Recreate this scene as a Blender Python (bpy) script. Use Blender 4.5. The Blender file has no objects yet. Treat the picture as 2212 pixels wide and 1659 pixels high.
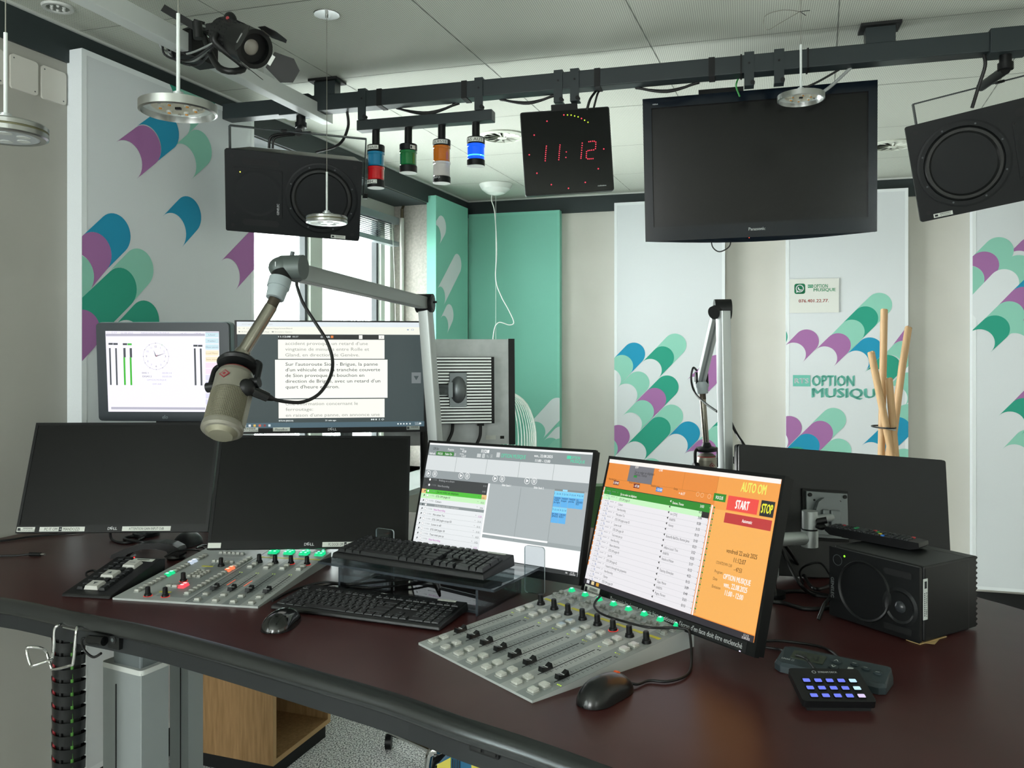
import bpy, math, random
import numpy as np
from mathutils import Vector, Matrix
random.seed(7)
C = bpy.context.scene.collection
PI = math.pi
EYE = 1.62; F = 1770.0; HX = 1106.0; HY = 765.0

# ---------------------------------------------------------------- camera
cd = bpy.data.cameras.new('camera'); cam = bpy.data.objects.new('camera', cd); C.objects.link(cam)
cam.location = (0, 0, EYE); cam.rotation_euler = (PI/2, 0, 0)
cd.sensor_width = 36; cd.lens = F/2212*36; cd.shift_y = -(829.5-HY)/2212; cd.clip_start = .05
bpy.context.scene.camera = cam

# ---------------------------------------------------------------- light
sc = bpy.context.scene
sc.view_settings.view_transform = 'Standard'; sc.view_settings.look = 'None'
sc.view_settings.gamma = 1; sc.view_settings.use_curve_mapping = False
sc.view_settings.exposure = 0.0
w = bpy.data.worlds.new('overcast_sky'); sc.world = w; w.use_nodes = True
w.node_tree.nodes['Background'].inputs[0].default_value = (1.0, .915, .95, 1)
w.node_tree.nodes['Background'].inputs[1].default_value = 26.0

def area(name, M, sx, sy, power, col=(1, 1, 1), portal=False):
    l = bpy.data.lights.new(name, 'AREA'); l.shape = 'RECTANGLE'; l.size = sx; l.size_y = sy
    l.energy = power; l.color = col
    if portal: l.cycles.is_portal = True
    o = bpy.data.objects.new(name, l); C.objects.link(o); o.matrix_world = M
    return o

# ---------------------------------------------------------------- frames of the two visible walls
ceil_z = EYE+1.14
corner = Vector((-.336, 6.133, 0))
dL = Vector((.350, .937, 0)).normalized(); dB = Vector((.9606, -.2778, 0)).normalized()
def frame(o, d):
    y = Vector((-d.y, d.x, 0)); return Matrix(((d.x, y.x, 0, o.x), (d.y, y.y, 0, o.y), (0, 0, 1, o.z), (0, 0, 0, 1)))
WL = frame(corner, dL); WB = frame(corner, dB)      # x along the wall, y out of the room, z up
def at(x, y, Y): return Vector(((x-HX)/F*Y, Y, EYE-(y-HY)/F*Y))
def pz(x, y, z):
    Y = (EYE-z)*F/(y-HY); return Vector(((x-HX)/F*Y, Y, z))
def pw(M, x, y, off=0.0):
    """point (along, height) where the sight line meets the plane standing off the wall by off"""
    Mi = M.inverted(); o = Mi @ Vector((0, 0, EYE)); d = Mi.to_3x3() @ Vector(((x-HX)/F, 1, -(y-HY)/F))
    t = (-off-o.y)/d.y; p = o+d*t; return p.x, p.z
def desk_M(x, y, z, yaw=0): return Matrix.Translation((x, y, z)) @ Matrix.Rotation(yaw, 4, 'Z')
def pose(x, y, z, yaw, tilt, roll):
    r = math.radians
    return Matrix.Translation((x, y, z)) @ Matrix.Rotation(r(yaw), 4, 'Z') @ Matrix.Rotation(r(tilt), 4, 'X') @ Matrix.Rotation(r(roll), 4, 'Y')

# ---------------------------------------------------------------- materials
def lin(h):
    h = h.lstrip('#'); v = [int(h[i:i+2], 16)/255 for i in (0, 2, 4)]
    return tuple((c/12.92 if c <= .04045 else ((c+.055)/1.055)**2.4) for c in v)+(1,)
MATS = {}
def mat(name, col='#808080', rough=.5, metal=0, emit=0, trans=0, ior=1.45, alpha=1, noise=None, bump=None, coat=0, spec=.5):
    if name in MATS: return MATS[name]
    m = bpy.data.materials.new(name); m.use_nodes = True; nt = m.node_tree; b = nt.nodes['Principled BSDF']
    c = lin(col); b.inputs['Base Color'].default_value = c
    b.inputs['Roughness'].default_value = rough; b.inputs['Metallic'].default_value = metal
    b.inputs['Transmission Weight'].default_value = trans; b.inputs['IOR'].default_value = ior
    b.inputs['Alpha'].default_value = alpha; b.inputs['Coat Weight'].default_value = coat
    b.inputs['Specular IOR Level'].default_value = spec
    if emit:
        b.inputs['Emission Color'].default_value = c; b.inputs['Emission Strength'].default_value = emit
        b.inputs['Base Color'].default_value = (.01, .01, .01, 1)
    if noise:                                   # (scale, second colour, low, high[, stretch])
        tc = nt.nodes.new('ShaderNodeTexCoord'); mp = nt.nodes.new('ShaderNodeMapping')
        n = nt.nodes.new('ShaderNodeTexNoise'); n.inputs['Scale'].default_value = noise[0]; n.inputs['Detail'].default_value = 6
        if len(noise) > 4: mp.inputs['Scale'].default_value = noise[4]
        r = nt.nodes.new('ShaderNodeValToRGB'); r.color_ramp.elements[0].color = c; r.color_ramp.elements[1].color = lin(noise[1])
        r.color_ramp.elements[0].position = noise[2]; r.color_ramp.elements[1].position = noise[3]
        nt.links.new(tc.outputs['Object'], mp.inputs[0]); nt.links.new(mp.outputs[0], n.inputs['Vector'])
        nt.links.new(n.outputs['Fac'], r.inputs[0]); nt.links.new(r.outputs[0], b.inputs['Base Color'])
        if bump:
            bp = nt.nodes.new('ShaderNodeBump'); bp.inputs['Strength'].default_value = bump; bp.inputs['Distance'].default_value = .002
            nt.links.new(n.outputs['Fac'], bp.inputs['Height']); nt.links.new(bp.outputs[0], b.inputs['Normal'])
    MATS[name] = m; return m
def glow(col, s=1.0): return mat('glow_'+col.lstrip('#')+'_%g' % s, col, .6, emit=s)
def glassy(name, col, mixv=.12, rough=.03):
    """thin clear sheet: mostly see-through, partly glossy"""
    if name in MATS: return MATS[name]
    m = bpy.data.materials.new(name); m.use_nodes = True; nt = m.node_tree; nt.nodes.clear()
    o = nt.nodes.new('ShaderNodeOutputMaterial'); mx = nt.nodes.new('ShaderNodeMixShader')
    t = nt.nodes.new('ShaderNodeBsdfTransparent'); t.inputs[0].default_value = lin(col)
    g = nt.nodes.new('ShaderNodeBsdfGlossy'); g.inputs['Roughness'].default_value = rough; g.inputs[0].default_value = (.9, .95, .95, 1)
    f = nt.nodes.new('ShaderNodeFresnel'); f.inputs[0].default_value = 1.45
    a = nt.nodes.new('ShaderNodeMath'); a.operation = 'MULTIPLY_ADD'; a.inputs[1].default_value = .8; a.inputs[2].default_value = mixv*.3
    nt.links.new(f.outputs[0], a.inputs[0]); nt.links.new(a.outputs[0], mx.inputs[0])
    nt.links.new(t.outputs[0], mx.inputs[1]); nt.links.new(g.outputs[0], mx.inputs[2]); nt.links.new(mx.outputs[0], o.inputs[0])
    MATS[name] = m; return m

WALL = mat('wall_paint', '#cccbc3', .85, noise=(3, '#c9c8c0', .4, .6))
WALLL = mat('wall_paint_shaded', '#a6a69e', .85, noise=(3, '#a3a39b', .4, .6))  # same paint as the other walls, with the left wall's shade put into the colour
TEXW = mat('rough_plaster', '#b9b5ae', .9, noise=(60, '#a9a59e', .35, .65), bump=.5)
DARK = mat('dark_slate_paint', '#2b3536', .6)
PANEL = mat('panel_fabric', '#dfe5e8', .85, noise=(900, '#d3d9dc', .3, .7))
PEDGE = mat('panel_rim', '#e8eef0', .8)
TURQ = mat('turquoise_fabric', '#86cbb8', .85, noise=(900, '#80c5b2', .3, .7))
PC = {'lt': mat('print_pale_green', '#8fcdb9', .85), 'gr': mat('print_green', '#2d9d84', .85), 'bl': mat('print_blue', '#1f93b8', .85),
      'pu': mat('print_purple', '#a56fa6', .85), 'wh': mat('print_white', '#dfe5e8', .85)}
BLACK = mat('black_plastic', '#0c0e0f', .45, spec=.35)
BLACKG = mat('gloss_black_plastic', '#090b0c', .12)
BLACKM = mat('matt_black', '#0c0e0f', .7)
BEZ = mat('monitor_bezel', '#0c0e0f', .38, spec=.3)
OFF = mat('switched_off_screen', '#0a0b0b', .32, spec=.25)
STEEL = mat('brushed_steel', '#b4b6b4', .28, 1)
CHROME = mat('polished_chrome', '#d8d8d6', .1, 1)
ALU = mat('anodised_aluminium', '#b9bfbf', .42, .65)
ALUD = mat('dark_aluminium', '#7d8586', .45, .6)
LTPL = mat('pale_plastic', '#c8ccc8', .5)
LABEL = mat('paper_label', '#c9cdc6', .6)
INK = mat('ink', '#22262a', .7)
PRINTW = mat('white_print', '#c8cccc', .6)
RAILM = mat('dark_powder_coat', '#232c2e', .42)
CABLE = mat('black_cable', '#0d0e0f', .45)
WCABLE = mat('white_cable', '#d6dcd6', .5)

# ---------------------------------------------------------------- mesh building
_tc = {}
def text_mesh(s, bold=0.0):
    k = (s, bold)
    if k in _tc: return _tc[k]
    cu = bpy.data.curves.new('t', 'FONT'); cu.body = s; cu.size = 1; cu.resolution_u = 2; cu.offset = bold
    ob = bpy.data.objects.new('t', cu); me = bpy.data.meshes.new_from_object(ob)
    V = [(v.co.x, v.co.y) for v in me.vertices]; P = [tuple(p.vertices) for p in me.polygons]
    bpy.data.objects.remove(ob); bpy.data.meshes.remove(me); bpy.data.curves.remove(cu)
    if not V: V = [(0, 0)]
    _tc[k] = (V, P, min(v[0] for v in V), max(v[0] for v in V)); return _tc[k]

class MB:
    def __init__(s, M=None): s.v = []; s.f = []; s.m = []; s.sm = []; s.mats = []; s.M = M or Matrix()
    def mi(s, m):
        if m not in s.mats: s.mats.append(m)
        return s.mats.index(m)
    def add(s, V, Fs, m, smooth=False, M=None):
        b = len(s.v); T = s.M if M is None else s.M @ M
        s.v += [tuple(T @ Vector(v)) for v in V]; i = s.mi(m)
        for f in Fs: s.f.append([b+k for k in f]); s.m.append(i); s.sm.append(smooth)
        return s
    def box(s, c, d, m, M=None, taper=None):
        x, y, z = c; a, b, e = d[0]/2, d[1]/2, d[2]/2
        t = taper or 1
        V = [(x+i*a*(t if k > 0 else 1), y+j*b*(t if k > 0 else 1), z+k*e) for k in (-1, 1) for j in (-1, 1) for i in (-1, 1)]
        return s.add(V, [(0, 2, 3, 1), (4, 5, 7, 6), (0, 1, 5, 4), (2, 6, 7, 3), (0, 4, 6, 2), (1, 3, 7, 5)], m, False, M)
    def rbox(s, c, d, r, m, M=None, seg=4, axis='z'):
        """box with rounded vertical edges (axis = direction of the rounded edges)"""
        dx, dy, dz = d
        if axis == 'y': pts = rrect(dx, dz, r, seg); f = lambda p, t: (c[0]+p[0], c[1]+t*dy/2, c[2]+p[1])
        elif axis == 'x': pts = rrect(dy, dz, r, seg); f = lambda p, t: (c[0]+t*dx/2, c[1]+p[0], c[2]+p[1])
        else: pts = rrect(dx, dy, r, seg); f = lambda p, t: (c[0]+p[0], c[1]+p[1], c[2]+t*dz/2)
        n = len(pts); A = [f(p, -1) for p in pts]; B = [f(p, 1) for p in pts]
        s.add(A, [tuple(range(n))[::-1]], m, False, M); s.add(B, [tuple(range(n))], m, False, M)
        return s.add(A+B, [(i, (i+1) % n, n+(i+1) % n, n+i) for i in range(n)], m, True, M)
    def prism(s, pts, z0, z1, m, M=None, axis='z', top=None):
        f = {'z': lambda p, t: (p[0], p[1], t), 'y': lambda p, t: (p[0], t, p[1]), 'x': lambda p, t: (t, p[0], p[1])}[axis]
        n = len(pts); A = [f(p, z0) for p in pts]; B = [f(p, z1) for p in pts]
        s.add(A, [tuple(range(n))[::-1]], m, False, M); s.add(B, [tuple(range(n))], top or m, False, M)
        return s.add(A+B, [(i, (i+1) % n, n+(i+1) % n, n+i) for i in range(n)], m, False, M)
    def cyl(s, p0, p1, r0, m, r1=None, seg=24, M=None, caps=True, cm=None):
        p0 = Vector(p0); p1 = Vector(p1); r1 = r0 if r1 is None else r1; d = (p1-p0).normalized()
        u = d.orthogonal().normalized(); w_ = d.cross(u)
        cs = [u*math.cos(2*PI*i/seg)+w_*math.sin(2*PI*i/seg) for i in range(seg)]
        A = [p0+c*r0 for c in cs]; B = [p1+c*r1 for c in cs]
        s.add(A+B, [(i, (i+1) % seg, seg+(i+1) % seg, seg+i) for i in range(seg)], m, True, M)
        if caps: s.add(A, [tuple(range(seg))[::-1]], cm or m, False, M); s.add(B, [tuple(range(seg))], cm or m, False, M)
        return s
    def lathe(s, prof, m, M=None, seg=32, mats=None):
        """profile [(r, z)] turned about z; mats may give a material per band"""
        for k in range(len(prof)-1):
            (r0, z0), (r1, z1) = prof[k], prof[k+1]; mm = mats[k] if mats else m
            A = [(r0*math.cos(2*PI*i/seg), r0*math.sin(2*PI*i/seg), z0) for i in range(seg)]
            B = [(r1*math.cos(2*PI*i/seg), r1*math.sin(2*PI*i/seg), z1) for i in range(seg)]
            if r0 < 1e-6: s.add([(0, 0, z0)]+B, [(0, 1+(i+1) % seg, 1+i) for i in range(seg)], mm, abs(r1-r0) > 1e-6 and abs(z1-z0) > 1e-6, M)
            elif r1 < 1e-6: s.add(A+[(0, 0, z1)], [(i, (i+1) % seg, seg) for i in range(seg)], mm, abs(z1-z0) > 1e-6, M)
            else: s.add(A+B, [(i, (i+1) % seg, seg+(i+1) % seg, seg+i) for i in range(seg)], mm, abs(z1-z0) > 1e-6, M)
        return s
    def ball(s, c, r, m, M=None, sx=1, sy=1, sz=1, seg=24, z0=-1, z1=1):
        n = seg//2; T = Matrix.Translation(c) @ Matrix.Diagonal((r*sx, r*sy, r*sz, 1)); T = M @ T if M is not None else T
        V = []; Fs = []
        for j in range(n+1):
            a = math.asin(z0)+(math.asin(z1)-math.asin(z0))*j/n
            V += [(math.cos(a)*math.cos(2*PI*i/seg), math.cos(a)*math.sin(2*PI*i/seg), math.sin(a)) for i in range(seg)]
        for j in range(n): Fs += [(j*seg+i, j*seg+(i+1) % seg, (j+1)*seg+(i+1) % seg, (j+1)*seg+i) for i in range(seg)]
        return s.add(V, Fs, m, True, T)
    def tube(s, pts, r, m, M=None, seg=10, closed=False, smooth=6):
        P = [Vector(p) for p in pts]
        if smooth > 1 and len(P) > 2: P = spline(P, smooth, closed)
        n = len(P); V = []; Fs = []; prev = None
        for i in range(n):
            a = P[(i-1) % n] if (closed or i > 0) else P[i]; b = P[(i+1) % n] if (closed or i < n-1) else P[i]
            d = (b-a).normalized()
            if prev is None: u = d.orthogonal().normalized()
            else: u = (prev-d*prev.dot(d)); u = u.normalized() if u.length > 1e-6 else d.orthogonal().normalized()
            prev = u; w_ = d.cross(u)
            V += [P[i]+(u*math.cos(2*PI*k/seg)+w_*math.sin(2*PI*k/seg))*r for k in range(seg)]
        for i in range(n if closed else n-1):
            j = (i+1) % n
            Fs += [(i*seg+k, i*seg+(k+1) % seg, j*seg+(k+1) % seg, j*seg+k) for k in range(seg)]
        s.add(V, Fs, m, True, M)
        if not closed: s.add(V[:seg], [tuple(range(seg))[::-1]], m, False, M); s.add(V[-seg:], [tuple(range(seg))], m, False, M)
        return s
    def sweep(s, pts, prof, m, M=None, mats=None, up=Vector((0, 0, 1)), smooth=False):
        """profile [(side, up)] carried along a path"""
        P = [Vector(p) for p in pts]; n = len(P); k = len(prof); V = []
        for i in range(n):
            d = (P[min(i+1, n-1)]-P[max(i-1, 0)]).normalized(); side = d.cross(up).normalized(); u2 = side.cross(d)
            V += [P[i]+side*a+u2*b for a, b in prof]
        s.add(V, [(i*k+q, (i+1)*k+q, (i+1)*k+(q+1) % k, i*k+(q+1) % k) for q in range(k-(1 if smooth else 0)) for i in range(n-1)], m, smooth, M)
        if smooth: s.add(V, [(i*k+k-1, (i+1)*k+k-1, (i+1)*k, i*k) for i in range(n-1)], m, False, M)
        s.add(V[:k], [tuple(range(k))], m, False, M); return s.add(V[-k:], [tuple(range(k))[::-1]], m, False, M)
    def rect(s, x0, z0, x1, z1, y, m, M=None):     # a flat patch facing -y
        return s.add([(x0, y, z0), (x1, y, z0), (x1, y, z1), (x0, y, z1)], [(0, 1, 2, 3)], m, False, M)
    def disc(s, x, z, r, y, m, M=None, seg=16):
        return s.add([(x+r*math.cos(2*PI*i/seg), y, z+r*math.sin(2*PI*i/seg)) for i in range(seg)], [tuple(range(seg))], m, False, M)
    def ring(s, x, z, r, w_, y, m, M=None, seg=24):
        V = [(x+q*math.cos(2*PI*i/seg), y, z+q*math.sin(2*PI*i/seg)) for q in (r-w_, r) for i in range(seg)]
        return s.add(V, [(i, (i+1) % seg, seg+(i+1) % seg, seg+i) for i in range(seg)], m, False, M)
    def text(s, st, x, z, h, m, y=0, w_=None, align='l', bold=0.0, M=None, rot=0):
        """lettering on the local x/z face, cap height about h; w_ squeezes it to a width"""
        V, P, a, b = text_mesh(st, 0.0); k = h/.7; W = (b-a)*k; kx = k*(w_/W if w_ and W else 1); W = (b-a)*kx
        ox = {'l': 0, 'c': -W/2, 'r': -W}[align]; c, sn = math.cos(rot), math.sin(rot)
        for dx, dz in (((0, 0),) if bold < .01 else ((-bold, 0), (bold, 0)) if bold < .025 else ((-bold, -bold*.6), (0, 0), (bold, bold*.6))):
            Q = []
            for px_, pz_ in V:
                X = (px_-a+dx)*kx+ox; Z = (pz_+dz)*k-h/2; Q.append((x+X*c-Z*sn, y, z+X*sn+Z*c))
            s.add(Q, P, m, False, M)
        return s
    def build(s, name, parent=None, bevel=0, world=False):
        me = bpy.data.meshes.new(name); me.from_pydata(s.v, [], s.f)
        for m in s.mats: me.materials.append(m)
        me.polygons.foreach_set('material_index', s.m); me.polygons.foreach_set('use_smooth', s.sm); me.update()
        o = bpy.data.objects.new(name, me); C.objects.link(o)
        if parent is not None:
            o.parent = parent
            if world: o.matrix_parent_inverse = ROOT[parent.name].inverted()
        if bevel:
            b = o.modifiers.new('bevel', 'BEVEL'); b.width = bevel; b.segments = 2; b.limit_method = 'ANGLE'; b.angle_limit = .7
        return o
def rrect(w_, h, r, seg=4):
    P = []
    for cx, cy, a0 in ((w_/2-r, h/2-r, 0), (-w_/2+r, h/2-r, 90), (-w_/2+r, -h/2+r, 180), (w_/2-r, -h/2+r, 270)):
        P += [(cx+r*math.cos(math.radians(a0+90*i/seg)), cy+r*math.sin(math.radians(a0+90*i/seg))) for i in range(seg+1)]
    return P
def spline(P, k, closed=False):
    n = len(P); out = []
    for i in range(n if closed else n-1):
        g = lambda j: P[j % n] if closed else P[min(max(j, 0), n-1)]
        a, b, c, d = g(i-1), g(i), g(i+1), g(i+2)
        for q in range(k):
            t = q/k; out.append(.5*((2*b)+(c-a)*t+(2*a-5*b+4*c-d)*t*t+(3*b-a-3*c+d)*t**3))
    if not closed: out.append(P[-1])
    return out
ROOT = {}
def thing(name, label, cat, M, group=None):
    o = bpy.data.objects.new(name, None); C.objects.link(o); o.matrix_world = M; o.empty_display_size = .05
    o['label'] = label; o['category'] = cat; ROOT[o.name] = M
    if group: o['group'] = group
    return o
def tag(o, label, cat, group=None, M=None):
    o['label'] = label; o['category'] = cat
    if group: o['group'] = group
    if M is not None: o.matrix_world = M; ROOT[o.name] = M
    return o
def struct(mb, name, M=None):
    o = mb.build(name); o['kind'] = 'structure'
    if M is not None: o.matrix_world = M
    return o
def dup(src, parent, M, label=None):
    c = src.copy(); C.objects.link(c); c.parent = parent; c.matrix_parent_inverse = Matrix(); c.matrix_basis = M
    if label: c['label'] = label
    return c
def homog(q, W, H):
    """maps a picture of a W x H face with corners TL TR BR BL to the face's own coordinates"""
    t = [(-W/2, H/2), (W/2, H/2), (W/2, -H/2), (-W/2, -H/2)]; A = []; b = []
    for (x, y), (u, v) in zip(q, t):
        A.append([x, y, 1, 0, 0, 0, -u*x, -u*y]); b.append(u); A.append([0, 0, 0, x, y, 1, -v*x, -v*y]); b.append(v)
    h = np.linalg.solve(np.array(A, float), np.array(b, float))
    def f(x, y):
        d = h[6]*x+h[7]*y+1; return (h[0]*x+h[1]*y+h[2])/d, (h[3]*x+h[4]*y+h[5])/d
    return f
# ================================================================ the room
LEN_B = 4.9; LEN_L = 9.6
A0 = corner; A1 = corner+dB*LEN_B; A2 = A1-dL*LEN_L; A3 = corner-dL*LEN_L
ring4 = [(p.x, p.y) for p in (A0, A3, A2, A1)]
FLOORM = mat('speckled_carpet', '#5d6365', .95, noise=(150, '#ffffff', .40, .56))
o = struct(MB().prism(ring4, -.08, 0, FLOORM), 'floor')

# ceiling with perforated metal tiles
cm = bpy.data.materials.new('perforated_ceiling_tile'); cm.use_nodes = True; nt = cm.node_tree; b = nt.nodes['Principled BSDF']
b.inputs['Roughness'].default_value = .75
tc = nt.nodes.new('ShaderNodeTexCoord'); mp = nt.nodes.new('ShaderNodeMapping'); mp.inputs['Rotation'].default_value[2] = .28+PI/4; mp.inputs['Scale'].default_value = (620, 620, 1)
sx = nt.nodes.new('ShaderNodeSeparateXYZ'); s1 = nt.nodes.new('ShaderNodeMath'); s1.operation = 'SINE'; s2 = nt.nodes.new('ShaderNodeMath'); s2.operation = 'SINE'
mu = nt.nodes.new('ShaderNodeMath'); mu.operation = 'MULTIPLY'; rp = nt.nodes.new('ShaderNodeValToRGB')
rp.color_ramp.elements[0].position = .45; rp.color_ramp.elements[0].color = lin('#ccd1c6'); rp.color_ramp.elements[1].position = .62; rp.color_ramp.elements[1].color = lin('#6f746c')
nt.links.new(tc.outputs['Object'], mp.inputs[0]); nt.links.new(mp.outputs[0], sx.inputs[0])
nt.links.new(sx.outputs[0], s1.inputs[0]); nt.links.new(sx.outputs[1], s2.inputs[0]); nt.links.new(s1.outputs[0], mu.inputs[0]); nt.links.new(s2.outputs[0], mu.inputs[1])
nt.links.new(mu.outputs[0], rp.inputs[0]); nt.links.new(rp.outputs[0], b.inputs['Base Color'])
SEAM = mat('tile_seam', '#6d726b', .8)
mb = MB().prism(ring4, ceil_z, ceil_z+.06, cm)
nL = Vector((dL.y, -dL.x, 0)); nB = Vector((dB.y, -dB.x, 0))
for k in range(8):
    p = corner+nL*(.592+.6445*k); q = nL*.0016
    a = p-dL*9.5; e = p+dL*.0
    if k >= 0: mb.add([a-q, e-q, e+q, a+q], [(0, 1, 2, 3)], SEAM, M=Matrix.Translation((0, 0, ceil_z-.0006)))
for k in range(13):
    p = corner+nB*(.62+.7065*k); q = nB*.0016
    a = p-dB*.0+(-dL)*0; st = corner-dL*(.62+.7065*k)/abs((-dL).dot(nB))
    mb.add([st-q, st+dB*4.88-q, st+dB*4.88+q, st+q], [(0, 1, 2, 3)], SEAM, M=Matrix.Translation((0, 0, ceil_z-.0006)))
struct(mb, 'ceiling')

# wall_left: local x runs from the corner towards the camera as negative
jx = pw(WL, 926, 700)[0]; wx0 = pw(WL, 549, 700, .0)[0]-.10    # window recess
sill = .86; soff = ceil_z-.125; REC = .30
SW = (-8.9, -6.5)  # span of an added window, out of view
mb = MB()
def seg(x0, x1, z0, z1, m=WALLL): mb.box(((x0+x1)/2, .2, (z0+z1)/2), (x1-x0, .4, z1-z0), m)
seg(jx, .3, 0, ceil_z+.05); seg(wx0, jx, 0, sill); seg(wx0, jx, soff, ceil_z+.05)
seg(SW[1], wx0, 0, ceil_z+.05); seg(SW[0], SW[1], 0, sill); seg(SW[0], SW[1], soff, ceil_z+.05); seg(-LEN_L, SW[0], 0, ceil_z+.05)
mb.rect(0, sill, REC+.1, soff, 0, TEXW, M=Matrix.Translation((jx-.0015, 0, 0)) @ Matrix.Rotation(PI/2, 4, 'Z'))
mb.box(((jx+wx0)/2, .15, soff-.002), (jx-wx0-.004, .3, .004), DARK)
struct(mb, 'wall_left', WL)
mb = MB().box((LEN_B/2+.1, .1, ceil_z/2), (LEN_B+.4, .2, ceil_z+.1), WALL)
struct(mb, 'wall_back', WB)
WR = frame(A1, -dL); mb = MB(); RW = (7.9, 9.2)                     # opening for a window added out of view, to brighten the room
for a, b_, z0, z1 in ((0, RW[0], 0, ceil_z+.05), (RW[1], LEN_L, 0, ceil_z+.05), (RW[0], RW[1], 0, .9), (RW[0], RW[1], ceil_z-.2, ceil_z+.05)): mb.box(((a+b_)/2, .05, (z0+z1)/2), (b_-a, .1, z1-z0), WALL)
struct(mb, 'wall_right', WR)
WF = frame(A2, -dB); mb = MB(); FW = (2.8, 4.75)                     # and for another added one behind the camera, also for its light
for a, b_, z0, z1 in ((0, FW[0], 0, ceil_z+.05), (FW[1], LEN_B, 0, ceil_z+.05), (FW[0], FW[1], 0, .9), (FW[0], FW[1], ceil_z-.2, ceil_z+.05)): mb.box(((a+b_)/2, .05, (z0+z1)/2), (b_-a, .1, z1-z0), WALL)
struct(mb, 'wall_front', WF)
# dark frieze under the ceiling, and the white edge profile above it
mb = MB().box((-LEN_L/2, -.006, ceil_z-.066), (LEN_L, .012, .114), DARK); struct(mb, 'trim_1', WL)
mb = MB().box((LEN_B/2, -.006, ceil_z-.066), (LEN_B, .012, .114), DARK); struct(mb, 'trim_2', WB)
mb = MB().box((-LEN_L/2, -.011, ceil_z-.0045), (LEN_L, .022, .009), LTPL); struct(mb, 'trim_3', WL)
mb = MB().box((LEN_B/2, -.011, ceil_z-.0045), (LEN_B, .022, .009), LTPL); struct(mb, 'trim_4', WB)
mb = MB().box((LEN_B/2, -.006, .06), (LEN_B, .012, .12), BLACKM); struct(mb, 'baseboard_back', WB)
mb = MB().box((-LEN_L/2, -.006, .06), (LEN_L, .012, .12), BLACKM); struct(mb, 'baseboard_left', WL)

# windows
GLASS = glassy('window_glass', '#f4fbf8', .05, .0)
FRAMEW = mat('white_window_frame', '#cdd4cc', .5); GASK = mat('window_gasket', '#4a5052', .6)
def window(n, x0, x1, mull):
    r = thing('window_%d' % n, '', '', WL @ Matrix.Translation(((x0+x1)/2, REC, sill)))
    del r['label']; del r['category']; r['kind'] = 'structure'
    T = Matrix.Translation((-(x0+x1)/2, -REC, -sill)); m = MB(T); z0, z1 = sill, soff-.004; d = .06; y = REC-.01
    for a, b_ in ((x0, x0+.06), (x1-.06, x1)): m.box(((a+b_)/2, y, (z0+z1)/2), (b_-a, d, z1-z0), FRAMEW)
    for a, b_ in ((z0, z0+.07), (z1-.13, z1)): m.box(((x0+x1)/2, y, (a+b_)/2), (x1-x0-.12, d, b_-a), FRAMEW)
    for c, ww in mull:
        m.box((c, y, (z0+z1)/2-.03), (ww, d+.02, z1-z0-.2), FRAMEW)
        m.box((c-ww/2-.012, y, (z0+z1)/2-.03), (.024, d*.6, z1-z0-.2), GASK)
    m.build('window_frame', r)
    MB(T).box(((x0+x1)/2, REC+.02, (z0+z1)/2), (x1-x0-.1, .006, z1-z0-.15), GLASS).build('window_pane', r)
    return r
mx1 = pw(WL, 668, 600, -REC)[0]; mx2 = pw(WL, 813, 600, -REC)[0]
w1 = window(1, wx0, jx-.004, [(mx1, .12), (mx2, .05)])
window(2, SW[0], SW[1], [(-7.7, .08)])  # unseen, added further along the left wall to raise the room's brightness
for a, b_ in ((wx0, jx), SW):
    area('daylight', WL @ Matrix.Translation(((a+b_)/2, REC+.05, (sill+soff)/2)) @ Matrix.Rotation(-PI/2, 4, 'X'), b_-a, soff-sill, 1, portal=True)
r = thing('window_3', '', '', WR @ Matrix.Translation((8.55, .05, .9))); del r['label']; del r['category']; r['kind'] = 'structure'  # added, unseen: extra daylight from the right
m = MB(); hz = ceil_z-.2-.9
for x in (-.62, .62): m.box((x, 0, hz/2), (.06, .06, hz), FRAMEW)
for z in (.03, hz-.03): m.box((0, 0, z), (1.3, .055, .06), FRAMEW)
m.build('window_frame', r); MB().box((0, .01, hz/2), (1.25, .006, hz-.08), GLASS).build('window_pane', r)
area('daylight', WR @ Matrix.Translation((8.55, .10, .9+hz/2)) @ Matrix.Rotation(-PI/2, 4, 'X'), 1.3, hz, 1, portal=True)
r = thing('window_4', '', '', WF @ Matrix.Translation((3.775, .05, .9))); del r['label']; del r['category']; r['kind'] = 'structure'  # added, unseen: extra daylight from behind the camera
m = MB()
for x in (-.945, 0, .945): m.box((x, 0, hz/2), (.06, .06, hz), FRAMEW)
for z in (.03, hz-.03): m.box((0, 0, z), (1.95, .055, .06), FRAMEW)
m.build('window_frame', r); MB().box((0, .01, hz/2), (1.9, .006, hz-.08), GLASS).build('window_pane', r)
area('daylight', WF @ Matrix.Translation((3.775, .10, .9+hz/2)) @ Matrix.Rotation(-PI/2, 4, 'X'), 1.95, hz, 1, portal=True)
# sill board with its dark casing below
mb = MB().box(((wx0+jx)/2, -.02, sill-.015), (jx-wx0, .62, .03), mat('grey_sill_board', '#8d9492', .5)); struct(mb, 'trim_5', WL)
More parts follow.
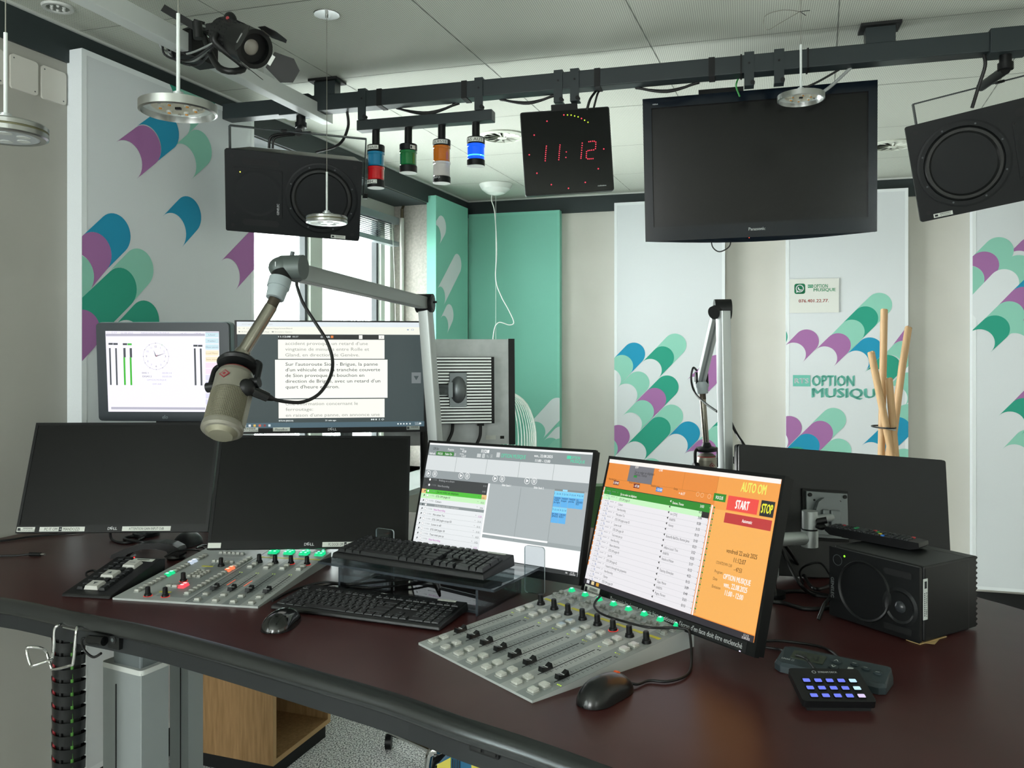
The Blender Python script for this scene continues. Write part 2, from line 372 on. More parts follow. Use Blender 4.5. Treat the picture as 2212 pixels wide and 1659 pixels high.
# raised venetian blind in the window
bx0 = mx1+.1; bx1 = jx-.07
r = thing('venetian_blind', 'raised grey metal blind bunched at the top of the window beside the turquoise panel', 'blind', WL @ Matrix.Translation(((bx0+bx1)/2, REC-.09, soff-.10)))
MB().box((0, 0, -.02), (bx1-bx0, .05, .045), mat('blind_metal', '#8e979a', .4, .5)).build('head_rail', r)
mb = MB()
for k in range(9): mb.box((0, 0, -.055-.012*k), (bx1-bx0-.02, .045, .002), MATS['blind_metal'], M=Matrix.Rotation(.45, 4, 'X'))
mb.build('slats', r); MB().box((0, 0, -.175), (bx1-bx0, .05, .03), MATS['blind_metal']).build('bottom_rail', r)
MB().tube([(.28, -.03, -.05), (.30, -.04, -.5), (.31, -.04, -1.0)], .002, WCABLE).build('pull_cord', r)
# pipe on the window reveal
a = WL @ Vector((jx-.02, .20, 0)); Tp = pw(WL, 859, 600, -.17)
mb = MB().cyl((0, 0, sill), (0, 0, soff-.09), .014, mat('painted_pipe', '#c4c6c0', .4)).cyl((0, 0, soff-.09), (0, 0, soff-.03), .011, mat('old_brass', '#6b6450', .5, .6)).cyl((0, 0, soff-.03), (.02, 0, soff-.004), .009, MATS['old_brass'])
tag(mb.build('heating_pipe'), 'thin vertical painted pipe with a brass fitting on the window reveal', 'pipe', M=WL @ Matrix.Translation((jx-.022, .19, 0)))
mb = MB()
# access plates on the left wall
for k, (q, lab) in enumerate((([(19, 125), (79, 199)], 'blank square cover plate on the left wall, the higher middle one of three'), ([(86, 149), (140, 221)], 'blank square cover plate on the left wall, nearest the tall white panel'), ([(-52, 100), (5, 176)], 'blank square cover plate cut by the left edge of the view'))):
    (xa, ya), (xb, yb) = q; s0, z0 = pw(WL, xa, (ya+yb)/2); s1_, _ = pw(WL, xb, (ya+yb)/2); h = .112; zc = pw(WL, (xa+xb)/2, (ya+yb)/2)[1]
    m = MB().rbox((0, -.004, 0), (s1_-s0, .008, h), .012, WALL, axis='y')
    for sx_, sz_ in ((-1, 1), (1, -1)): m.cyl((sx_*((s1_-s0)/2-.012), -.0085, sz_*(h/2-.012)), (sx_*((s1_-s0)/2-.012), -.007, sz_*(h/2-.012)), .0025, GASK, seg=10)
    tag(m.build('cover_plate'), lab, 'cover plate', 'cover plates on the left wall', M=WL @ Matrix.Translation(((s0+s1_)/2, 0, zc)))

# ================================================================ printed acoustic panels
def clip(P, x0, x1, z0, z1):
    for ax, lim, sg in ((0, x0, 1), (0, x1, -1), (1, z0, 1), (1, z1, -1)):
        Q = []
        for i in range(len(P)):
            a, b_ = P[i-1], P[i]; ia = (a[ax]-lim)*sg >= 0; ib = (b_[ax]-lim)*sg >= 0
            if ia != ib:
                t = (lim-a[ax])/(b_[ax]-a[ax]); Q.append((a[0]+(b_[0]-a[0])*t, a[1]+(b_[1]-a[1])*t))
            if ib: Q.append(b_)
        P = Q
        if not P: return P
    return P
def scallop(h, t, r, n=18):
    a = math.atan2(h[1]-t[1], h[0]-t[0])
    P = [(h[0]+r*math.cos(a+PI/2-PI*i/n), h[1]+r*math.sin(a+PI/2-PI*i/n)) for i in range(n+1)]
    return P+[(t[0]+r*math.cos(a-PI/2+PI*i/n), t[1]+r*math.sin(a-PI/2+PI*i/n)) for i in range(n+1)]
def panel(label, M, xl, xr, zt, zb, cloth, shapes, cr, r, th=.07, extra=None, rim=True):
    x0 = pw(M, xl, 700, th)[0]; x1 = pw(M, xr, 700, th)[0]
    m = MB(); m.box(((x0+x1)/2, -th/2, (zt+zb)/2), (x1-x0, th-.002, zt-zb), cloth)
    if rim:
        e = .02; y = -th-.0001; rm = PEDGE if cloth is PANEL else mat('turquoise_rim', '#86cdba', .85)
        for a in ((x0, zb, x0+e, zt), (x1-e, zb, x1, zt), (x0+e, zt-e, x1-e, zt), (x0+e, zb, x1-e, zb+e)): m.rect(*a, y, rm)
    k = 0; ox, oy, s_ = cr
    for c_, hx, hy, tx, ty in shapes:
        h = pw(M, ox+hx/s_, oy+hy/s_, th); t = pw(M, ox+tx/s_, oy+ty/s_, th); k += 1
        P = clip(scallop(h, t, r), x0, x1, zb, zt)
        P = [p for i, p in enumerate(P) if (Vector(p)-Vector(P[i-1])).length > 1e-5]
        if len(P) > 2: m.add([(p[0], -th-.0002-.00004*k, p[1]) for p in P], [tuple(range(len(P)))], PC[c_])
    if extra: extra(m, th)
    o_ = m.build('acoustic_panel'); xm = (x0+x1)/2
    o_.data.transform(Matrix.Translation((-xm, 0, -zb)))
    tag(o_, label, 'acoustic panel', 'printed acoustic panels on the walls', M=M @ Matrix.Translation((xm, 0, zb)))
    return o_
ptop = ceil_z-.078; pbot = .15
panel('wide white acoustic panel with large blue, purple and green scales on the left wall', WL, 177, 549, ptop, pbot, PANEL, [
    ('pu', 2050, 700, 1725, 1050), ('bl', 1300, 410, 1135, 590),
    ('lt', 775, 975, 585, 1180), ('bl', 522, 612, 312, 815), ('pu', 312, 815, 118, 1040), ('lt', 118, 1045, -100, 1330),
    ('gr', 838, 1520, 650, 1730), ('gr', 590, 1182, 60, 1700), ('pu', 190, 1635, -60, 1900),
    ('gr', 2140-1000, -1000, 1000, -860), ('gr', 1455, -850, 1350, -760), ('lt', 1350, -760, 1180, -600), ('lt', 1415, -290, 1245, -140), ('bl', 1055, -480, 860, -330), ('pu', 855, -320, 650, -160)], (140, 380, 4.878), .0745)
panel('narrow turquoise acoustic panel with white scales beside the window', WL, 942, 1011, ptop-.0, pbot, TURQ, [
    ('wh', 268, 197, 235, 255), ('wh', 365, 430, 262, 635), ('wh', 315, 742, 282, 815)], (860, 420, 2.86), .072, rim=False)
panel('plain turquoise acoustic panel in the corner behind the white wire lamp', WB, 1012, 1209, ptop-.03, pbot, TURQ, [
    ('wh', 985, 1318, 850, 1465), ('wh', 1010, 1495, 945, 1565), ('lt', 1000, 1570, 880, 1700)], (860, 420, 2.86), .072)
panel('white acoustic panel with a dense cluster of scales behind the far microphone', WB, 1327, 1566, ptop, pbot, PANEL, [
    ('lt', 817, 338, 681, 480), ('gr', 680, 480, 543, 620), ('bl', 358, 437, 225, 575), ('lt', 407, 760, 272, 896), ('lt', 225, 575, 90, 728),
    ('gr', 730, 806, 592, 945), ('pu', 592, 945, 457, 1082), ('lt', 457, 1082, 323, 1220), ('lt', 780, 1132, 643, 1270),
    ('gr', 643, 1270, 372, 1543), ('pu', 187, 1358, 55, 1495), ('lt', 55, 1495, -80, 1630), ('gr', 1450, 1230, 1310, 1370), ('lt', 1310, 1370, 1155, 1518),
    ('pu', 1155, 1518, 1020, 1650), ('bl', 968, 1322, 832, 1460), ('pu', 1290, 578, 1047, 820), ('lt', 560, 1733, 420, 1870)], (1300, 680, 5.183), .0785)
def logo(m, th):
    TQ = mat('print_turquoise', '#6fbfae', .85); f = lambda x, y: pw(WB, 1690+x/3.95, 580+y/3.95, th); y = -th-.0012
    a = f(90, 1005); b_ = f(238, 910); m.rect(a[0], a[1], b_[0], b_[1], y, TQ)
    m.text('RTS', (a[0]+b_[0])/2, (a[1]+b_[1])/2, .033, PC['wh'], y-.0003, w_=(b_[0]-a[0])*.8, align='c', bold=.03)
    a = f(255, 957); b_ = f(612, 957); m.text('OPTION', a[0], (a[1]+b_[1])/2, .068, TQ, y, w_=b_[0]-a[0], bold=.05)
    a = f(255, 1062); b_ = f(870, 1062); m.text('MUSIQUE', a[0], (a[1]+b_[1])/2, .060, TQ, y, w_=b_[0]-a[0], bold=.045)
panel('white acoustic panel carrying the turquoise station logo', WB, 1698, 1962, ptop, pbot, PANEL, [
    ('lt', 825, 310, 705, 425), ('gr', 707, 425, 590, 540), ('lt', 592, 538, 477, 655), ('pu', 475, 653, 360, 765), ('pu', 205, 620, 95, 732),
    ('bl', 745, 690, 628, 803), ('pu', 1150, 560, 1030, 720), ('lt', 1030, 722, 915, 840), ('lt', 1075, 990, 955, 1105), ('gr', 900, 840, 785, 955), ('gr', -60, 582, -170, 690),
    ('lt', 435, 1290, 320, 1400), ('pu', 325, 1400, 212, 1510), ('bl', 212, 1510, 90, 1630), ('pu', 60, 1358, -55, 1475), ('lt', 480, 1552, 360, 1665),
    ('lt', 1075, 1260, 985, 1370), ('bl', 985, 1370, 758, 1583), ('lt', 1040, 1640, 920, 1750), ('gr', 120, 1620, 0, 1735)], (1690, 580, 3.95), .0775, extra=logo)
panel('white acoustic panel with scales at the right edge of the view, under the hung loudspeaker', WB, 2101, 2330, ptop, pbot, PANEL, [
    ('pu', 520, 210, 415, 315), ('lt', 265, 213, 157, 320), ('lt', 415, 347, 305, 452), ('pu', 157, 320, 48, 425), ('lt', 48, 427, -60, 530),
    ('wh', 305, 452, 0, 770), ('bl', 560, 480, 450, 585), ('pu', 450, 585, 345, 692), ('lt', 490, 830, 385, 930), ('lt', 345, 692, 237, 797), ('gr', 237, 797, 125, 900),
    ('pu', 560, 1310, 455, 1415), ('lt', 490, 1650, 385, 1760), ('gr', 455, 1415, 352, 1515)], (2080, 480, 3.456), .0845)
# number notice taped on the logo panel
f = lambda x, y: pw(WB, 1690+x/3.95, 580+y/3.95, .075)
a = f(60, 380); b_ = f(483, 82); m = MB(); W_, H_ = b_[0]-a[0], b_[1]-a[1]
m.box((0, 0, 0), (W_, .0016, H_), mat('notice_paper', '#dde0da', .6)); g = mat('notice_green', '#2a9466', .6); y = -.0012
u = lambda x, y_: ((x-271)/423*W_, (231-y_)/298*H_)
x_, z_ = u(149, 168); m.prism(rrect(.068, .068, .014), 0, 0, g, M=Matrix.Translation((x_, y, z_)), axis='y')
m.ring(x_, z_+.002, .025, .005, y-.0004, PC['wh']); m.add([(x_-.022, y-.0004, z_-.026), (x_-.010, y-.0004, z_-.021), (x_-.021, y-.0004, z_-.010)], [(0, 1, 2)], PC['wh'])
m.add([(x_-.012, y-.0004, z_+.010), (x_-.006, y-.0004, z_+.012), (x_-.004, y-.0004, z_), (x_+.004, y-.0004, z_-.006), (x_+.014, y-.0004, z_-.004), (x_+.011, y-.0004, z_-.012), (x_-.002, y-.0004, z_-.012), (x_-.012, y-.0004, z_-.002)], [tuple(range(8))], PC['wh'])
xa, za = u(218, 162); xb, zb = u(263, 133); m.rect(xa, za, xb, zb, y, g); m.text('RTS', (xa+xb)/2, (za+zb)/2, .012, PC['wh'], y-.0004, w_=.026, align='c')
xa, za = u(270, 147); m.text('OPTION', xa, za, .024, g, y, w_=.085, bold=.02)
xa, za = u(268, 180); m.text('MUSIQUE', xa, za, .021, g, y, w_=.135, bold=.02)
xa, za = u(268, 275); m.text('076.401.22.77.', xa, za, .021, mat('notice_red', '#a03a2c', .7), y, w_=.185, align='c', bold=.02)
tag(m.build('notice'), 'small paper notice with a telephone number taped to the logo panel', 'notice', M=WB @ Matrix.Translation(((a[0]+b_[0])/2, -.0765, (a[1]+b_[1])/2)))

# ================================================================ ceiling fittings
def swirl(x, y, lab, r=.0):
    p = pz(x, y, ceil_z); R = .125; m = MB(); wm = mat('vent_white', '#cfd4c8', .5)
    m.lathe([(R, -.001), (R, -.006), (R*.8, -.010), (R*.76, -.002)], wm); m.lathe([(0, -.0012), (R*.78, -.0012)], mat('vent_dark', '#3a3d38', .8))
    for k in range(12):
        a = 2*PI*k/12; c_, s_ = math.cos(a), math.sin(a); c2, s2_ = math.cos(a+.42), math.sin(a+.42)
        m.add([(R*.2*c_, R*.2*s_, -.004), (R*.78*c_, R*.78*s_, -.004), (R*.78*c2, R*.78*s2_, -.012), (R*.2*c2, R*.2*s2_, -.012)], [(0, 1, 2, 3)], wm)
    m.lathe([(0, -.014), (R*.2, -.012), (R*.2, -.002)], wm)
    tag(m.build('ceiling_vent'), lab, 'ceiling vent', 'round swirl air vents', M=Matrix.Translation(p) @ Matrix.Rotation(r, 4, 'Z'))
swirl(1085, 294, 'round swirl air vent in the ceiling between the signal lamps and the clock')
swirl(1928, 313, 'round swirl air vent in the ceiling between the television and the right loudspeaker', .3)
p = pz(125, 14, ceil_z); m = MB().lathe([(.05, -.001), (.047, -.008), (.036, -.008), (.034, 0)], LTPL)
m.lathe([(0, -.004), (.034, -.004)], mat('spot_lens', '#8d928c', .2))
for k in range(6): m.ball((.02*math.cos(k*PI/3), .02*math.sin(k*PI/3), -.005), .006, LTPL, seg=8)
tag(m.build('ceiling_spotlight'), 'small round recessed spotlight in the ceiling by the left wall', 'spotlight', M=Matrix.Translation(p))
# ================================================================ black ceiling rail and what hangs on it
rL = at(486.5, 247, 3.564/1.9*1.9); RT = EYE+1.074*1.14/1.14                # top of the rail
s_ = 1.14/1.14
ra = Vector((-1.242, 3.546, 0)); rb = Vector((1.90, 2.672, 0)); rd = (rb-ra).normalized()
RZ = EYE+1.040; RH = .065
RAIL = frame(Vector((ra.x, ra.y, RZ)), rd); Lr = (rb-ra).length
def rx(x, z=None):                                            # position along the rail of a picture column
    return pw(RAIL, x, 400, 0)[0]
root = thing('ceiling_rail', 'long dark steel rail hung under the ceiling carrying screens and loudspeakers', 'rail', RAIL)
m = MB().box((Lr/2, 0, 0), (Lr, RH, RH), RAILM); m.build('beam', root, bevel=.003)
for x in (707, 1900):
    m = MB(); X = rx(x); m.box((X, 0, (RH/2+ceil_z-RZ)/2), (.095, .05, ceil_z-RZ-RH/2), RAILM).box((X, 0, ceil_z-RZ-.006), (.13, .09, .01), BLACKM); m.build('ceiling_bracket', root)
for x in (826, 1008, 1293, 1538): MB().box((rx(x), 0, 0), (.022, RH+.004, RH+.004), BLACKM).build('cable_strap', root)
for x in (1601, 1744): MB().box((rx(x), 0, 0), (.006, RH+.005, RH+.005), BLACKM).build('cable_tie', root)
for x in (645, 2175): MB().box((rx(x), 0, 0), (.12 if x > 1000 else .14, RH+.02, RH+.016), RAILM).build('clamp', root, bevel=.003)
class RC:
    def tube(s, *a, **k): MB().tube(*a, **k).build('cable', root)
m = RC()
for a, b_, dz, y in ((850, 985, .035, .03), (1075, 1200, .02, .03), (1370, 1510, .02, .03)):
    m.tube([(rx(a), y, -.03), (rx((a+b_)/2), y, -.045-dz*.6), (rx(b_), y, -.03)], .005, CABLE); m.tube([(rx(a), y+.012, -.03), (rx((a+b_)/2), y+.012, -.04-dz*.4), (rx(b_), y+.012, -.03)], .004, CABLE)
m.tube([(rx(745), .02, -.03), (rx(742), .04, -.09), (rx(715), .07, -.15), (rx(660), .09, -.17)], .006, CABLE)
m.tube([(rx(1285), .03, -.03), (rx(1275), .0, -.07), (rx(1268), .0, -.11)], .005, CABLE); m.tube([(rx(1293), .03, -.03), (rx(1288), .02, -.05), (rx(1279), .02, -.11)], .004, CABLE)
m.tube([(rx(1815), .03, -.03), (rx(1760), .04, -.07), (rx(1700), .04, -.10)], .004, CABLE); m.tube([(rx(1840), .02, -.03), (rx(1800), .04, -.08), (rx(1770), .05, -.11)], .006, mat('grey_cable', '#8d9290', .5))
m.tube([(rx(2125), .0, -.03), (rx(2128), .0, -.07), (rx(2118), .02, -.13), (rx(2105), .03, -.2)], .006, CABLE)
m.tube([(rx(1595), .03, -.03), (rx(1590), .02, -.06), (rx(1598), .02, -.10)], .003, mat('green_cable', '#2f8a3e', .5))


def hook(par, X, z1, lean=.02):
    m = MB(); y = -RH/2-.003; h = .034
    m.box((X, y, (RH/2+.004+z1)/2), (h, .005, RH/2+.004-z1), RAILM).box((X, 0, RH/2+.005), (h, RH+.012, .005), RAILM).box((X, y+.02, z1+.002), (h, .04, .005), RAILM)
    m.cyl((X, y-.002, .0), (X, y-.004, .0), .004, BLACKM, seg=10).cyl((X+.012, y+.012, z1+.010), (X+.012, y-.006, z1+.010), .008, BLACKM, seg=12)
    return m.build('hook', par, world=False)
# lamp bar
bt = EYE+.957; bh = .042; bar = thing('signal_lamp_bar', 'short dark steel bar on two hooks under the rail, holding four signal lamps', 'bar', RAIL)
xa, xb = rx(776), rx(1066); zc = bt-bh/2-RZ
MB().box(((xa+xb)/2, 0, zc), (xb-xa, .05, bh), RAILM).build('bar', bar, bevel=.002)
hook(bar, rx(790), zc+bh/2-.002); hook(bar, rx(1040), zc+bh/2-.002)
LB = {'blue': mat('lens_blue', '#0f6f96', .12, coat=1), 'red': mat('lens_red', '#b81a20', .12, coat=1), 'green': mat('lens_green', '#0f6a34', .12, coat=1), 'amber': mat('lens_amber', '#b8640f', .12, coat=1),
      'clear': mat('lens_clear', '#b9b6b2', .15, coat=1), 'lit': mat('lens_lit_blue', '#0b4fe0', .2, emit=1.6)}
def lamp(cx, stem, bands, label, txt):
    X = rx(760+cx/3.687); Y = (RAIL @ Vector((X, 0, 0))).y; k = Y/F/3.687; z = lambda c_: EYE-(150+c_/3.687-HY)/F*Y
    r = .0355; base = z(bands[-1][1]); rt = thing('signal_lamp', label, 'signal lamp', RAIL @ Matrix.Translation((X, 0, base-RZ)), 'signal lamps on the bar')
    MB().cyl((0, 0, z(bands[0][0])-base-.004), (0, 0, zc-bh/2-(base-RZ)), .0155, BLACK).build('stem', rt)
    for a, b_, kd in bands:
        za, zb = z(a)-base, z(b_)-base
        if kd in LB:
            m = MB().lathe([(r*.86, za), (r, za-.002), (r, za-.010), (r*.94, za-.012), (r*.94, zb+.004), (r*.86, zb)], LB[kd])
            if kd == 'lit': m.cyl((-r*.8, -r*.55, zb+.014), (r*.8, -r*.55, zb+.014), .002, glow('#8fe0ff', 6), seg=8); m.lathe([(r*.945, zb+.012), (r*.945, zb+.017)], glow('#3fb4ff', 2.5))
            m.build('lens', rt)
        else: MB().lathe([(0, za), (r*.96, za), (r, za-.002), (r, zb+.002), (r*.96, zb), (0, zb)], BLACK, mats=[BLACK]*4+[LTPL if b_ == bands[-1][1] else BLACK]).build('cap' if b_ == bands[-1][1] else 'collar', rt)
    for s, c_, h, wf, a0, neg in txt:                       # lettering wrapped round the collar
        m = MB(); zt = z(c_)-base; n = 14; a1 = wf; V = []
        for i in range(n+1):
            a = -PI/2+a0+(i/n-.5)*2*a1
            V += [((r+.0006)*math.cos(a), (r+.0006)*math.sin(a), zt-h*.72), ((r+.0006)*math.cos(a), (r+.0006)*math.sin(a), zt+h*.72)]
        if not neg: m.add(V, [(2*i, 2*i+2, 2*i+3, 2*i+1) for i in range(n)], LABEL, True)
        b0 = MB().text(s, 0, 0, h, PRINTW if neg else INK, 0, align='c', w_=2*a1*r*.92)
        m.add([((r+.001)*math.sin(a0+x/r), -(r+.001)*math.cos(a0+x/r), zt+z_) for x, _, z_ in b0.v], b0.f, PRINTW if neg else INK)
        m.build('label', rt)
    return rt
lamp(192, 0, [(608, 660, 'k'), (660, 775, 'blue'), (778, 885, 'red'), (885, 945, 'k')], 'signal lamp with a blue and a red lens marked ONAIR and MIC', [('ONAIR', 634, .011, .85, -.15, 0), ('MIC', 905, .011, .8, -.25, 0)])
lamp(450, 0, [(600, 650, 'k'), (650, 770, 'green'), (770, 825, 'k')], 'signal lamp with a single green lens', [('F', 632, .011, .35, .95, 0)])
lamp(716, 0, [(565, 612, 'k'), (612, 738, 'amber'), (738, 858, 'clear'), (858, 908, 'k')], 'signal lamp with an amber lens over a clear lens marked INFO', [('ASUISSE', 590, .011, 1.15, -.1, 0), ('INFO', 872, .008, .45, -.25, 1)])
lamp(988, 0, [(545, 598, 'k'), (598, 722, 'lit'), (722, 772, 'k')], 'signal lamp glowing bright blue at the right end of the bar', [('GAS AUT', 572, .012, 1.25, 0, 0)])

# clock
ck = thing('wall_clock', 'square black digital studio clock showing 11:12 in red dots', 'clock', pose(.2107, 3.1264, 2.3933, -.37, 3.09, -3.85)); W_, H_ = .34, .317
m = MB().rbox((0, .02, 0), (W_, .036, H_), .008, BLACK, axis='y'); m.build('housing', ck)
MB().prism(rrect(W_-.008, H_-.008, .006), .0006, .0016, mat('clock_glass', '#0a0c0d', .08, spec=.35), axis='y').build('face', ck)
hq = homog([(1338, 345), (2050, 292), (2090, 965), (1385, 1008)], W_, H_); m = MB(); RED = glow('#ff3a52', 1.4); YEL = glow('#c8e02a', 1.2)
dots = [(1548, 612), (1546, 628), (1545, 645), (1543, 661), (1542, 677), (1541, 694), (1540, 711), (1539, 728), (1656, 603), (1654, 619), (1653, 635), (1651, 652), (1650, 669), (1649, 686), (1648, 703), (1646, 720), (1706, 658), (1703, 702),
        (1833, 588), (1832, 607), (1830, 626), (1829, 645), (1827, 664), (1826, 680), (1824, 695), (1823, 709), (1886, 577), (1900, 575), (1916, 573), (1930, 573), (1942, 580), (1942, 597), (1941, 615), (1939, 632), (1925, 642), (1909, 644), (1894, 646), (1880, 648), (1868, 657), (1867, 673), (1866, 689), (1866, 704), (1877, 714), (1890, 714), (1904, 713), (1919, 712)]
dots2 = [(1686, 363), (1552, 413), (1451, 524), (1413, 680), (1474, 826), (1588, 917), (1724, 947), (1858, 901), (1962, 793), (2006, 635), (1827, 391)]
def led(r_, mt): return lambda: MB().disc(0, 0, r_, -.0002, mt, seg=10)
LEDS = {}
def put_led(k, q, f):
    if k not in LEDS: LEDS[k] = f().build('led', ck); LEDS[k].matrix_basis = Matrix.Translation((q[0], 0, q[1]))
    else: dup(LEDS[k], ck, Matrix.Translation((q[0], 0, q[1])))
for d in dots: put_led('a', hq(*d), led(.0023, RED))
for d in dots2: put_led('b', hq(*d), led(.0027, RED))
for d in ((1715, 363), (1744, 364), (1772, 371), (1800, 378), (1852, 405), (1879, 421)): put_led('c', hq(*d), led(.0027, YEL))
x_, z_ = hq(1992, 926); m.text('mobatime', x_, z_, .0055, PRINTW, -.0002, w_=.032, align='c', bold=.02)
m.build('maker_name', ck)
m = MB(pose(.2107, 3.1264, 2.3933, -.37, 3.09, -3.85)); m.box((.0, .012, H_/2+.010), (.10, .02, .022), BLACKM); m.build('mounting_bracket', ck, world=True)
for x in (1210, 1245):
    X = rx(x); o = hook(ck, X, -.082); o.matrix_parent_inverse = ROOT[ck.name].inverted() @ RAIL

# television
TVM = pose(.9442, 3.1582, 2.3520, -12.55, 5.43, -.88); tv = thing('television', 'large switched-off flat television with glossy dark blue frame under the rail', 'television', TVM); W_, H_ = .86, .556
m = MB(); NB = mat('gloss_midnight_blue', '#0a141e', .16, spec=.35); hq = homog([(117, 548), (1405, 440), (1405, 1275), (145, 1320)], W_, H_)
xa, za = hq(165, 598); xb, zb = hq(1356, 1195)
P = [(-W_/2, H_/2), (-W_/2, -H_/2+.01)]+[(-W_/2+W_*i/12, -H_/2+.012-.022*math.sin(PI*i/12)) for i in range(13)]+[(W_/2, -H_/2+.01), (W_/2, H_/2)]
P = P[::-1]
m.add([(x, -.012, z) for x, z in ((xa, za), (xb, za), (xb, zb), (xa, zb))]+[(x, -.012, z) for x, z in ((-W_/2, H_/2), (W_/2, H_/2), (W_/2, -H_/2), (-W_/2, -H_/2))], [(0, 4, 5, 1)[::-1], (1, 5, 6, 2)[::-1], (2, 6, 7, 3)[::-1], (3, 7, 4, 0)[::-1]], NB)
m.add([(-W_/2+W_*i/12, -.012, -H_/2) for i in range(13)]+[(-W_/2+W_*i/12, -.004, -H_/2-.018*math.sin(PI*i/12)) for i in range(13)], [(i, i+13, i+14, i+1) for i in range(12)], NB)
for a, b_ in (((-W_/2, H_/2), (W_/2, H_/2)), ((W_/2, H_/2), (W_/2, -H_/2)), ((-W_/2, -H_/2), (-W_/2, H_/2))):
    m.add([(a[0], -.012, a[1]), (b_[0], -.012, b_[1]), (b_[0], .04, b_[1]), (a[0], .04, a[1])], [(3, 2, 1, 0)], NB)
for a, b_ in (((xa, za), (xb, za)), ((xb, za), (xb, zb)), ((xb, zb), (xa, zb)), ((xa, zb), (xa, za))):
    m.add([(a[0], -.012, a[1]), (b_[0], -.012, b_[1]), (b_[0], .004, b_[1]), (a[0], .004, a[1])], [(0, 1, 2, 3)], BLACKG)
x_, z_ = hq(746, 1254); m.text('Panasonic', x_, z_, .012, PRINTW, -.0125, w_=.062, align='c', bold=.02)
x_, z_ = hq(186, 577); m.text('VIERA', x_, z_, .005, PRINTW, -.0125, w_=.022, align='c')
m.build('frame', tv); x_, z_ = hq(704, 1304)
MB().disc(x_, -H_/2-.002, .0016, -.0125, glow('#ff5030', 3), seg=10).build('standby_light', tv)
MB().rect(xa, zb, xb, za, .003, mat('tv_glass', '#060708', .2, spec=.3)).build('screen', tv)
m = MB().box((0, .045, 0), (W_-.02, .04, H_-.02), BLACK).box((0, .085, 0), (W_*.6, .05, H_*.6), BLACK); m.build('back_shell', tv, bevel=.006)
m = MB().box((-.16+.03, .05, H_/2+.012), (.17, .03, .03), BLACKM); m.build('mounting_bracket', tv)
for x in (1618, 1682): o = hook(tv, rx(x), -.080); o.matrix_parent_inverse = TVM.inverted() @ RAIL
a = hq(500, 1330); b_ = hq(607, 1330); MB().tube([(a[0], .03, -H_/2+.01), (a[0]+.005, .03, -H_/2-.03), ((a[0]+b_[0])/2-.005, .03, -H_/2-.05), (b_[0]-.005, .03, -H_/2-.03), (b_[0], .03, -H_/2+.01)], .0025, CABLE).build('cable_loop', tv)

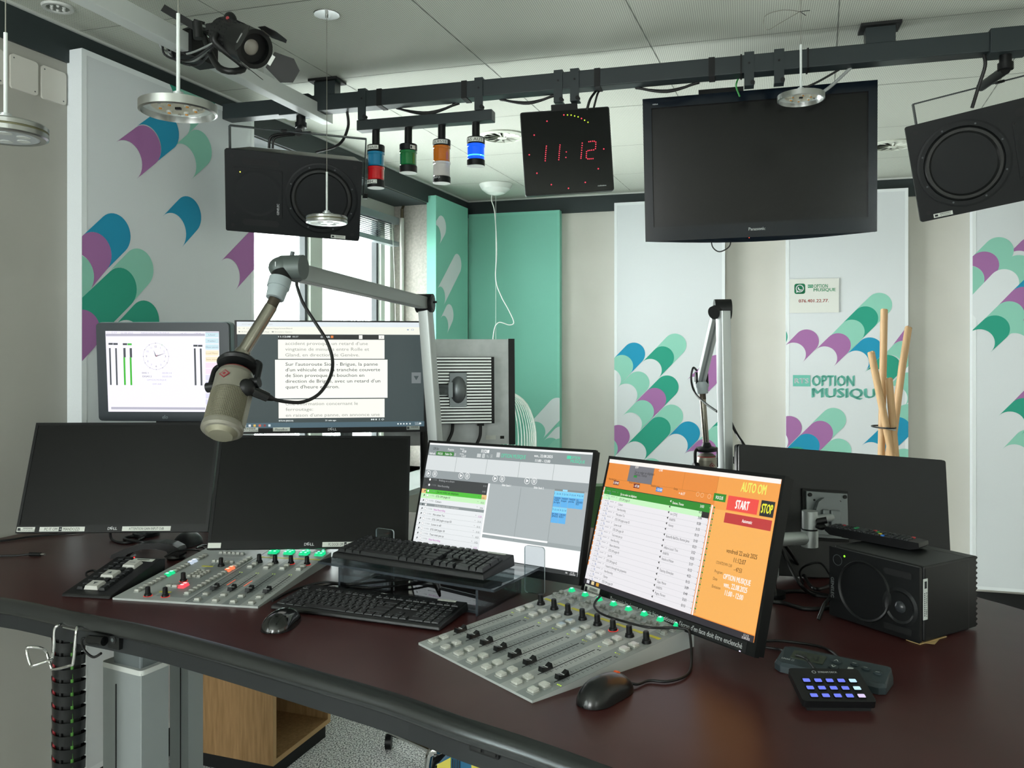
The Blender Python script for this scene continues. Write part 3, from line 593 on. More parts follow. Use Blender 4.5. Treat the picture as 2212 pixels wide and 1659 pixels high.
# hung loudspeakers (local x along the long side, face towards -y)
SPK = mat('speaker_baffle', '#0f1315', .5, noise=(800, '#0c1012', .4, .6), spec=.3); CAB = mat('speaker_cabinet', '#4d4c45', .55); CONE = mat('speaker_cone', '#0b0d0e', .6); RUB = mat('speaker_surround', '#121414', .42)
def speaker(label, M, flip, sticker, hang):
    s = -1 if flip else 1; W_, H_ = .56, .345
    r = thing('hanging_loudspeaker', label, 'loudspeaker', M, 'loudspeakers hung on the ceiling rail'); m = MB()
    m.rbox((0, .009, 0), (W_, .018, H_), .008, SPK, axis='y')
    for x, z in ((-.25, .145), (.25, .145), (-.25, -.145), (.25, -.145)): m.disc(x, z, .008, -.0004, BLACKM)
    m.build('baffle', r)
    m = MB(); tp_x = .72 if flip else .84; m.box((0, 0, 0), (W_-.006, H_-.006, .255), CAB, M=Matrix.Translation((0, .145, 0)) @ Matrix.Rotation(-PI/2, 4, 'X'), taper=tp_x); m.build('cabinet', r, bevel=.006)
    wx = s*.115; m = MB(Matrix.Translation((wx, 0, 0)) @ Matrix.Rotation(PI/2, 4, 'X'))
    m.lathe([(.151, -.001), (.151, .003), (.144, .004), (.130, .004), (.128, .001)], SPK, seg=48); m.lathe([(.128, .001), (.122, .008), (.112, .008), (.105, .000)], RUB, seg=48)
    m.lathe([(.105, .0), (.098, -.004), (.030, -.040)], CONE, seg=48); wf_ = m.build('woofer', r)
    MB(Matrix.Translation((wx, .040, 0)) @ Matrix.Rotation(PI/2, 4, 'X')).lathe([(.030, 0), (.022, .014), (.010, .020), (0, .021)], RUB).build('dust_cap', wf_)
    for k in range(8): a = PI/8+k*PI/4; MB().cyl((wx+.137*math.cos(a), -.005, .137*math.sin(a)), (wx+.137*math.cos(a), -.0035, .137*math.sin(a)), .0035, GASK, seg=8).build('screw', wf_)
    tx = -s*.150
    # tweeter plate: a square shallow horn
    m = MB(); m.prism(rrect(.205, .205, .008), -.0025, .0, SPK, M=Matrix.Translation((tx, 0, 0)), axis='y')
    for x in (-.093, .093):
        for z in (-.093, .093): m.cyl((tx+x, -.0045, z), (tx+x, -.002, z), .0045, BLACKM, seg=10)
    m.lathe([(.098, .003), (.080, .0022), (.055, -.004), (.035, -.014), (.018, -.024)], SPK, seg=40, M=Matrix.Translation((tx, 0, 0)) @ Matrix.Rotation(PI/2, 4, 'X'))
    m.text('GENELEC', tx+.086, -.062, .0095, PRINTW, -.0032, w_=.048, align='c', rot=PI/2 if not flip else -PI/2)
    tp_ = m.build('tweeter_plate', r)
    MB(Matrix.Translation((tx, .018, 0))).ball((0, 0, 0), .018, mat('tweeter_dome', '#2c3033', .3), sy=.7).build('tweeter', tp_)
    for z in (.128, -.128): MB().prism(rrect(.15, .026, .012), -.0006, 0, BLACKM, M=Matrix.Translation((-s*.135, 0, z+s*0)), axis='y').build('bass_port', r)
    if not flip: MB().disc(tx-.068, .083, .0025, -.0035, glow('#f2f24a', 3), seg=10).build('power_light', tp_)
    m = MB().box((sticker, -.0004, -.160), (.062, .0006, .014), LABEL); m.box((sticker-.022, -.001, -.160), (.010, .0006, .007), INK); m.text('RTSCP25724', sticker+.008, -.163, .004, INK, -.001, w_=.032, align='c')
    for k in range(9): m.rect(sticker-.010+k*.004, -.159, sticker-.008+k*.004, -.155, -.001, INK)
    m.build('inventory_label', r)
    # U bracket with its drop stem
    m = MB(); y = .13; zt = H_/2+hang
    if flip:
        m.box((0, y, zt), (W_*.8, .03, .005), RAILM)
        for x in (-1, 1): m.box((x*W_*.4, y, (zt+H_/2)/2-.004), (.005, .03, zt-H_/2+.008), RAILM)
    else: m.box((0, y, zt), (W_+.008, .03, .005), RAILM)
    for x in ((-1, 1) if not flip else ()): m.box((x*(W_/2+.004), y, (zt-.0)/2+.0), (.005, .03, zt), RAILM); m.cyl((x*(W_/2+.001), y, 0), (x*(W_/2+.022), y, 0), .012, BLACK, seg=12)
    m.box((.0+s*.0-.06*s, y-.0, zt), (.022, .036, .009), BLACKM)
    m.build('hanging_bracket', r)
    return r, Vector((0, y, zt))
r1, p1 = speaker('black two-way loudspeaker hung on the left end of the rail, woofer on its right', pose(-.8782, 3.2968, 2.2552, 6.74, 22.89, 3.95) @ Matrix.Scale(.95, 4), False, .19, .075)
r2, p2 = speaker('black two-way loudspeaker hung at the right end of the rail, cut by the picture edge', pose(1.6993, 2.849, 2.3125, -18, 12, -10.4), True, -.205, .075)
for r, p, x in ((r1, p1, 650), (r2, p2, 2172)):
    m = MB(); q = ROOT[r.name] @ p; t = RAIL @ Vector((rx(x), 0, -RH/2-.006)); q2 = Vector((t.x, t.y, t.z-.05))
    m.cyl(t, (t.x, t.y, t.z-.035), .019, BLACK).cyl((t.x, t.y, t.z-.028), q2, .024, BLACK); e = q-q2
    if e.length > .02: m.cyl(q2, q, .016, BLACK, seg=16)
    m.build('ball_joint', r, world=True)
m = MB(); m.tube([(-.13, .18, .16), (-.12, .19, .21), (-.03, .16, .235), (.05, .14, .25)], .006, CABLE); m.tube([(-.115, .18, .16), (-.105, .19, .205), (-.02, .17, .23)], .005, CABLE); m.build('cable', r1)

# white lighting track on the left, with the stage spotlight
tr = EYE+.985; ta = Vector((-1.255, 2.14, tr)); tb = Vector((-.790, 3.515, tr)); td = (tb-ta).normalized(); TR = frame(tb, td)
WT = mat('white_powder_coat', '#ced4d2', .4); track = thing('lighting_track', 'white square lighting track hung under the ceiling parallel to the left wall', 'track', TR)
MB().box((-1.6, 0, .03), (3.2, .05, .06), WT).build('beam', track, bevel=.002)
X = pw(TR, 590, 200)[0]; m = MB().box((X, 0, (.06+ceil_z-tr)/2), (.05, .05, ceil_z-tr-.06), WT); m.build('ceiling_drop', track)
X2 = -2.6; MB().box((X2, 0, (.06+ceil_z-tr)/2), (.05, .05, ceil_z-tr-.06), WT).build('ceiling_drop', track)
fr = at(551, 106, 2.34); bk = at(482, 72, 2.46); ax = (fr-bk).normalized(); Ls = (fr-bk).length
q = ax.to_track_quat('Z', 'Y'); SM = Matrix.Translation(bk) @ q.to_matrix().to_4x4()
sp = thing('stage_spotlight', 'black cylindrical stage spotlight with open barn doors clamped on the white track', 'spotlight', SM)
BM = mat('spot_black', '#0f1111', .45); m = MB(); R = .050
m.lathe([(0, 0), (R*.9, 0), (R, .01), (R, Ls*.62), (R*1.06, Ls*.64), (R*1.06, Ls*.98), (R*1.1, Ls), (R*.86, Ls), (R*.84, Ls-.02)], BM); m.lathe([(R*.84, Ls-.02), (R*.45, Ls-.022)], BLACK)
for k in range(28):                                           # ventilation slots
    a = 2*PI*k/28
    for j in range(3): m.box(((R+.0003)*math.cos(a), (R+.0003)*math.sin(a), .03+j*.032), (.001, .005, .02), BLACKM, M=None)
m.build('body', sp)
MB().ball((0, 0, Ls-.03), .026, mat('spot_lens_glass', '#a9a49a', .12, coat=1), sz=.45, z0=0).build('lens', sp)
for k, (a, op) in enumerate(((-.30, .95), (1.25, .12), (2.85, .35), (4.35, .10))):
    m = MB(Matrix.Rotation(a, 4, 'Z') @ Matrix.Translation((R*1.1, 0, Ls)) @ Matrix.Rotation(op, 4, 'Y'))
    m.prism([(-.026, 0), (.026, 0), (.040, .055), (.020, .085), (-.020, .085), (-.040, .055)], -.0008, .0008, BM, axis='x'); m.box((0, 0, .004), (.006, .03, .01), STEEL); m.build('barn_door', sp)
m = MB(); loc = TR @ Vector((pw(TR, 423, 115)[0], 0, .02)); c0 = loc
MB(TR).box((pw(TR, 423, 115)[0], 0, .03), (.13, .075, .085), BLACK).build('clamp_box', sp, world=True)
kn = c0+Vector((.02, -.02, .08)); m.cyl(c0+Vector((0, 0, .03)), kn+Vector((0, 0, .02)), .018, BLACK); mid = bk.lerp(fr, .35)
sd = ax.cross(Vector((0, 0, 1))).normalized(); up = sd.cross(ax)
m.tube([kn, mid-sd*.055+Vector((-.03, 0, -.03)), mid-sd*.056], .009, BM); m.tube([kn+Vector((.01, 0, -.02)), mid+Vector((-.045, 0, -.085)), mid+Vector((.03, 0, -.085)), mid+sd*.056+Vector((0, 0, -.03)), mid+sd*.056], .010, BM)
m.build('yoke', sp, world=True)
m = MB(); kk = at(497, 45, 2.42); m.ball(kk, .020, BM, sx=1.0, sz=1.3).cyl(kk, mid, .012, BM); m.cyl(kk+Vector((0, -.0195, 0)), kk+Vector((0, -.022, 0)), .005, mat('red_dot', '#8c2a2c', .5)); m.build('tilt_knob', sp, world=True)
hd = MB(); A = at(447, 60, 2.44); B = at(487, 56, 2.42); d_ = (B-A); ln = d_.length; HM = frame(A, Vector((d_.x, d_.y, 0)).normalized())
hd.M = HM; hd.box((ln/2, 0, 0), (ln, .012, .020), BM); hd.text('Filex', ln*.62, 0, .008, PRINTW, -.0065, align='c', rot=PI); hd.build('handle', sp, world=True)
m = MB(); m.M = frame(at(388, 38, 2.5), Vector((1, .2, 0)).normalized()); m.box((-.0, 0, 0), (.11, .004, .022), BM, M=Matrix.Rotation(.5, 4, 'Y')); m.cyl((.05, 0, -.01), (.055, 0, -.06), .015, BM); m.build('cable_hook', sp, world=True)
m = MB(); r_ = random.Random(3)
for k in range(6):
    o_ = c0+Vector((r_.uniform(-.03, .03), -.03-.01*k, r_.uniform(-.01, .03)))
    m.tube([bk+Vector((0, 0, 0)), o_+Vector((.04, 0, .05)), o_+Vector((-.05, 0, .03)), o_+Vector((-.06, 0, -.03)), o_+Vector((.02, 0, -.05)), mid+Vector((-.04, -.03, -.02))], .0035, CABLE if k % 3 else mat('grey_cable', '#8d9290', .5))
m.build('cable_coil', sp, world=True)

# pendant lamps
ACR = mat('clear_acrylic_edge', '#cfdcdc', .15, coat=1)
def pendant(x, y, Y, label, knot=False, led_up=False, lens='#b5b29c', roset=False, dz=0):
    P = at(x, y, Y); R = .068; r = thing('pendant_lamp', label, 'pendant lamp', Matrix.Translation(P), 'round disc pendant lamps'); m = MB()
    if led_up:                                                # open disc with bare LEDs
        m.lathe([(R, .009), (R, -.006), (R-.004, -.008), (R-.005, .004)], STEEL, seg=48); m.lathe([(R, .009), (R-.006, .011), (.012, .012)], ACR, seg=48); m.lathe([(R-.005, .004), (.046, .004)], ACR, seg=48)
        m.lathe([(.046, .003), (0, .003)], mat('led_board', '#b9b8a6', .5), seg=40); dk_ = m.build('disc', r); m = MB()
        for k in range(6): a = k*PI/3+.4; m.cyl((.03*math.cos(a), .03*math.sin(a), .003), (.03*math.cos(a), .03*math.sin(a), -.001), .005, LTPL, seg=12); m.cyl((.03*math.cos(a), .03*math.sin(a), -.001), (.03*math.cos(a), .03*math.sin(a), -.003), .0028, mat('led_phosphor', '#c98a2e', .4), seg=10)
        for a in (.1, 1.9, 4.2): m.cyl((.041*math.cos(a), .041*math.sin(a), .003), (.041*math.cos(a), .041*math.sin(a), .000), .003, CHROME, seg=8)
        m.box((0, 0, .001), (.010, .006, .004), BLACK); m.build('leds', dk_)
    else:
        m.lathe([(0, .012), (R-.004, .012), (R, .009), (R, .002), (R-.002, .001), (R-.002, -.001), (R, -.002), (R, -.010), (R-.004, -.012), (R-.014, -.012)], STEEL, seg=48, mats=[STEEL]*3+[mat('groove', '#6b6a50', .5)]*3+[STEEL]*3)
        m.build('disc', r); m = MB().lathe([(0, -.0115), (R-.014, -.0115)], mat('diffuser_'+lens[1:], lens, .3), seg=40)
        for k in range(6): a = k*PI/3; m.cyl((.032*math.cos(a), .032*math.sin(a), -.0115), (.032*math.cos(a), .032*math.sin(a), -.0122), .011, LTPL, seg=16)
        m.build('diffuser', r)
    m = MB().cyl((0, 0, .010), (0, 0, .026), .014, ALU).cyl((0, 0, .026), (0, 0, .031), .009, ALU).cyl((.017, 0, .011), (.017, 0, .022), .005, ALU); m.build('holder', r)
    L = .145*(1 if Y < 2 else .9); m = MB().cyl((0, 0, .030), (0, 0, .030+L), .0034, WT, seg=12); top = ceil_z-P.z
    m.build('rod', r); m = MB().cyl((0, 0, .030+L), (0, 0, top), .0011, mat('steel_wire', '#8e8d84', .4, .5), seg=8)
    if knot:
        k_ = at(1728, 25, Y)-P; a_ = at(1652, 50, Y)-P; b_ = at(1685, 50, Y)-P; c_ = at(1690, 22, Y)-P
        m.tube([k_, c_, a_+Vector((0, 0, .02)), a_+Vector((.005, 0, -.02)), b_, k_], .0011, MATS['steel_wire']); m.tube([k_, k_+Vector((.03, 0, .003))], .001, CABLE, smooth=1); m.tube([k_, k_+Vector((.018, 0, -.012))], .001, CABLE, smooth=1)
    m.build('cable', r)
    if roset: MB().lathe([(0, 0), (0, -.001), (.042, -.003), (.044, 0)], STEEL, M=Matrix.Translation((0, 0, top-.001))).cyl((0, 0, top-.015), (0, 0, top), .005, STEEL, seg=12).build('ceiling_rose', r)
pendant(706, 475, 2.745, 'steel disc pendant lamp hanging in front of the left loudspeaker, its ceiling rose visible', roset=True, lens='#cfd6c4')
pendant(385, 236, 1.50, 'disc pendant lamp with bare LEDs in front of the wide white panel', led_up=True)
pendant(12, 283, 1.46, 'steel disc pendant lamp cut by the left edge of the view', lens='#aab0b4')
pendant(1730, 212, 2.46, 'disc pendant lamp with bare LEDs hanging in front of the television, its wire knotted short', knot=True, led_up=True)

# white wire lamp with ceiling bowl
bp = pz(1071, 398, ceil_z); wl = thing('wire_lamp', 'white wire-ribbed pendant lamp in the corner with a white ceiling bowl', 'pendant lamp', Matrix.Translation((bp.x, bp.y, 0)))
WW = mat('white_enamel', '#dfe6df', .35)
MB(Matrix.Translation((0, 0, ceil_z))).lathe([(.112, -.001), (.112, -.005), (.095, -.035), (.06, -.062), (.02, -.074), (0, -.076)], WW, seg=40).build('ceiling_bowl', wl)
g = lambda x, y: (at(x, y, bp.y)-Vector((bp.x, bp.y, 0)))
m = MB().tube([g(1063, 420), g(1062, 433), g(1069, 462), g(1073, 540), g(1071, 603), g(1083, 640), g(1099, 670), g(1110, 696), g(1100, 702), g(1077, 697), g(1066, 722), g(1064, 800)], .0035, WCABLE, smooth=8)
m.cyl((0, 0, ceil_z-.07), (0, 0, 1.35), .0012, WCABLE, seg=8); m.build('cable', wl)
m = MB(); cz = g(1071, 945)[2]; Rw = .272
for k in range(64):
    a = 2*PI*k/64; m.tube([(math.cos(a)*r_*Rw, math.sin(a)*r_*Rw, cz+z_*.33) for r_, z_ in ((.12, .95), (.45, .90), (.78, .68), (.97, .25), (1, -.2), (.93, -.6), (.8, -.9))], .0022, WW, seg=5, smooth=3)
for z_, r_ in ((.95, .12), (-.9, .8)): m.tube([(r_*Rw*math.cos(2*PI*k/32), r_*Rw*math.sin(2*PI*k/32), cz+z_*.33) for k in range(32)], .003, WW, closed=True, smooth=1, seg=6)
m.cyl((0, 0, cz+.31), (0, 0, cz-.05), .035, WW); m.build('rib_shade', wl)
# ================================================================ the desk
DZ = 1.04
def D(x, y, h=0): return pz(x, y, DZ+h)
edge_px = [(0, 1290), (163, 1321), (325.5, 1352), (488, 1393), (651, 1438.6), (849, 1495), (998, 1547), (1147.6, 1595), (1297, 1648.5)]
front = [Vector((-1.84, 2.06, DZ)), Vector((-1.52, 2.02, DZ))]+[D(*p) for p in edge_px]+[Vector((.32, 1.0, DZ)), Vector((.62, .72, DZ)), Vector((.88, .40, DZ)), Vector((1.02, .1, DZ)), Vector((1.1, -.25, DZ))]
front = spline(front, 4)
back = [Vector((-1.60, 2.62, 0)), Vector((-1.37, 3.0, 0)), Vector((-1.0, 3.12, 0)), Vector((-.4, 3.02, 0)), Vector((.0, 2.88, 0)), Vector((.3, 2.72, 0)), Vector((.7, 2.47, 0)), Vector((.96, 2.22, 0)), D(2139, 1297.5), D(2212, 1318), Vector((1.35, 1.45, 0)), Vector((1.48, .9, 0)), Vector((1.53, .3, 0)), Vector((1.55, -.25, 0))]
back = spline(back, 4)
TOP = mat('maroon_linoleum', '#40201f', .33, noise=(7, '#472827', .35, .7), spec=.3)
desk = thing('studio_desk', 'large curved height-adjustable studio desk with a dark maroon top and steel front tube', 'desk', Matrix.Translation((-.3, 2.2, 0)))
m = MB(); P = [(p.x, p.y) for p in front]+[(p.x, p.y) for p in back[::-1]]
m.prism(P, DZ-.03, DZ, mat('desk_edge', '#4a4b48', .5), top=TOP); m.build('desktop', desk, world=True)
# rounded steel front tube, then the fascia
pf = [(.004, .002), (.016, .0), (.027, -.007), (.034, -.018), (.035, -.030), (.029, -.040), (.018, -.046), (.004, -.047)]
TUBE = mat('dark_steel_tube', '#5c5f61', .25, 1)
MB().sweep(front, [(a*.74, b_*.74) for a, b_ in pf], TUBE, smooth=True).build('front_tube', desk, world=True)
FAS = mat('grey_fascia', '#15191b', .5)
MB().sweep([p+Vector((0, 0, 0)) for p in front], [(.006, -.030), (.009, -.067), (-.02, -.067), (-.02, -.030)], FAS).build('fascia', desk, world=True)
# undercarriage: lifting columns
def col(x0, x1, y, Yc, dep, nm, top, mm):
    a = at(x0, y, Yc); b_ = at(x1, y, Yc); return a.x, b_.x
CG = mat('grey_column', '#9aa1a1', .45, .3); CG2 = mat('dark_grey_column', '#70787a', .4, .3)
LCM = frame(Vector((-1.1337, 2.27, 0)), Vector((.138, -.07, 0)).normalized()); wd = .155; dp_ = .09; zt = at(305, 1455, 2.2).z
m = MB(LCM); m.box((wd*.5, dp_/2, zt/2), (wd, dp_, zt), CG); m.box((wd*.36, -.001, zt/2-.02), (.003, .004, zt-.05), BLACKM); m.build('lifting_column', desk, bevel=.008, world=True)
m = MB(LCM); m.rbox((wd*.5, dp_/2, zt), (wd+.006, dp_+.006, .014), .012, LTPL); m.build('column_collar', desk, world=True)
MB(LCM).box((wd*.55, dp_/2, (zt+DZ-.03)/2), (wd*.72, dp_*.8, DZ-.03-zt), CG2).build('inner_column', desk, bevel=.006, world=True)
MB(LCM).box((wd/2, .05, .02), (.18, .6, .04), CG2).build('foot', desk, bevel=.006, world=True)
q = at(387, 1500, 2.44); MB(frame(Vector((q.x, 2.44, 0)), Vector((.985, -.17, 0)).normalized())).box((0, .04, (DZ-.03)/2), (.062, .08, DZ-.03), CG).box((.005, -.001, .5), (.003, .003, .9), BLACKM).build('side_column', desk, bevel=.004, world=True)
MB(Matrix.Translation((.95, 1.35, 0))).box((0, 0, (DZ-.03)/2), (.14, .14, DZ-.03), CG).box((0, 0, .02), (.7, .18, .04), CG2).build('lifting_column', desk, bevel=.006, world=True)
# sockets and jack adapter in the fascia
def onfas(x, y):
    best = min(range(len(front)-1), key=lambda i: abs((front[i].x-0)/front[i].y*F+HX-x)); a, b_ = front[best-1], front[best+1]; d_ = (b_-a); d_.z = 0; d_.normalize()
    Mf = frame(front[best], d_); X, Z = pw(Mf, x, y, .012); return Mf, X, Z
Mf, X, Z = onfas(1045, 1609); m = MB(Mf); m.box((X, -.010, Z), (.056, .006, .032), BLACK)
for k in (-1, 1): m.box((X+k*.014, -.014, Z), (.022, .003, .024), BLACKM)
m.build('socket_plate', desk, bevel=.001, world=True)
Mf, X, Z = onfas(250, 1384); m = MB(Mf); m.box((X, -.012, Z), (.034, .012, .032), BLACK).cyl((X, -.020, Z+.004), (X, -.017, Z+.004), .009, BLACKM).cyl((X, -.021, Z+.004), (X, -.0205, Z+.004), .004, GASK); m.build('jack_socket', desk, world=True)
m = MB(Mf); m.cyl((X-.055, -.030, Z), (X-.015, -.028, Z+.002), .010, BLACKG).ball((X-.058, -.030, Z), .010, BLACKG, seg=14)
m.tube([(X-.06, -.03, Z), (X-.085, -.028, Z-.004), (X-.088, -.02, Z-.03), (X-.06, -.02, Z-.042), (X-.035, -.02, Z-.03)], .0028, CABLE)
tag(m.build('jack_plug'), 'black plug with a thin cable pushed into the socket under the desk front', 'plug')
# headphone hook
Mf, X, Z = onfas(120, 1360); hk = MB(Mf); g = lambda x, y, o=.035: (pw(Mf, x, y, o)[0], -o, pw(Mf, x, y, o)[1])
hk.tube([g(168, 1353, .012), g(166, 1357, .03), g(163, 1380), g(158, 1430), g(150, 1438), g(116, 1446), g(110, 1440), g(100, 1410), g(88, 1400, .05), g(62, 1398, .07), g(57, 1405, .07), g(66, 1437, .07), g(74, 1437, .07), g(104, 1427, .05), g(112, 1422), g(116, 1400), g(118, 1360), g(126, 1351, .03), g(132, 1349, .012)], .0032, CHROME, smooth=5)
hk.box((g(152, 1353, .012)[0], -.013, g(152, 1353, .012)[2]), (.045, .004, .012), STEEL)
tag(hk.build('headphone_hook'), 'bent chrome wire hook under the front edge of the desk', 'hook')
# spiral cable sleeve
xc = at(147, 1500, 2.12).x; sl = thing('cable_sleeve', 'thick black spiral-wrapped cable bundle hanging from the desk to the floor at the left', 'cable sleeve', Matrix.Translation((xc, 2.12, 0)))
m = MB(); zt = DZ-.06; m.cyl((0, 0, 0), (0, 0, zt), .030, BLACKM, seg=20)
N = 34; V = []; Fs = []; sg = 20; k = 0
for i in range(N*sg+1):
    a = 2*PI*i/sg; z = zt-(i/sg)*.034
    if z < .02: break
    r_ = .040+.002*math.sin(a*3); V += [(r_*math.cos(a), r_*math.sin(a), z), ((r_-.001)*math.cos(a), (r_-.001)*math.sin(a), z-.012), (r_*.97*math.cos(a), r_*.97*math.sin(a), z-.025)]; k += 1
for i in range(k-1):
    for j in range(2): b_ = i*3+j; Fs.append((b_, b_+3, b_+4, b_+1))
m.add(V, Fs, mat('spiral_wrap', '#0e1011', .3), True); m.build('spiral_wrap', sl)
m = MB()
for a, c_ in ((-2.3, '#7a1a20'), (-.8, '#3a6f24'), (-1.6, '#0d0e0f')): m.cyl((.0335*math.cos(a), .0335*math.sin(a), .02), (.0335*math.cos(a), .0335*math.sin(a), zt), .004, mat('wire_'+c_[1:], c_, .5), seg=8)
m.build('cables', sl)
# low wooden cabinet behind the desk
OAK = mat('oak_veneer', '#a5835a', .5, noise=(14, '#83653f', .3, .75, (6, 6, .5)))
OAKE = mat('oak_edge', '#b08f62', .5)
p0 = Vector((-.904, 3.10, 0)); dl = Vector((.3487, -.0848, 0)).normalized(); Mc = Matrix.Translation(p0) @ Matrix.Rotation(math.atan2(.35, .124), 4, 'Z')   # local x along the open face, y into the cabinet (left)
cab = thing('open_cabinet', 'low oak cabinet with an open compartment on the floor behind the desk leg', 'cabinet', Mc)
Lc = .40; Dc = .42; Hc = .72; t = .02; z0 = .06; m = MB()
m.box((t/2, Dc/2, z0+Hc/2), (t, Dc, Hc), OAK).box((Lc-t/2, Dc/2, z0+Hc/2), (t, Dc, Hc), OAK).box((Lc/2, Dc/2, z0+t/2), (Lc-2*t, Dc, t), OAK).box((Lc/2, Dc/2, z0+Hc-t/2), (Lc-2*t, Dc, t), OAK).box((Lc/2, Dc-t/2, z0+Hc/2), (Lc-2*t, t, Hc-2*t), OAK)
m.box((Lc/2, Dc/2, z0+.36), (Lc-2*t, Dc-t, t), OAK)
for a in ((0, z0, t, z0+Hc), (Lc-t, z0, Lc, z0+Hc), (t, z0, Lc-t, z0+t)): m.rect(*a, -.0006, OAKE)
m.build('carcass', cab); MB().box((Lc/2, Dc/2, z0/2), (Lc-.03, Dc-.03, z0), BLACKM).build('plinth', cab)
m = MB(Mc); r_ = random.Random(5)
for k in range(7): m.tube([(.10+r_.uniform(-.02, .02), .12+r_.uniform(-.04, .04), z0+t+.006+.012*k+.008*math.sin(a)) if 0 else (.07+.05*math.cos(a+k), .12+.05*math.sin(a+k), z0+t+.008+.014*k+.01*math.sin(a*2)) for a in [2*PI*j/10 for j in range(10)]], .004, CABLE, closed=True, smooth=3, seg=6)
tag(m.build('cable_coil'), 'coil of thin black cable lying inside the open oak cabinet', 'cable')
# striped bag under the desk front
bg = Matrix.Translation(at(1066, 1640, 2.35).xy.to_3d()+Vector((0, 0, .0))) @ Matrix.Rotation(-.35, 4, 'Z'); ztop = at(1000, 1606, 2.35).z
BB = mat('bag_blue', '#1d5f82', .6); BY = mat('bag_yellow', '#c9bd4e', .6); bag = thing('shopping_bag', 'blue and yellow printed bag on the floor under the front of the desk', 'bag', bg)
m = MB(); m.prism([(-.14, 0), (.16, 0), (.17, ztop*.9), (.10, ztop), (-.08, ztop), (-.13, ztop*.93)], -.09, .09, BB, axis='y'); 
m.prism([(-.145, .01), (-.105, .01), (-.092, ztop*.975), (-.134, ztop*.92)], -.093, -.0905, BY, axis='y'); m.ring(.05, ztop*.78, .075, .022, -.0915, BY, seg=28)
m.rect(-.03, ztop*.93, .04, ztop*.99, -.0916, BY)
for k in range(4): m.rect(-.088+.007*k, .02, -.085+.007*k, ztop*.97, -.0945, INK)
m.build('body', bag); m = MB(); m.tube([(-.05, -.08, ztop), (-.03, -.08, ztop-.02), (.05, -.09, ztop-.03), (.09, -.08, ztop)], .006, BY); m.build('handle', bag)
# swivel stool: only its chrome base shows
st = thing('swivel_stool', 'chrome five-star base of a stool with black castors under the desk', 'stool', Matrix.Translation((-.20, 3.02, 0))); m = MB()
for k in range(5):
    a = 2.3+2*PI*k/5; L = .46 if k == 0 else .30
    m.tube([(0, 0, .12), (.6*L*math.cos(a), .6*L*math.sin(a), .095), (L*math.cos(a), L*math.sin(a), .075)], .016, CHROME)
m.cyl((0, 0, .08), (0, 0, .15), .04, CHROME).build('base', st); 
for k in range(5): a = 2.3+2*PI*k/5; L = .46 if k == 0 else .30; MB().cyl((L*math.cos(a)-.012, L*math.sin(a), .03), (L*math.cos(a)+.012, L*math.sin(a), .03), .03, BLACK).cyl((L*math.cos(a), L*math.sin(a), .03), (L*math.cos(a), L*math.sin(a), .08), .008, BLACK, seg=10).build('castor', st)
MB().cyl((0, 0, .15), (0, 0, .46), .02, CHROME).build('gas_lift', st); MB().lathe([(0, .46), (.17, .47), (.18, .50), (.15, .53), (0, .535)], BLACKM).build('seat', st)
fr_ = MB(); a = at(926, 1648, 2.5); b_ = at(952, 1619, 2.5); c2_ = at(935, 1659, 2.5)
m = MB(); m.tube([Vector((b_.x+.05, 2.55, b_.z+.03)), b_, a, Vector((a.x-.01, 2.5, .02))], .013, CHROME); m.tube([Vector((b_.x+.05, 2.57, b_.z-.0)), Vector((b_.x, 2.52, b_.z-.03)), Vector((a.x+.005, 2.5, a.z-.04)), Vector((a.x+.02, 2.5, .02))], .012, BLACK)
m.box((a.x+.02, 2.52, .01), (.12, .12, .02), BLACK)
tag(m.build('folding_stand'), 'bent chrome and black foot of a stand beside the printed bag', 'stand')
# green armchair beyond the desk
q = at(1290, 1100, 3.25); GR = mat('green_felt', '#3c5f3a', .95, noise=(300, '#33522f', .3, .7)); ch = thing('green_chair', 'green upholstered chair behind the desk between two monitors', 'chair', Matrix.Translation((q.x+.03, 3.3, 0)) @ Matrix.Rotation(.15, 4, 'Z'))
zt = at(1290, 1052, 3.25).z; m = MB(); pb = [(-.22, .62), (.22, .62), (.235, zt-.12), (.19, zt-.03), (.11, zt), (-.11, zt), (-.19, zt-.03), (-.235, zt-.12)]
m.prism(pb, -.03, .04, GR, axis='y'); m.build('backrest', ch, bevel=.02); MB().rbox((0, .26, .56), (.48, .48, .09), .08, GR).build('seat', ch, bevel=.01)
MB().cyl((0, .26, .05), (0, .26, .52), .025, CHROME).lathe([(0, .0), (.24, .0), (.24, .012), (.04, .05), (0, .05)], CHROME, M=Matrix.Translation((0, .26, 0))).build('pedestal', ch)
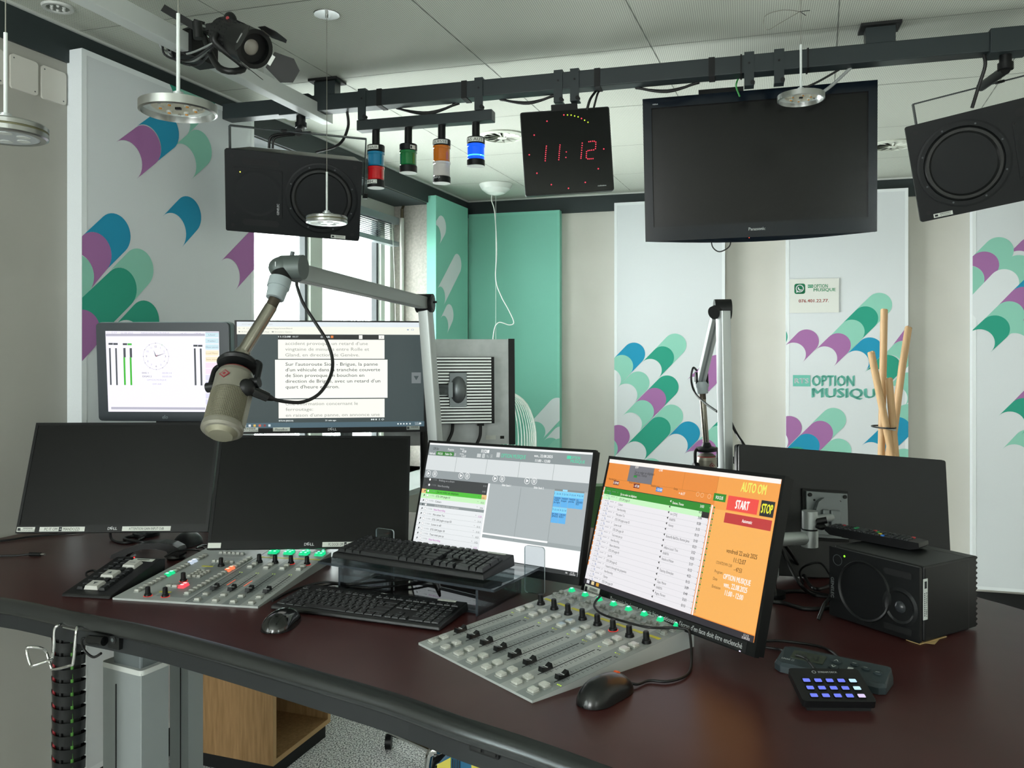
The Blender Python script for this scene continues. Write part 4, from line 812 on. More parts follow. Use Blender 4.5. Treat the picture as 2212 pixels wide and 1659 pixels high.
# bundle of wooden sticks by the back wall
WD = mat('pale_beech', '#c8a67c', .5, noise=(12, '#b8946a', .3, .7, (8, 8, .6))); Ys = 4.35
cs = thing('wooden_stick_stand', 'stand of five long pale wooden poles tied together in front of the logo panel', 'coat stand', Matrix.Translation((at(1918, 1000, Ys).x, Ys, 0))); O = Vector((at(1918, 1000, Ys).x, Ys, 0))
for k, (xt, yt, xb_, yb, dy) in enumerate(((1881, 758, 1922, 960, -.05), (1910, 666, 1904, 980, .04), (1963, 704, 1917, 1000, .07), (1951, 775, 1925, 980, -.0), (1920, 815, 1934, 980, -.045))):
    a = at(xt, yt, Ys+dy)-O; b_ = at(xb_, yb, Ys+dy)-O; d_ = (b_-a); e = a+d_*(a.z/(-d_.z)) if d_.z < 0 else b_
    e.z = 0; m = MB(); n = (e-a).normalized(); r_ = .0185
    q2 = a+n*.02; m.cyl(q2, e, r_, WD, seg=20)
    u = n.orthogonal().normalized(); w_ = n.cross(u); V = []; S = 20     # notched pole end
    for i in range(S): c_ = u*math.cos(2*PI*i/S)+w_*math.sin(2*PI*i/S); lift = .008*abs(math.cos(2*PI*i/S)); V += [q2+c_*r_, a+c_*r_+n*(.018-2*lift), q2+c_*.011, a+c_*.011+n*(.018-2*lift)]
    m.add(V, [(4*i, 4*((i+1) % S), 4*((i+1) % S)+1, 4*i+1) for i in range(S)]+[(4*i+1, 4*((i+1) % S)+1, 4*((i+1) % S)+3, 4*i+3) for i in range(S)]+[(4*i+3, 4*((i+1) % S)+3, 4*((i+1) % S)+2, 4*i+2) for i in range(S)], WD, False)
    m.add([V[4*i+2] for i in range(S)], [tuple(range(S))], mat('drilled_end', '#6b4a30', .8)); m.build('pole', cs)
g_ = at(1918, 924, Ys-.06)-O; MB().tube([g_+Vector((.05*math.cos(2*PI*k/16), .09*math.sin(2*PI*k/16)+.05, .0)) for k in range(16)], .004, CABLE, closed=True, smooth=2).cyl(g_+Vector((-.02, -.02, 0)), g_+Vector((.03, -.02, -.01)), .006, STEEL, seg=10).build('binding', cs)
# ================================================================ monitors
def arm_to_desk(parent, Mp, depth, pole, hgt=None, m_=ALU, name='monitor_arm', plate=True, pr=.017, post=True):
    """VESA plate on the back, a horizontal link and a pole clamped to the desk"""
    m = MB(); c = Mp @ Vector((0, depth, 0)); e = Mp @ Vector((0, depth+.05, 0)); z = e.z if hgt is None else hgt
    if plate: m.box((0, depth+.004, 0), (.12, .008, .12), m_, M=Mp)
    m.cyl(c, e, .022, m_, seg=18); P = Vector((pole[0], pole[1], z)); m.cyl((e.x, e.y, z-.03), (e.x, e.y, e.z+.03), .020, m_, seg=18)
    m.cyl((e.x, e.y, z), P, .016, m_, seg=18); m.build(name, parent, world=True)
    if not post: return
    m = MB(); m.cyl((P.x, P.y, DZ), (P.x, P.y, z+.045), pr, m_, seg=18).cyl((P.x, P.y, z-.03), (P.x, P.y, z+.03), pr+.007, m_, seg=18).cyl((P.x, P.y, DZ), (P.x, P.y, DZ+.012), .04, BLACK, seg=24); m.build('pole', parent, world=True)
def monitor(name, label, M, W_, H_, off=False, bez=(.008, .022), logo=True, col_=BEZ, hump=(.22, .20)):
    r = thing(name, label, 'monitor', M); m = MB(); bt_, bb = bez; d = .012
    x0, x1, z0, z1 = -W_/2+bt_, W_/2-bt_, -H_/2+bb, H_/2-bt_
    for a in ((-W_/2, -H_/2, W_/2, z0), (-W_/2, z1, W_/2, H_/2), (-W_/2, z0, x0, z1), (x1, z0, W_/2, z1)):
        m.box(((a[0]+a[2])/2, d/2, (a[1]+a[3])/2), (a[2]-a[0], d, a[3]-a[1]), col_)
    if logo:
        m.text('D', -.0125, -H_/2+bb/2, .0075, PRINTW, -.0004, w_=.0065, bold=.03); m.text('LL', .0035, -H_/2+bb/2, .0075, PRINTW, -.0004, w_=.010, bold=.03)
        m.text('E', -.0045, -H_/2+bb/2, .0075, PRINTW, -.0004, w_=.0065, bold=.03, rot=.45)
    m.build('bezel', r); m = MB().box((0, d/2+.010, 0), (W_-.004, .020, H_-.004), col_)
    m.add([(-hump[0], .02, -hump[1]*.8), (hump[0], .02, -hump[1]*.8), (hump[0], .02, hump[1]*.6), (-hump[0], .02, hump[1]*.6), (-hump[0]*.8, .05, -hump[1]*.65), (hump[0]*.8, .05, -hump[1]*.65), (hump[0]*.8, .05, hump[1]*.4), (-hump[0]*.8, .05, hump[1]*.4)], [(0, 1, 5, 4), (1, 2, 6, 5), (2, 3, 7, 6), (3, 0, 4, 7), (4, 5, 6, 7)], col_)
    m.build('back_shell', r)
    if off: MB().rect(x0, z0, x1, z1, .0015, OFF).build('screen', r)
    return r
def sticker(r, x, z, w_, h, s, sw=None, name='sticker', m0=LABEL, ink=INK, bars=False, f=.5):
    m = MB().box((x, -.0005, z), (w_, .0008, h), m0)
    if s: m.text(s, x+(.1*w_ if bars else 0), z-(h*.2 if bars else 0), h*(f if not bars else .3), ink, -.0012, w_=sw or w_*.8, align='c')
    if bars:
        m.rect(x-w_*.46, z-h*.3, x-w_*.3, z+h*.3, -.0011, ink)
        for k in range(12): m.rect(x-w_*.15+k*w_*.045, z+h*.08, x-w_*.15+k*w_*.045+w_*.025, z+h*.36, -.0011, ink)
    m.build(name, r)
# two switched-off monitors in front
M1 = pose(-1.1392, 2.3824, 1.2651, 1.89, -19.66, 0); b1 = monitor('monitor', 'large switched-off black monitor at the far left with two paper strips under its screen', M1, .538, .322, True)
sticker(b1, -.241, -.151, .050, .013, 'RTSCP25732', bars=True); sticker(b1, -.140, -.151, .126, .013, 'PC IT OM ➡ MANDOZZI', .098, f=.62); sticker(b1, .096, -.151, .136, .013, 'ATTENTION GAIN INPUT OdB', .098, f=.55)
arm_to_desk(b1, M1, .05, (-1.17, 2.62), 1.16, ALUD)
M2 = pose(-.5592, 2.2991, 1.2378, 6.62, -23.62, .97); b2 = monitor('monitor', 'switched-off black monitor rising behind the left mixing console', M2, .538, .322, True)
sticker(b2, .095, -.151, .118, .013, 'PC DOCK OM ➡ MANDOZZI', .085, f=.6); sticker(b2, -.250, -.151, .034, .014, '', name='sticker'); arm_to_desk(b2, M2, .05, (-.60, 2.60), 1.17, ALUD)
# teleprompter monitor
M3 = pose(-.5156, 2.3475+.16, 1.5549+.0, 7.42, 1.63, 0); k_ = (2.3475+.16)/2.3475; M3 = pose(-.5156*k_, 2.3475*k_, 1.62+(1.5549-1.62)*k_, 7.42, 1.63, 0)
tp = monitor('monitor', 'lit monitor showing a French traffic text in front of the window, behind the microphone', M3, .538*k_, .322*k_); s = .000448*k_
m = MB(); G = lambda x, y: ((x-1525)*s, (778-y)*.000465*k_); W1 = glow('#fbfdf5', 1.0); DK = glow('#3b4a4c', .8); GRY = glow('#c9cdc8', .9)
def RQ(m, a, b_, c_, d_, mt, y=-.0002):
    p, q = G(a, b_), G(c_, d_); m.rect(p[0], q[1], q[0], p[1], y, mt)
RQ(m, 938, 441, 2112, 1090, DK, .0008)
RQ(m, 938, 441, 2112, 470, glow('#e4edf2', 1)); RQ(m, 938, 470, 2112, 517, glow('#f6f7ea', 1)); RQ(m, 938, 1058, 2112, 1090, glow('#4d6a78', .8)); RQ(m, 1190, 520, 1857, 546, glow('#15191a', .5), -.0003)
RQ(m, 1190, 549, 1857, 667, glow('#fbfbf2', 1)); RQ(m, 1170, 671, 1877, 910, glow('#2b3436', .6), -.0003); RQ(m, 1171, 672, 1876, 909, W1, -.0005); RQ(m, 1192, 915, 1857, 1031, glow('#fbfbf2', 1)); RQ(m, 2030, 752, 2090, 820, glow('#7b8486', .8))
m.text('▼', *G(2060, 787), .012, DK, -.0006, align='c')
def TX(st, x, y, h, mt, w_=None, al='l', yy=-.0008, b=0): m.text(st, *G(x, y), h*s, mt, yy, w_=w_*s if w_ else None, align=al, bold=b)
GT = glow('#a9aca5', .75); BT = glow('#2c3133', .5); WT_ = glow('#e8f0f0', 1)
for st, y, w_ in (('accident provoque un retard d\'une', 572, 516), ('vingtaine de minutes entre Rolle et', 607, 524), ('Gland, en direction de Genève.', 642, 462)): TX(st, 1235, y, 20, GT, w_)
for st, y, w_ in (('Sur l\'autoroute Sion - Brigue, la panne', 699, 578), ('d\'un véhicule dans la tranchée couverte', 733, 593), ('de Sion provoque un bouchon en', 768, 492), ('direction de Brigue, avec un retard d\'un', 803, 594), ('quart d\'heure environ.', 838, 334)): TX(st, 1236, y, 21, BT, w_, b=.004)
for st, y, w_ in (('Une information concernant le', 942, 452), ('ferroutage:', 976, 170), ('en raison d\'une panne, on annonce une', 1012, 590)): TX(st, 1236, y, 20, GT, w_)
TX('11:12:08', 1192, 531, 10, WT_, 76, b=.03); TX('00:37', 1280, 531, 9, WT_, 36); TX('ON AIR', 1455, 532, 11, WT_, 58, b=.04); RQ(m, 1518, 524, 1534, 539, glow('#e07a30', 1), -.0006); RQ(m, 1695, 521, 1717, 544, W1, -.0006); RQ(m, 1820, 521, 1855, 544, W1, -.0006); TX('3', 1838, 533, 9, BT, al='c'); TX('/', 1706, 533, 9, BT, al='c')
TX('RTS-N (RSCO)', 1194, 1046, 9, WT_, 88, b=.03); TX('21 min ago', 1482, 1046, 9, WT_, 68, b=.03); TX('? ⬦', 1822, 1044, 11, WT_, 32, b=.03); TX('●● ●', 1770, 1044, 9, WT_, 38)
for x, c_ in ((955, '#f0f0f0'), (985, '#e8eef0'), (1014, '#e8eef0'), (1044, '#e5c15c'), (1076, '#e06a4a'), (1106, '#8a3a3a'), (1135, '#d8ecf4')): RQ(m, x-7, 1067, x+7, 1081, glow(c_, .9), -.0005)
for x in (1943, 1961, 1980, 1999, 2020): RQ(m, x-4, 1068, x+4, 1077, WT_, -.0005)
TX('11:12', 2052, 1067, 7, WT_, 20); TX('22.08.2025', 2052, 1076, 6, WT_, 34); RQ(m, 2078, 1066, 2092, 1076, WT_, -.0005)
for x, w_ in ((970, 90), (1128, 30)): TX('onglet', x, 455, 7, GRY, w_)
TX('← → ⟳ ⌂   teleprompter/app/view?feed', 948, 481, 8, GT, 330); TX('● ▣ Favoris    ■ WhatsApp   ■ Dossiers Option', 948, 502, 7, GT, 330); TX('★  □', 1998, 486, 9, glow('#4a7ac0', .9), 45)
m.build('screen', tp)
sticker(tp, G(1003, 0)[0], -.149*k_, .060, .013, 'RTSCB25046', bars=True); sticker(tp, G(1209, 0)[0], -.149*k_, .050, .012, 'PhoneBox', .036, f=.62); sticker(tp, G(2040, 0)[0], -.149*k_, .040, .012, '', bars=True, m0=mat('grey_label', '#8d958f', .6))
arm_to_desk(tp, M3, .05, (-.55, 2.72), None, ALUD, pr=.02)
# touch monitor
s0 = .40; M4 = pose(-1.0182*1.08, 2.3911*1.08, 1.62+(1.5677-1.62)*1.08, -4.31, 3.01, 0); W_, H_ = .40*1.08, .288*1.08
el = thing('touch_monitor', 'grey-framed touch monitor with a white meter display and clock, left of the teleprompter screen', 'monitor', M4); EB = mat('slate_plastic', '#252f35', .4)
m = MB().prism(rrect(W_, H_, .012), 0, .045, EB, axis='y').prism(rrect(W_+.004, H_+.004, .014), .012, .035, mat('pale_rim', '#6d7f82', .35), axis='y'); q = [(78, 455), (888, 437), (898, 1032), (92, 1050)]; hq = homog(q, W_, H_)
x_, z_ = hq(500, 1015); m.text('elo', x_, z_, .012, mat('grey_print', '#7d898c', .5), -.0006, w_=.018, align='c', bold=.03); m.build('housing', el); m = MB()
LV = glow('#f6f3ff', 1.05); DG = glow('#596067', .6); V2 = glow('#c9c7d8', .85)
a, b_, c_, d_ = hq(137, 503), hq(830, 492), hq(836, 976), hq(152, 993); m.add([(p[0], -.0005, p[1]) for p in (d_, c_, b_, a)], [(0, 1, 2, 3)], LV)
def RH_(x0, y0, x1, y1, mt, y=-.0009): p, q_ = hq(x0, y0), hq(x1, y1); m.rect(p[0], q_[1], q_[0], p[1], y, mt)
for x in (159, 197, 678, 714): RH_(x, 606 if x < 300 else 597, x+15, 830 if x < 300 else 819, DG)
for x in (247, 286): RH_(x, 604, x+15, 660, DG); RH_(x, 660, x+15, 828, glow('#3fc82f', .9), -.0011)
for x0, x1, c2 in ((156, 183, DG), (185, 213, DG), (244, 271, DG), (273, 299, glow('#4fd04a', .9)), (675, 701, DG), (703, 730, DG)): RH_(x0, 575, x1, 586, c2)
x_, z_ = hq(447, 650); R_ = .0415
for k in range(60): aa = 2*PI*k/60; m.disc(x_+R_*math.sin(aa), z_+R_*math.cos(aa), .0013 if k % 5 == 0 else .0007, -.001, glow('#3fae4a', .9) if 1 < k < 8 else DG, seg=6)
for k in range(1, 13): aa = 2*PI*k/12; m.text(str(k), x_+.031*math.sin(aa), z_+.031*math.cos(aa), .0055, V2 if k % 3 else DG, -.001, align='c')
for aa, ln, c2, ww in ((-.35, .021, DG, .0016), (1.26, .034, DG, .0013), (.75, .010, glow('#e04050', 1), .0008)):
    m.add([(x_-ww*math.cos(aa), -.0012, z_+ww*math.sin(aa)), (x_+ww*math.cos(aa), -.0012, z_-ww*math.sin(aa)), (x_+ln*math.sin(aa), -.0012, z_+ln*math.cos(aa))], [(0, 1, 2)], c2)
def TH(st, x, y, h, mt, w_, al='l'): p = hq(x, y); m.text(st, p[0], p[1], h*.00053, mt, -.001, w_=w_*.00053, align=al)
TH('11:12:07', 150, 513, 9, V2, 60); TH('22-08-2025', 232, 513, 9, V2, 76); TH('MANDOZZI ELETTRONICA', 357, 510, 9, V2, 172); TH('v6.17', 598, 508, 9, V2, 36); TH('OM A', 683, 506, 9, V2, 38)
TH('DIG 1', 362, 752, 9, DG, 38); TH('00:00:14', 485, 750, 9, V2, 58); TH('DIGAS 2', 365, 773, 9, DG, 55); TH('00:05:06', 485, 771, 9, V2, 58); TH('OPTION MUSIQUE', 392, 794, 8, V2, 118); TH('OFF-AIR', 425, 818, 8, V2, 55)
TH('MAN A', 172, 975, 6, V2, 40); TH('SETUP', 328, 970, 6, V2, 34); TH('ANTENNA', 395, 968, 6, V2, 46); TH('SCHEDULER', 465, 967, 6, V2, 60); TH('METER N', 695, 960, 6, V2, 48); RH_(170, 964, 745, 965, V2); RH_(140, 520, 745, 521, V2)
for k, (st, c2) in enumerate((('User', '#cfeaf2'), ('Fader', '#cfeaf2'), ('Mixer param', '#cfeaf2'), ('Load Mixer', '#fbeed0'), ('Save mixer', '#fbeed0'), ('', '#ffe6f6'), ('', '#ffe6f6'), ('', '#e4e2fb'), ('', '#e4e2fb'), ('', '#e4e2fb'), ('', '#e4e2fb'), ('', '#e4e2fb'))):
    y_ = 513+k*37.4-(k*.6); RH_(748, y_-15, 829, y_+14, glow(c2, 1), -.0008)
    if st: TH(st, 788, y_, 8, glow('#8f9fb8' if k < 3 else '#cfa860', .8), 24+8*len(st)*.6, 'c')
RH_(748, 498, 829, 500, V2); m.build('screen', el)
arm_to_desk(el, M4, .045, (-1.05, 2.84), 1.42, BLACK, name='stand_arm', pr=.022)
m = MB(); m.M = M4; m.box((.05, .03, -H_/2-.012), (.16, .05, .03), BLACKM); m.tube([(.0, .03, -H_/2), (.03, .02, -H_/2-.03), (.12, .02, -H_/2-.03), (.19, .03, -H_/2+.01)], .003, CABLE); m.build('cables', el, world=True)

# white playlist monitor
M5 = pose(-.0384, 2.1187, 1.2328, -36.03, -15.98, -1.02); T5 = M5 @ Matrix.Translation((0, 0, -.006)); W_, H_ = .527, .296
ws = monitor('monitor', 'lit monitor with a pale grey and white playlist display, centre of the desk', T5, .541, .322, bez=(.006, .018), logo=False)
m = MB(Matrix.Translation((0, 0, .006))); hq = homog([(240, 80), (1955, 185), (1790, 1495), (55.7, 1165.5)], W_, H_)
def RR(x0, y0, x1, y1, mt, y=-.0002): p, q_ = hq(x0, y0), hq(x1, y1); m.rect(p[0], q_[1], q_[0], p[1], y, mt)
def TT(st, x, y, h, mt, w_=None, al='l', b=0, yy=-.0009): p = hq(x, y); m.text(st, p[0], p[1], h, mt, yy, w_=w_, align=al, bold=b)
u = lambda fx: -W_/2+fx*W_; v = lambda fy: H_/2-fy*H_
def RF(x0, y0, x1, y1, mt, y=-.0004): m.rect(u(x0), v(y1), u(x1), v(y0), y, mt)
m.rect(u(0), v(1), u(1), v(0), .0008, glow('#b9c2c4', .85))
RF(0, 0, 1, .018, glow('#f4f6f6', 1)); RF(0, .018, 1, .118, glow('#97a1a3', .85)); RF(0, .118, 1, .255, glow('#dfe5e6', .95))
for k in range(1, 5): RF(k*.2-.001, .118, k*.2+.001, .255, glow('#a9b2b4', .8), -.0005)
RF(0, .255, 1, .33, glow('#a4adb0', .82))
fy = lambda x, y: ((hq(x, y)[0]+W_/2)/W_, (H_/2-hq(x, y)[1])/H_)
GB = glow('#f8fafa', 1.05); GN = glow('#3c8f38', .8); DK2 = glow('#2e3233', .5)
L0 = fy(860, 500); Lb = fy(745, 1225)
RF(0, .33, L0[0]-.012, .435, glow('#4a4e50', .6)); RF(0, .33, L0[0], .985, glow('#eaeef0', 1), -.0003)
RF(0, .435, L0[0]-.012, .475, glow('#52c83a', .95), -.0006); RF(L0[0]-.04, .435, L0[0]-.004, .475, glow('#f0c888', .95), -.0007); RF(0, .475, L0[0]-.012, .52, glow('#c8f5c0', 1), -.0006); RF(0, .565, L0[0]-.012, .59, glow('#9aa4a6', .8), -.0006)
RF(0, .435, .03, .475, glow('#f0c888', .95), -.0007)
rows = [(.345, 'Walking on a dream', '3:10', '#c8ccce'), (.395, 'New Recording', '0:05', '#c8ccce'), (.452, 'J\'ai vu voler un éléphant', '3:03', '#20402a'), (.493, 'ETE OM jingle 01', '0:21', '#2a3032'), (.54, 'Colours', '3:06', '#2a3032'), (.578, '22 Radar août 2025 / enregistré', '', '#f0f0f0'),
        (.615, 'New Recording', '0:28', '#e060d8'), (.66, 'Moi aimer Toi', '3:15', '#2a3032'), (.705, 'ETE OM jingle accap 03', '0:13', '#2a3032'), (.75, 'Love is all', '3:10', '#2a3032'), (.795, 'ETE OM jingle 18', '0:21', '#2a3032'), (.84, 'Tout mais pas ça', '3:52', '#2a3032'), (.885, 'New Recording', '0:25', '#e060d8'), (.93, 'Beaux dimanches', '3:17', '#2a3032')]
for y_, st, tm, c_ in rows:
    g_ = glow(c_, .7); ww = .004*len(st); m.text(st, u(.105), v(y_), .0052, g_, -.0009, w_=min(.085, .0031*len(st)), bold=.01); m.text('11:14:56', u(.062), v(y_-.002), .004, glow('#9aa0a2', .8), -.0009, w_=.016)
    m.text(tm, u(L0[0]-.02), v(y_+.012), .0045, g_, -.0009, align='r'); m.disc(u(.045), v(y_), .0035, -.0009, glow('#ffffff', 1), seg=12); m.ring(u(.045), v(y_), .0037, .0005, -.001, glow('#606668', .6), seg=12)
    m.text('♫', u(.018), v(y_), .006, glow('#30363a', .6), -.0009); m.text('◂', u(L0[0]-.06), v(y_+.004), .005, glow('#50565a', .6), -.0009)
    if y_ > .58: RF(0, y_+.02, L0[0]-.012, y_+.0212, glow('#b0b8ba', .8), -.0007)
RF(L0[0]-.008, .33, L0[0], .985, glow('#fbfcfc', 1.05), -.0008)
q0 = fy(785, 1035); RF(L0[0], .80, 1, .985, GB); RF(L0[0], .765, 1, .80, glow('#a9b3b5', .82), -.0003); RF(L0[0], .758, .82, .772, GB, -.0006); 
for f_ in (L0[0]+.19, .82): RF(f_-.0008, .34, f_+.0008, .79, glow('#8f999b', .8), -.0005)
RF(0, .965, 1, 1.0, glow('#383c3e', .5), -.0011); m.text('FR', u(.938), v(.982), .004, GB, -.0013); m.text('11:12', u(.965), v(.975), .0035, GB, -.0013); m.text('22.08.2025', u(.96), v(.989), .0032, GB, -.0013, w_=.016)
for k, x in enumerate((225, 558, 912, 1250)):
    for j, (dx, dy) in enumerate(((0, 0), (65 if k < 2 else 75, 5))):
        p = hq(x+dx, (393, 418, 450, 477)[k]+dy); m.ring(p[0], p[1], .0085, .0012, -.0009, GB)
        if j == 0: m.add([(p[0]-.003, -.001, p[1]-.0045), (p[0]+.005, -.001, p[1]), (p[0]-.003, -.001, p[1]+.0045)], [(0, 1, 2)], GB)
        else: m.rect(p[0]-.003, p[1]-.0045, p[0]-.001, p[1]+.0045, -.001, GB); m.rect(p[0]+.001, p[1]-.0045, p[0]+.003, p[1]+.0045, -.001, GB)
TQ2 = glow('#52dcb0', .95)
TT('Off Air', 275, 138, .008, DK2, .021); TT('Passive', 425, 148, .006, GB, .021); TT('Refresh', 238, 186, .006, GB, .020, b=.02); TT('11:12:08', 770, 165, .009, GB, .026, b=.05); TT('47:38', 570, 168, .006, GB, .014, b=.02); TT('Remain', 552, 143, .004, GB, .013); TT('Overlap', 545, 193, .004, GB, .014); TT('+ 6:17', 560, 217, .006, GB, .016, b=.02)
RR(308, 166, 380, 212, GN, -.0006); RR(384, 172, 480, 218, GN, -.0006); TT('FOCUS', 345, 191, .006, GB, .017, 'c', .02); TT('Fader On', 431, 196, .006, GB, .024, 'c', .02); TT('||', 495, 198, .006, GB)
TT('OPTION MUSIQUE', 975, 212, .0105, TQ2, .079, b=.01); TT('ven., 22.08.2025', 1325, 214, .007, GB, .056, b=.02); TT('11:00 - 12:00', 1337, 265, .007, GB, .045, b=.02); RR(1678, 216, 1716, 252, TQ2, -.0006); TT('OPTION', 1718, 236, .0078, TQ2, .027, b=.02); TT('MUSIQUE', 1716, 274, .0075, TQ2, .041, b=.02)
RR(930, 180, 958, 232, glow('#d8dede', .9), -.0006); RR(726, 192, 760, 232, glow('#d8dede', .9), -.0006); TT('ℹ  ✎  ▣', 778, 214, .008, glow('#d8dede', .9), .034)
TT('Slider Stack 1', 985, 517, .0052, GB, .028, b=.02); TT('Slider Stack 2', 1322, 546, .0052, GB, .030, b=.02)
SB = glow('#63b9f5', .95); SB2 = glow('#7fd6ff', 1.0); x0, y0 = fy(1545, 578); cw = .0405
for r_, c_, txt in ((0, 0, 'TANDEM\nTAPIS\nJeu ligne'), (0, 1, 'TANDEM\nloupé'), (0, 2, 'TANDEM\nperdu'), (0, 3, 'AU\nDERNIER\nMOT'), (1, 0, 'BM VIND\nJINGLE'), (1, 1, 'CHRONO\nBLEU')):
    a, b_ = x0+c_*cw, y0+.005+r_*.132; RF(a, b_, a+cw-.001, b_+.13, SB, -.0007); RF(a, b_, a+cw-.001, b_+.045, SB2, -.0008); m.text('%d' % (r_*4+c_+1), u(a+.003), v(b_+.02), .005, glow('#2a6aa8', .7), -.001); m.text('0:14', u(a+cw-.004), v(b_+.022), .005, glow('#2a6aa8', .7), -.001, align='r')
    for i, t_ in enumerate(txt.split('\n')): m.text(t_, u(a+.003), v(b_+.058+i*.017), .0045, glow('#1c4a8a', .7), -.001, w_=min(.018, .003*len(t_)), bold=.02)
RF(x0, y0-.012, x0+cw*4, y0+.002, glow('#8f999b', .8), -.0007); RF(x0+cw*1.1, y0-.012, x0+cw*1.75, y0+.002, glow('#9fe0ff', 1), -.0009)
m.build('screen', ws)
sticker(ws, -.20, -.151, .05, .012, 'RTSCP26224', bars=True); arm_to_desk(ws, T5, .05, (.10, 2.48), 1.24, ALUD)

# orange automation monitor
M6 = pose(.3328, 1.7136, 1.2368, -60.84, -16.40, -2.36); T6 = M6 @ Matrix.Translation((0, 0, -.008)); W_, H_ = .527, .296
os_ = monitor('monitor', 'lit monitor with an orange display reading AUTO OM beside the right mixing console', T6, .541, .327, bez=(.0065, .024), logo=False)
m = MB(Matrix.Translation((0, 0, .008))); hq = homog([(283, 108), (1615, 275), (1400, 1545), (75, 1085)], W_, H_)
def TT(st, x, y, h, mt, w_=None, al='l', b=0, yy=-.0009):
    if w_ and w_ > 1:                        # width given as seen in the picture of the screen
        e = w_/2; x0_ = x-e if al == 'c' else x; a_, c_ = hq(x0_, y-e*.18*(al == 'c')), hq(x0_+w_, y+(e if al == 'c' else 2*e)*.18); w_ = c_[0]-a_[0]
    p = hq(x, y); m.text(st, p[0], p[1], h, mt, yy, w_=w_, align=al, bold=b)
OR1 = glow('#f9963e', .88); OR2 = glow('#ffb85e', .95); m.rect(u(0), v(1), u(1), v(0), .0008, OR1)
WH = glow('#fbf6f0', 1); WG = glow('#f2f0f4', .95); DKT = glow('#33302e', .5); RD = glow('#ff5148', .9); RD2 = glow('#d23c3c', .85); MR = glow('#8a2a2a', .7)
RF(0, 0, 1, .03, WH); RF(.70, .03, 1, .25, glow('#ffab50', .92), -.0003); RF(.70, .25, 1, .955, OR2, -.0003)
RF(.155, .03, .32, .155, glow('#8a8a92', .7)); TT('0:19', 486, 174, .0052, WH, .010, b=.03); TT('-2:45', 668, 197, .0052, WH, .013, b=.03); TT('J\'ai vu voler un éléphant', 481, 210, .0058, DKT, 152); TT('Dutronc, Thomas', 479, 230, .0058, DKT, 95); RR(472, 237, 494, 257, glow('#2aa040', .8), -.0006)
for a, b_ in ((.32, .155), (.51, .155), (.70, .155)): RF(a-.0007, .03, a+.0007, .155, glow('#d8812e', .8), -.0005)
RF(0, .155, .70, .157, glow('#d8812e', .8), -.0005)
for x, y, t_, x2, y2, t2, c_ in ((278, 263, 'Next fixed start', 333, 296, '11:59:45', MR), (436, 291, 'Remain till next fixed', 493, 322, '- 47:38', MR), (608, 318, 'Remaintime group', 670, 351, '- 53:50', glow('#3f8ede', .9)), (785, 343, 'Overlap', 848, 382, '+ 6:17', None)):
    TT(t_, x, y, .0048, DKT, .0018*len(t_)); 
    if c_: p = hq(x2, y2); m.rect(p[0]-.0105, p[1]-.0048, p[0]+.0105, p[1]+.0048, -.0006, c_)
    TT(t2, x2, y2, .0056, WH, .019, 'c', .03)
for x, y in ((971, 388), (1005, 396), (1060, 405)): p = hq(x, y); m.ring(p[0], p[1], .0048, .0009, -.0007, glow('#ffd0a0', .95), seg=12)
GN2 = glow('#2f9a2c', .8); RR(1099, 378, 1183, 452, GN2, -.0006); TT('FOCUS', 1140, 416, .0065, WH, 55, 'c', .03)
top_ = fy(252, 328); R0 = top_[1]; LW_ = .685
p0_ = fy(367, 384); p1_ = fy(222, 1070); ST = (p1_[1]-p0_[1])/17; yk = lambda k: p0_[1]+ST*k
yr = lambda k: R0+ST*k
RF(0, R0-.004, LW_, R0, glow('#2a2a30', .4), -.0005); RF(0, R0, LW_, .96, WG, -.0004); RF(LW_+.004, R0, LW_+.012, .96, glow('#fff4ee', 1), -.0005)
RF(.01, R0, LW_, yk(.5), GN2, -.0006); RF(.01, yk(.5), LW_-.04, yk(1.5), glow('#c9f6c4', 1), -.0006); RF(LW_-.04, yk(.5), LW_, yk(1.5), DKT, -.0006)
for k, y_ in enumerate([0]*16): RF(-.0, yr(k), .006, min(.955, yr(k)+ST*.7), OR1, -.0007)
titles = ['J\'ai vu voler un éléphant', 'ETE OM jingle 01', 'Colours', 'New Recording', 'Moi aimer Toi', 'ETE OM jingle accap 03', 'Love is all', 'ETE OM jingle 18', 'Tout mais pas ça', 'New Recording', 'Beaux dimanches', 'ETE OM jingle 43', 'Save Me', 'ETE OM jingle 42', 'I heard it through the grapevine', 'New Recording', 'Charter', 'ETE OM jingle 09']
arts = ['Dutronc, Thomas', '.', 'Iori [CH]', 'KHAIRYFA', 'Vianney', '.', 'Butterfly Ball/Dio, Ronnie Jame', '.', 'Affaire Louis\' Trio', 'KHAIRYFA', 'Amadou et Mariam', '.', 'Thackray, Emma-Jean', '.', 'Gaye, Marvin', 'KHAIRYFA', 'Pagny, Florent', '.']
tms = ['3:03', '0:21', '3:06', '0:28', '3:15', '0:13', '3:10', '0:21', '3:52', '0:25', '3:17', '0:12', '4:52', '0:15', '3:09', '0:44', '3:31', '0:13']
p0_ = fy(367, 384); p1_ = fy(222, 1070); q0_ = fy(755, 440); q1_ = fy(608, 1186); t0_ = fy(1020, 485); t1_ = fy(872, 1262)
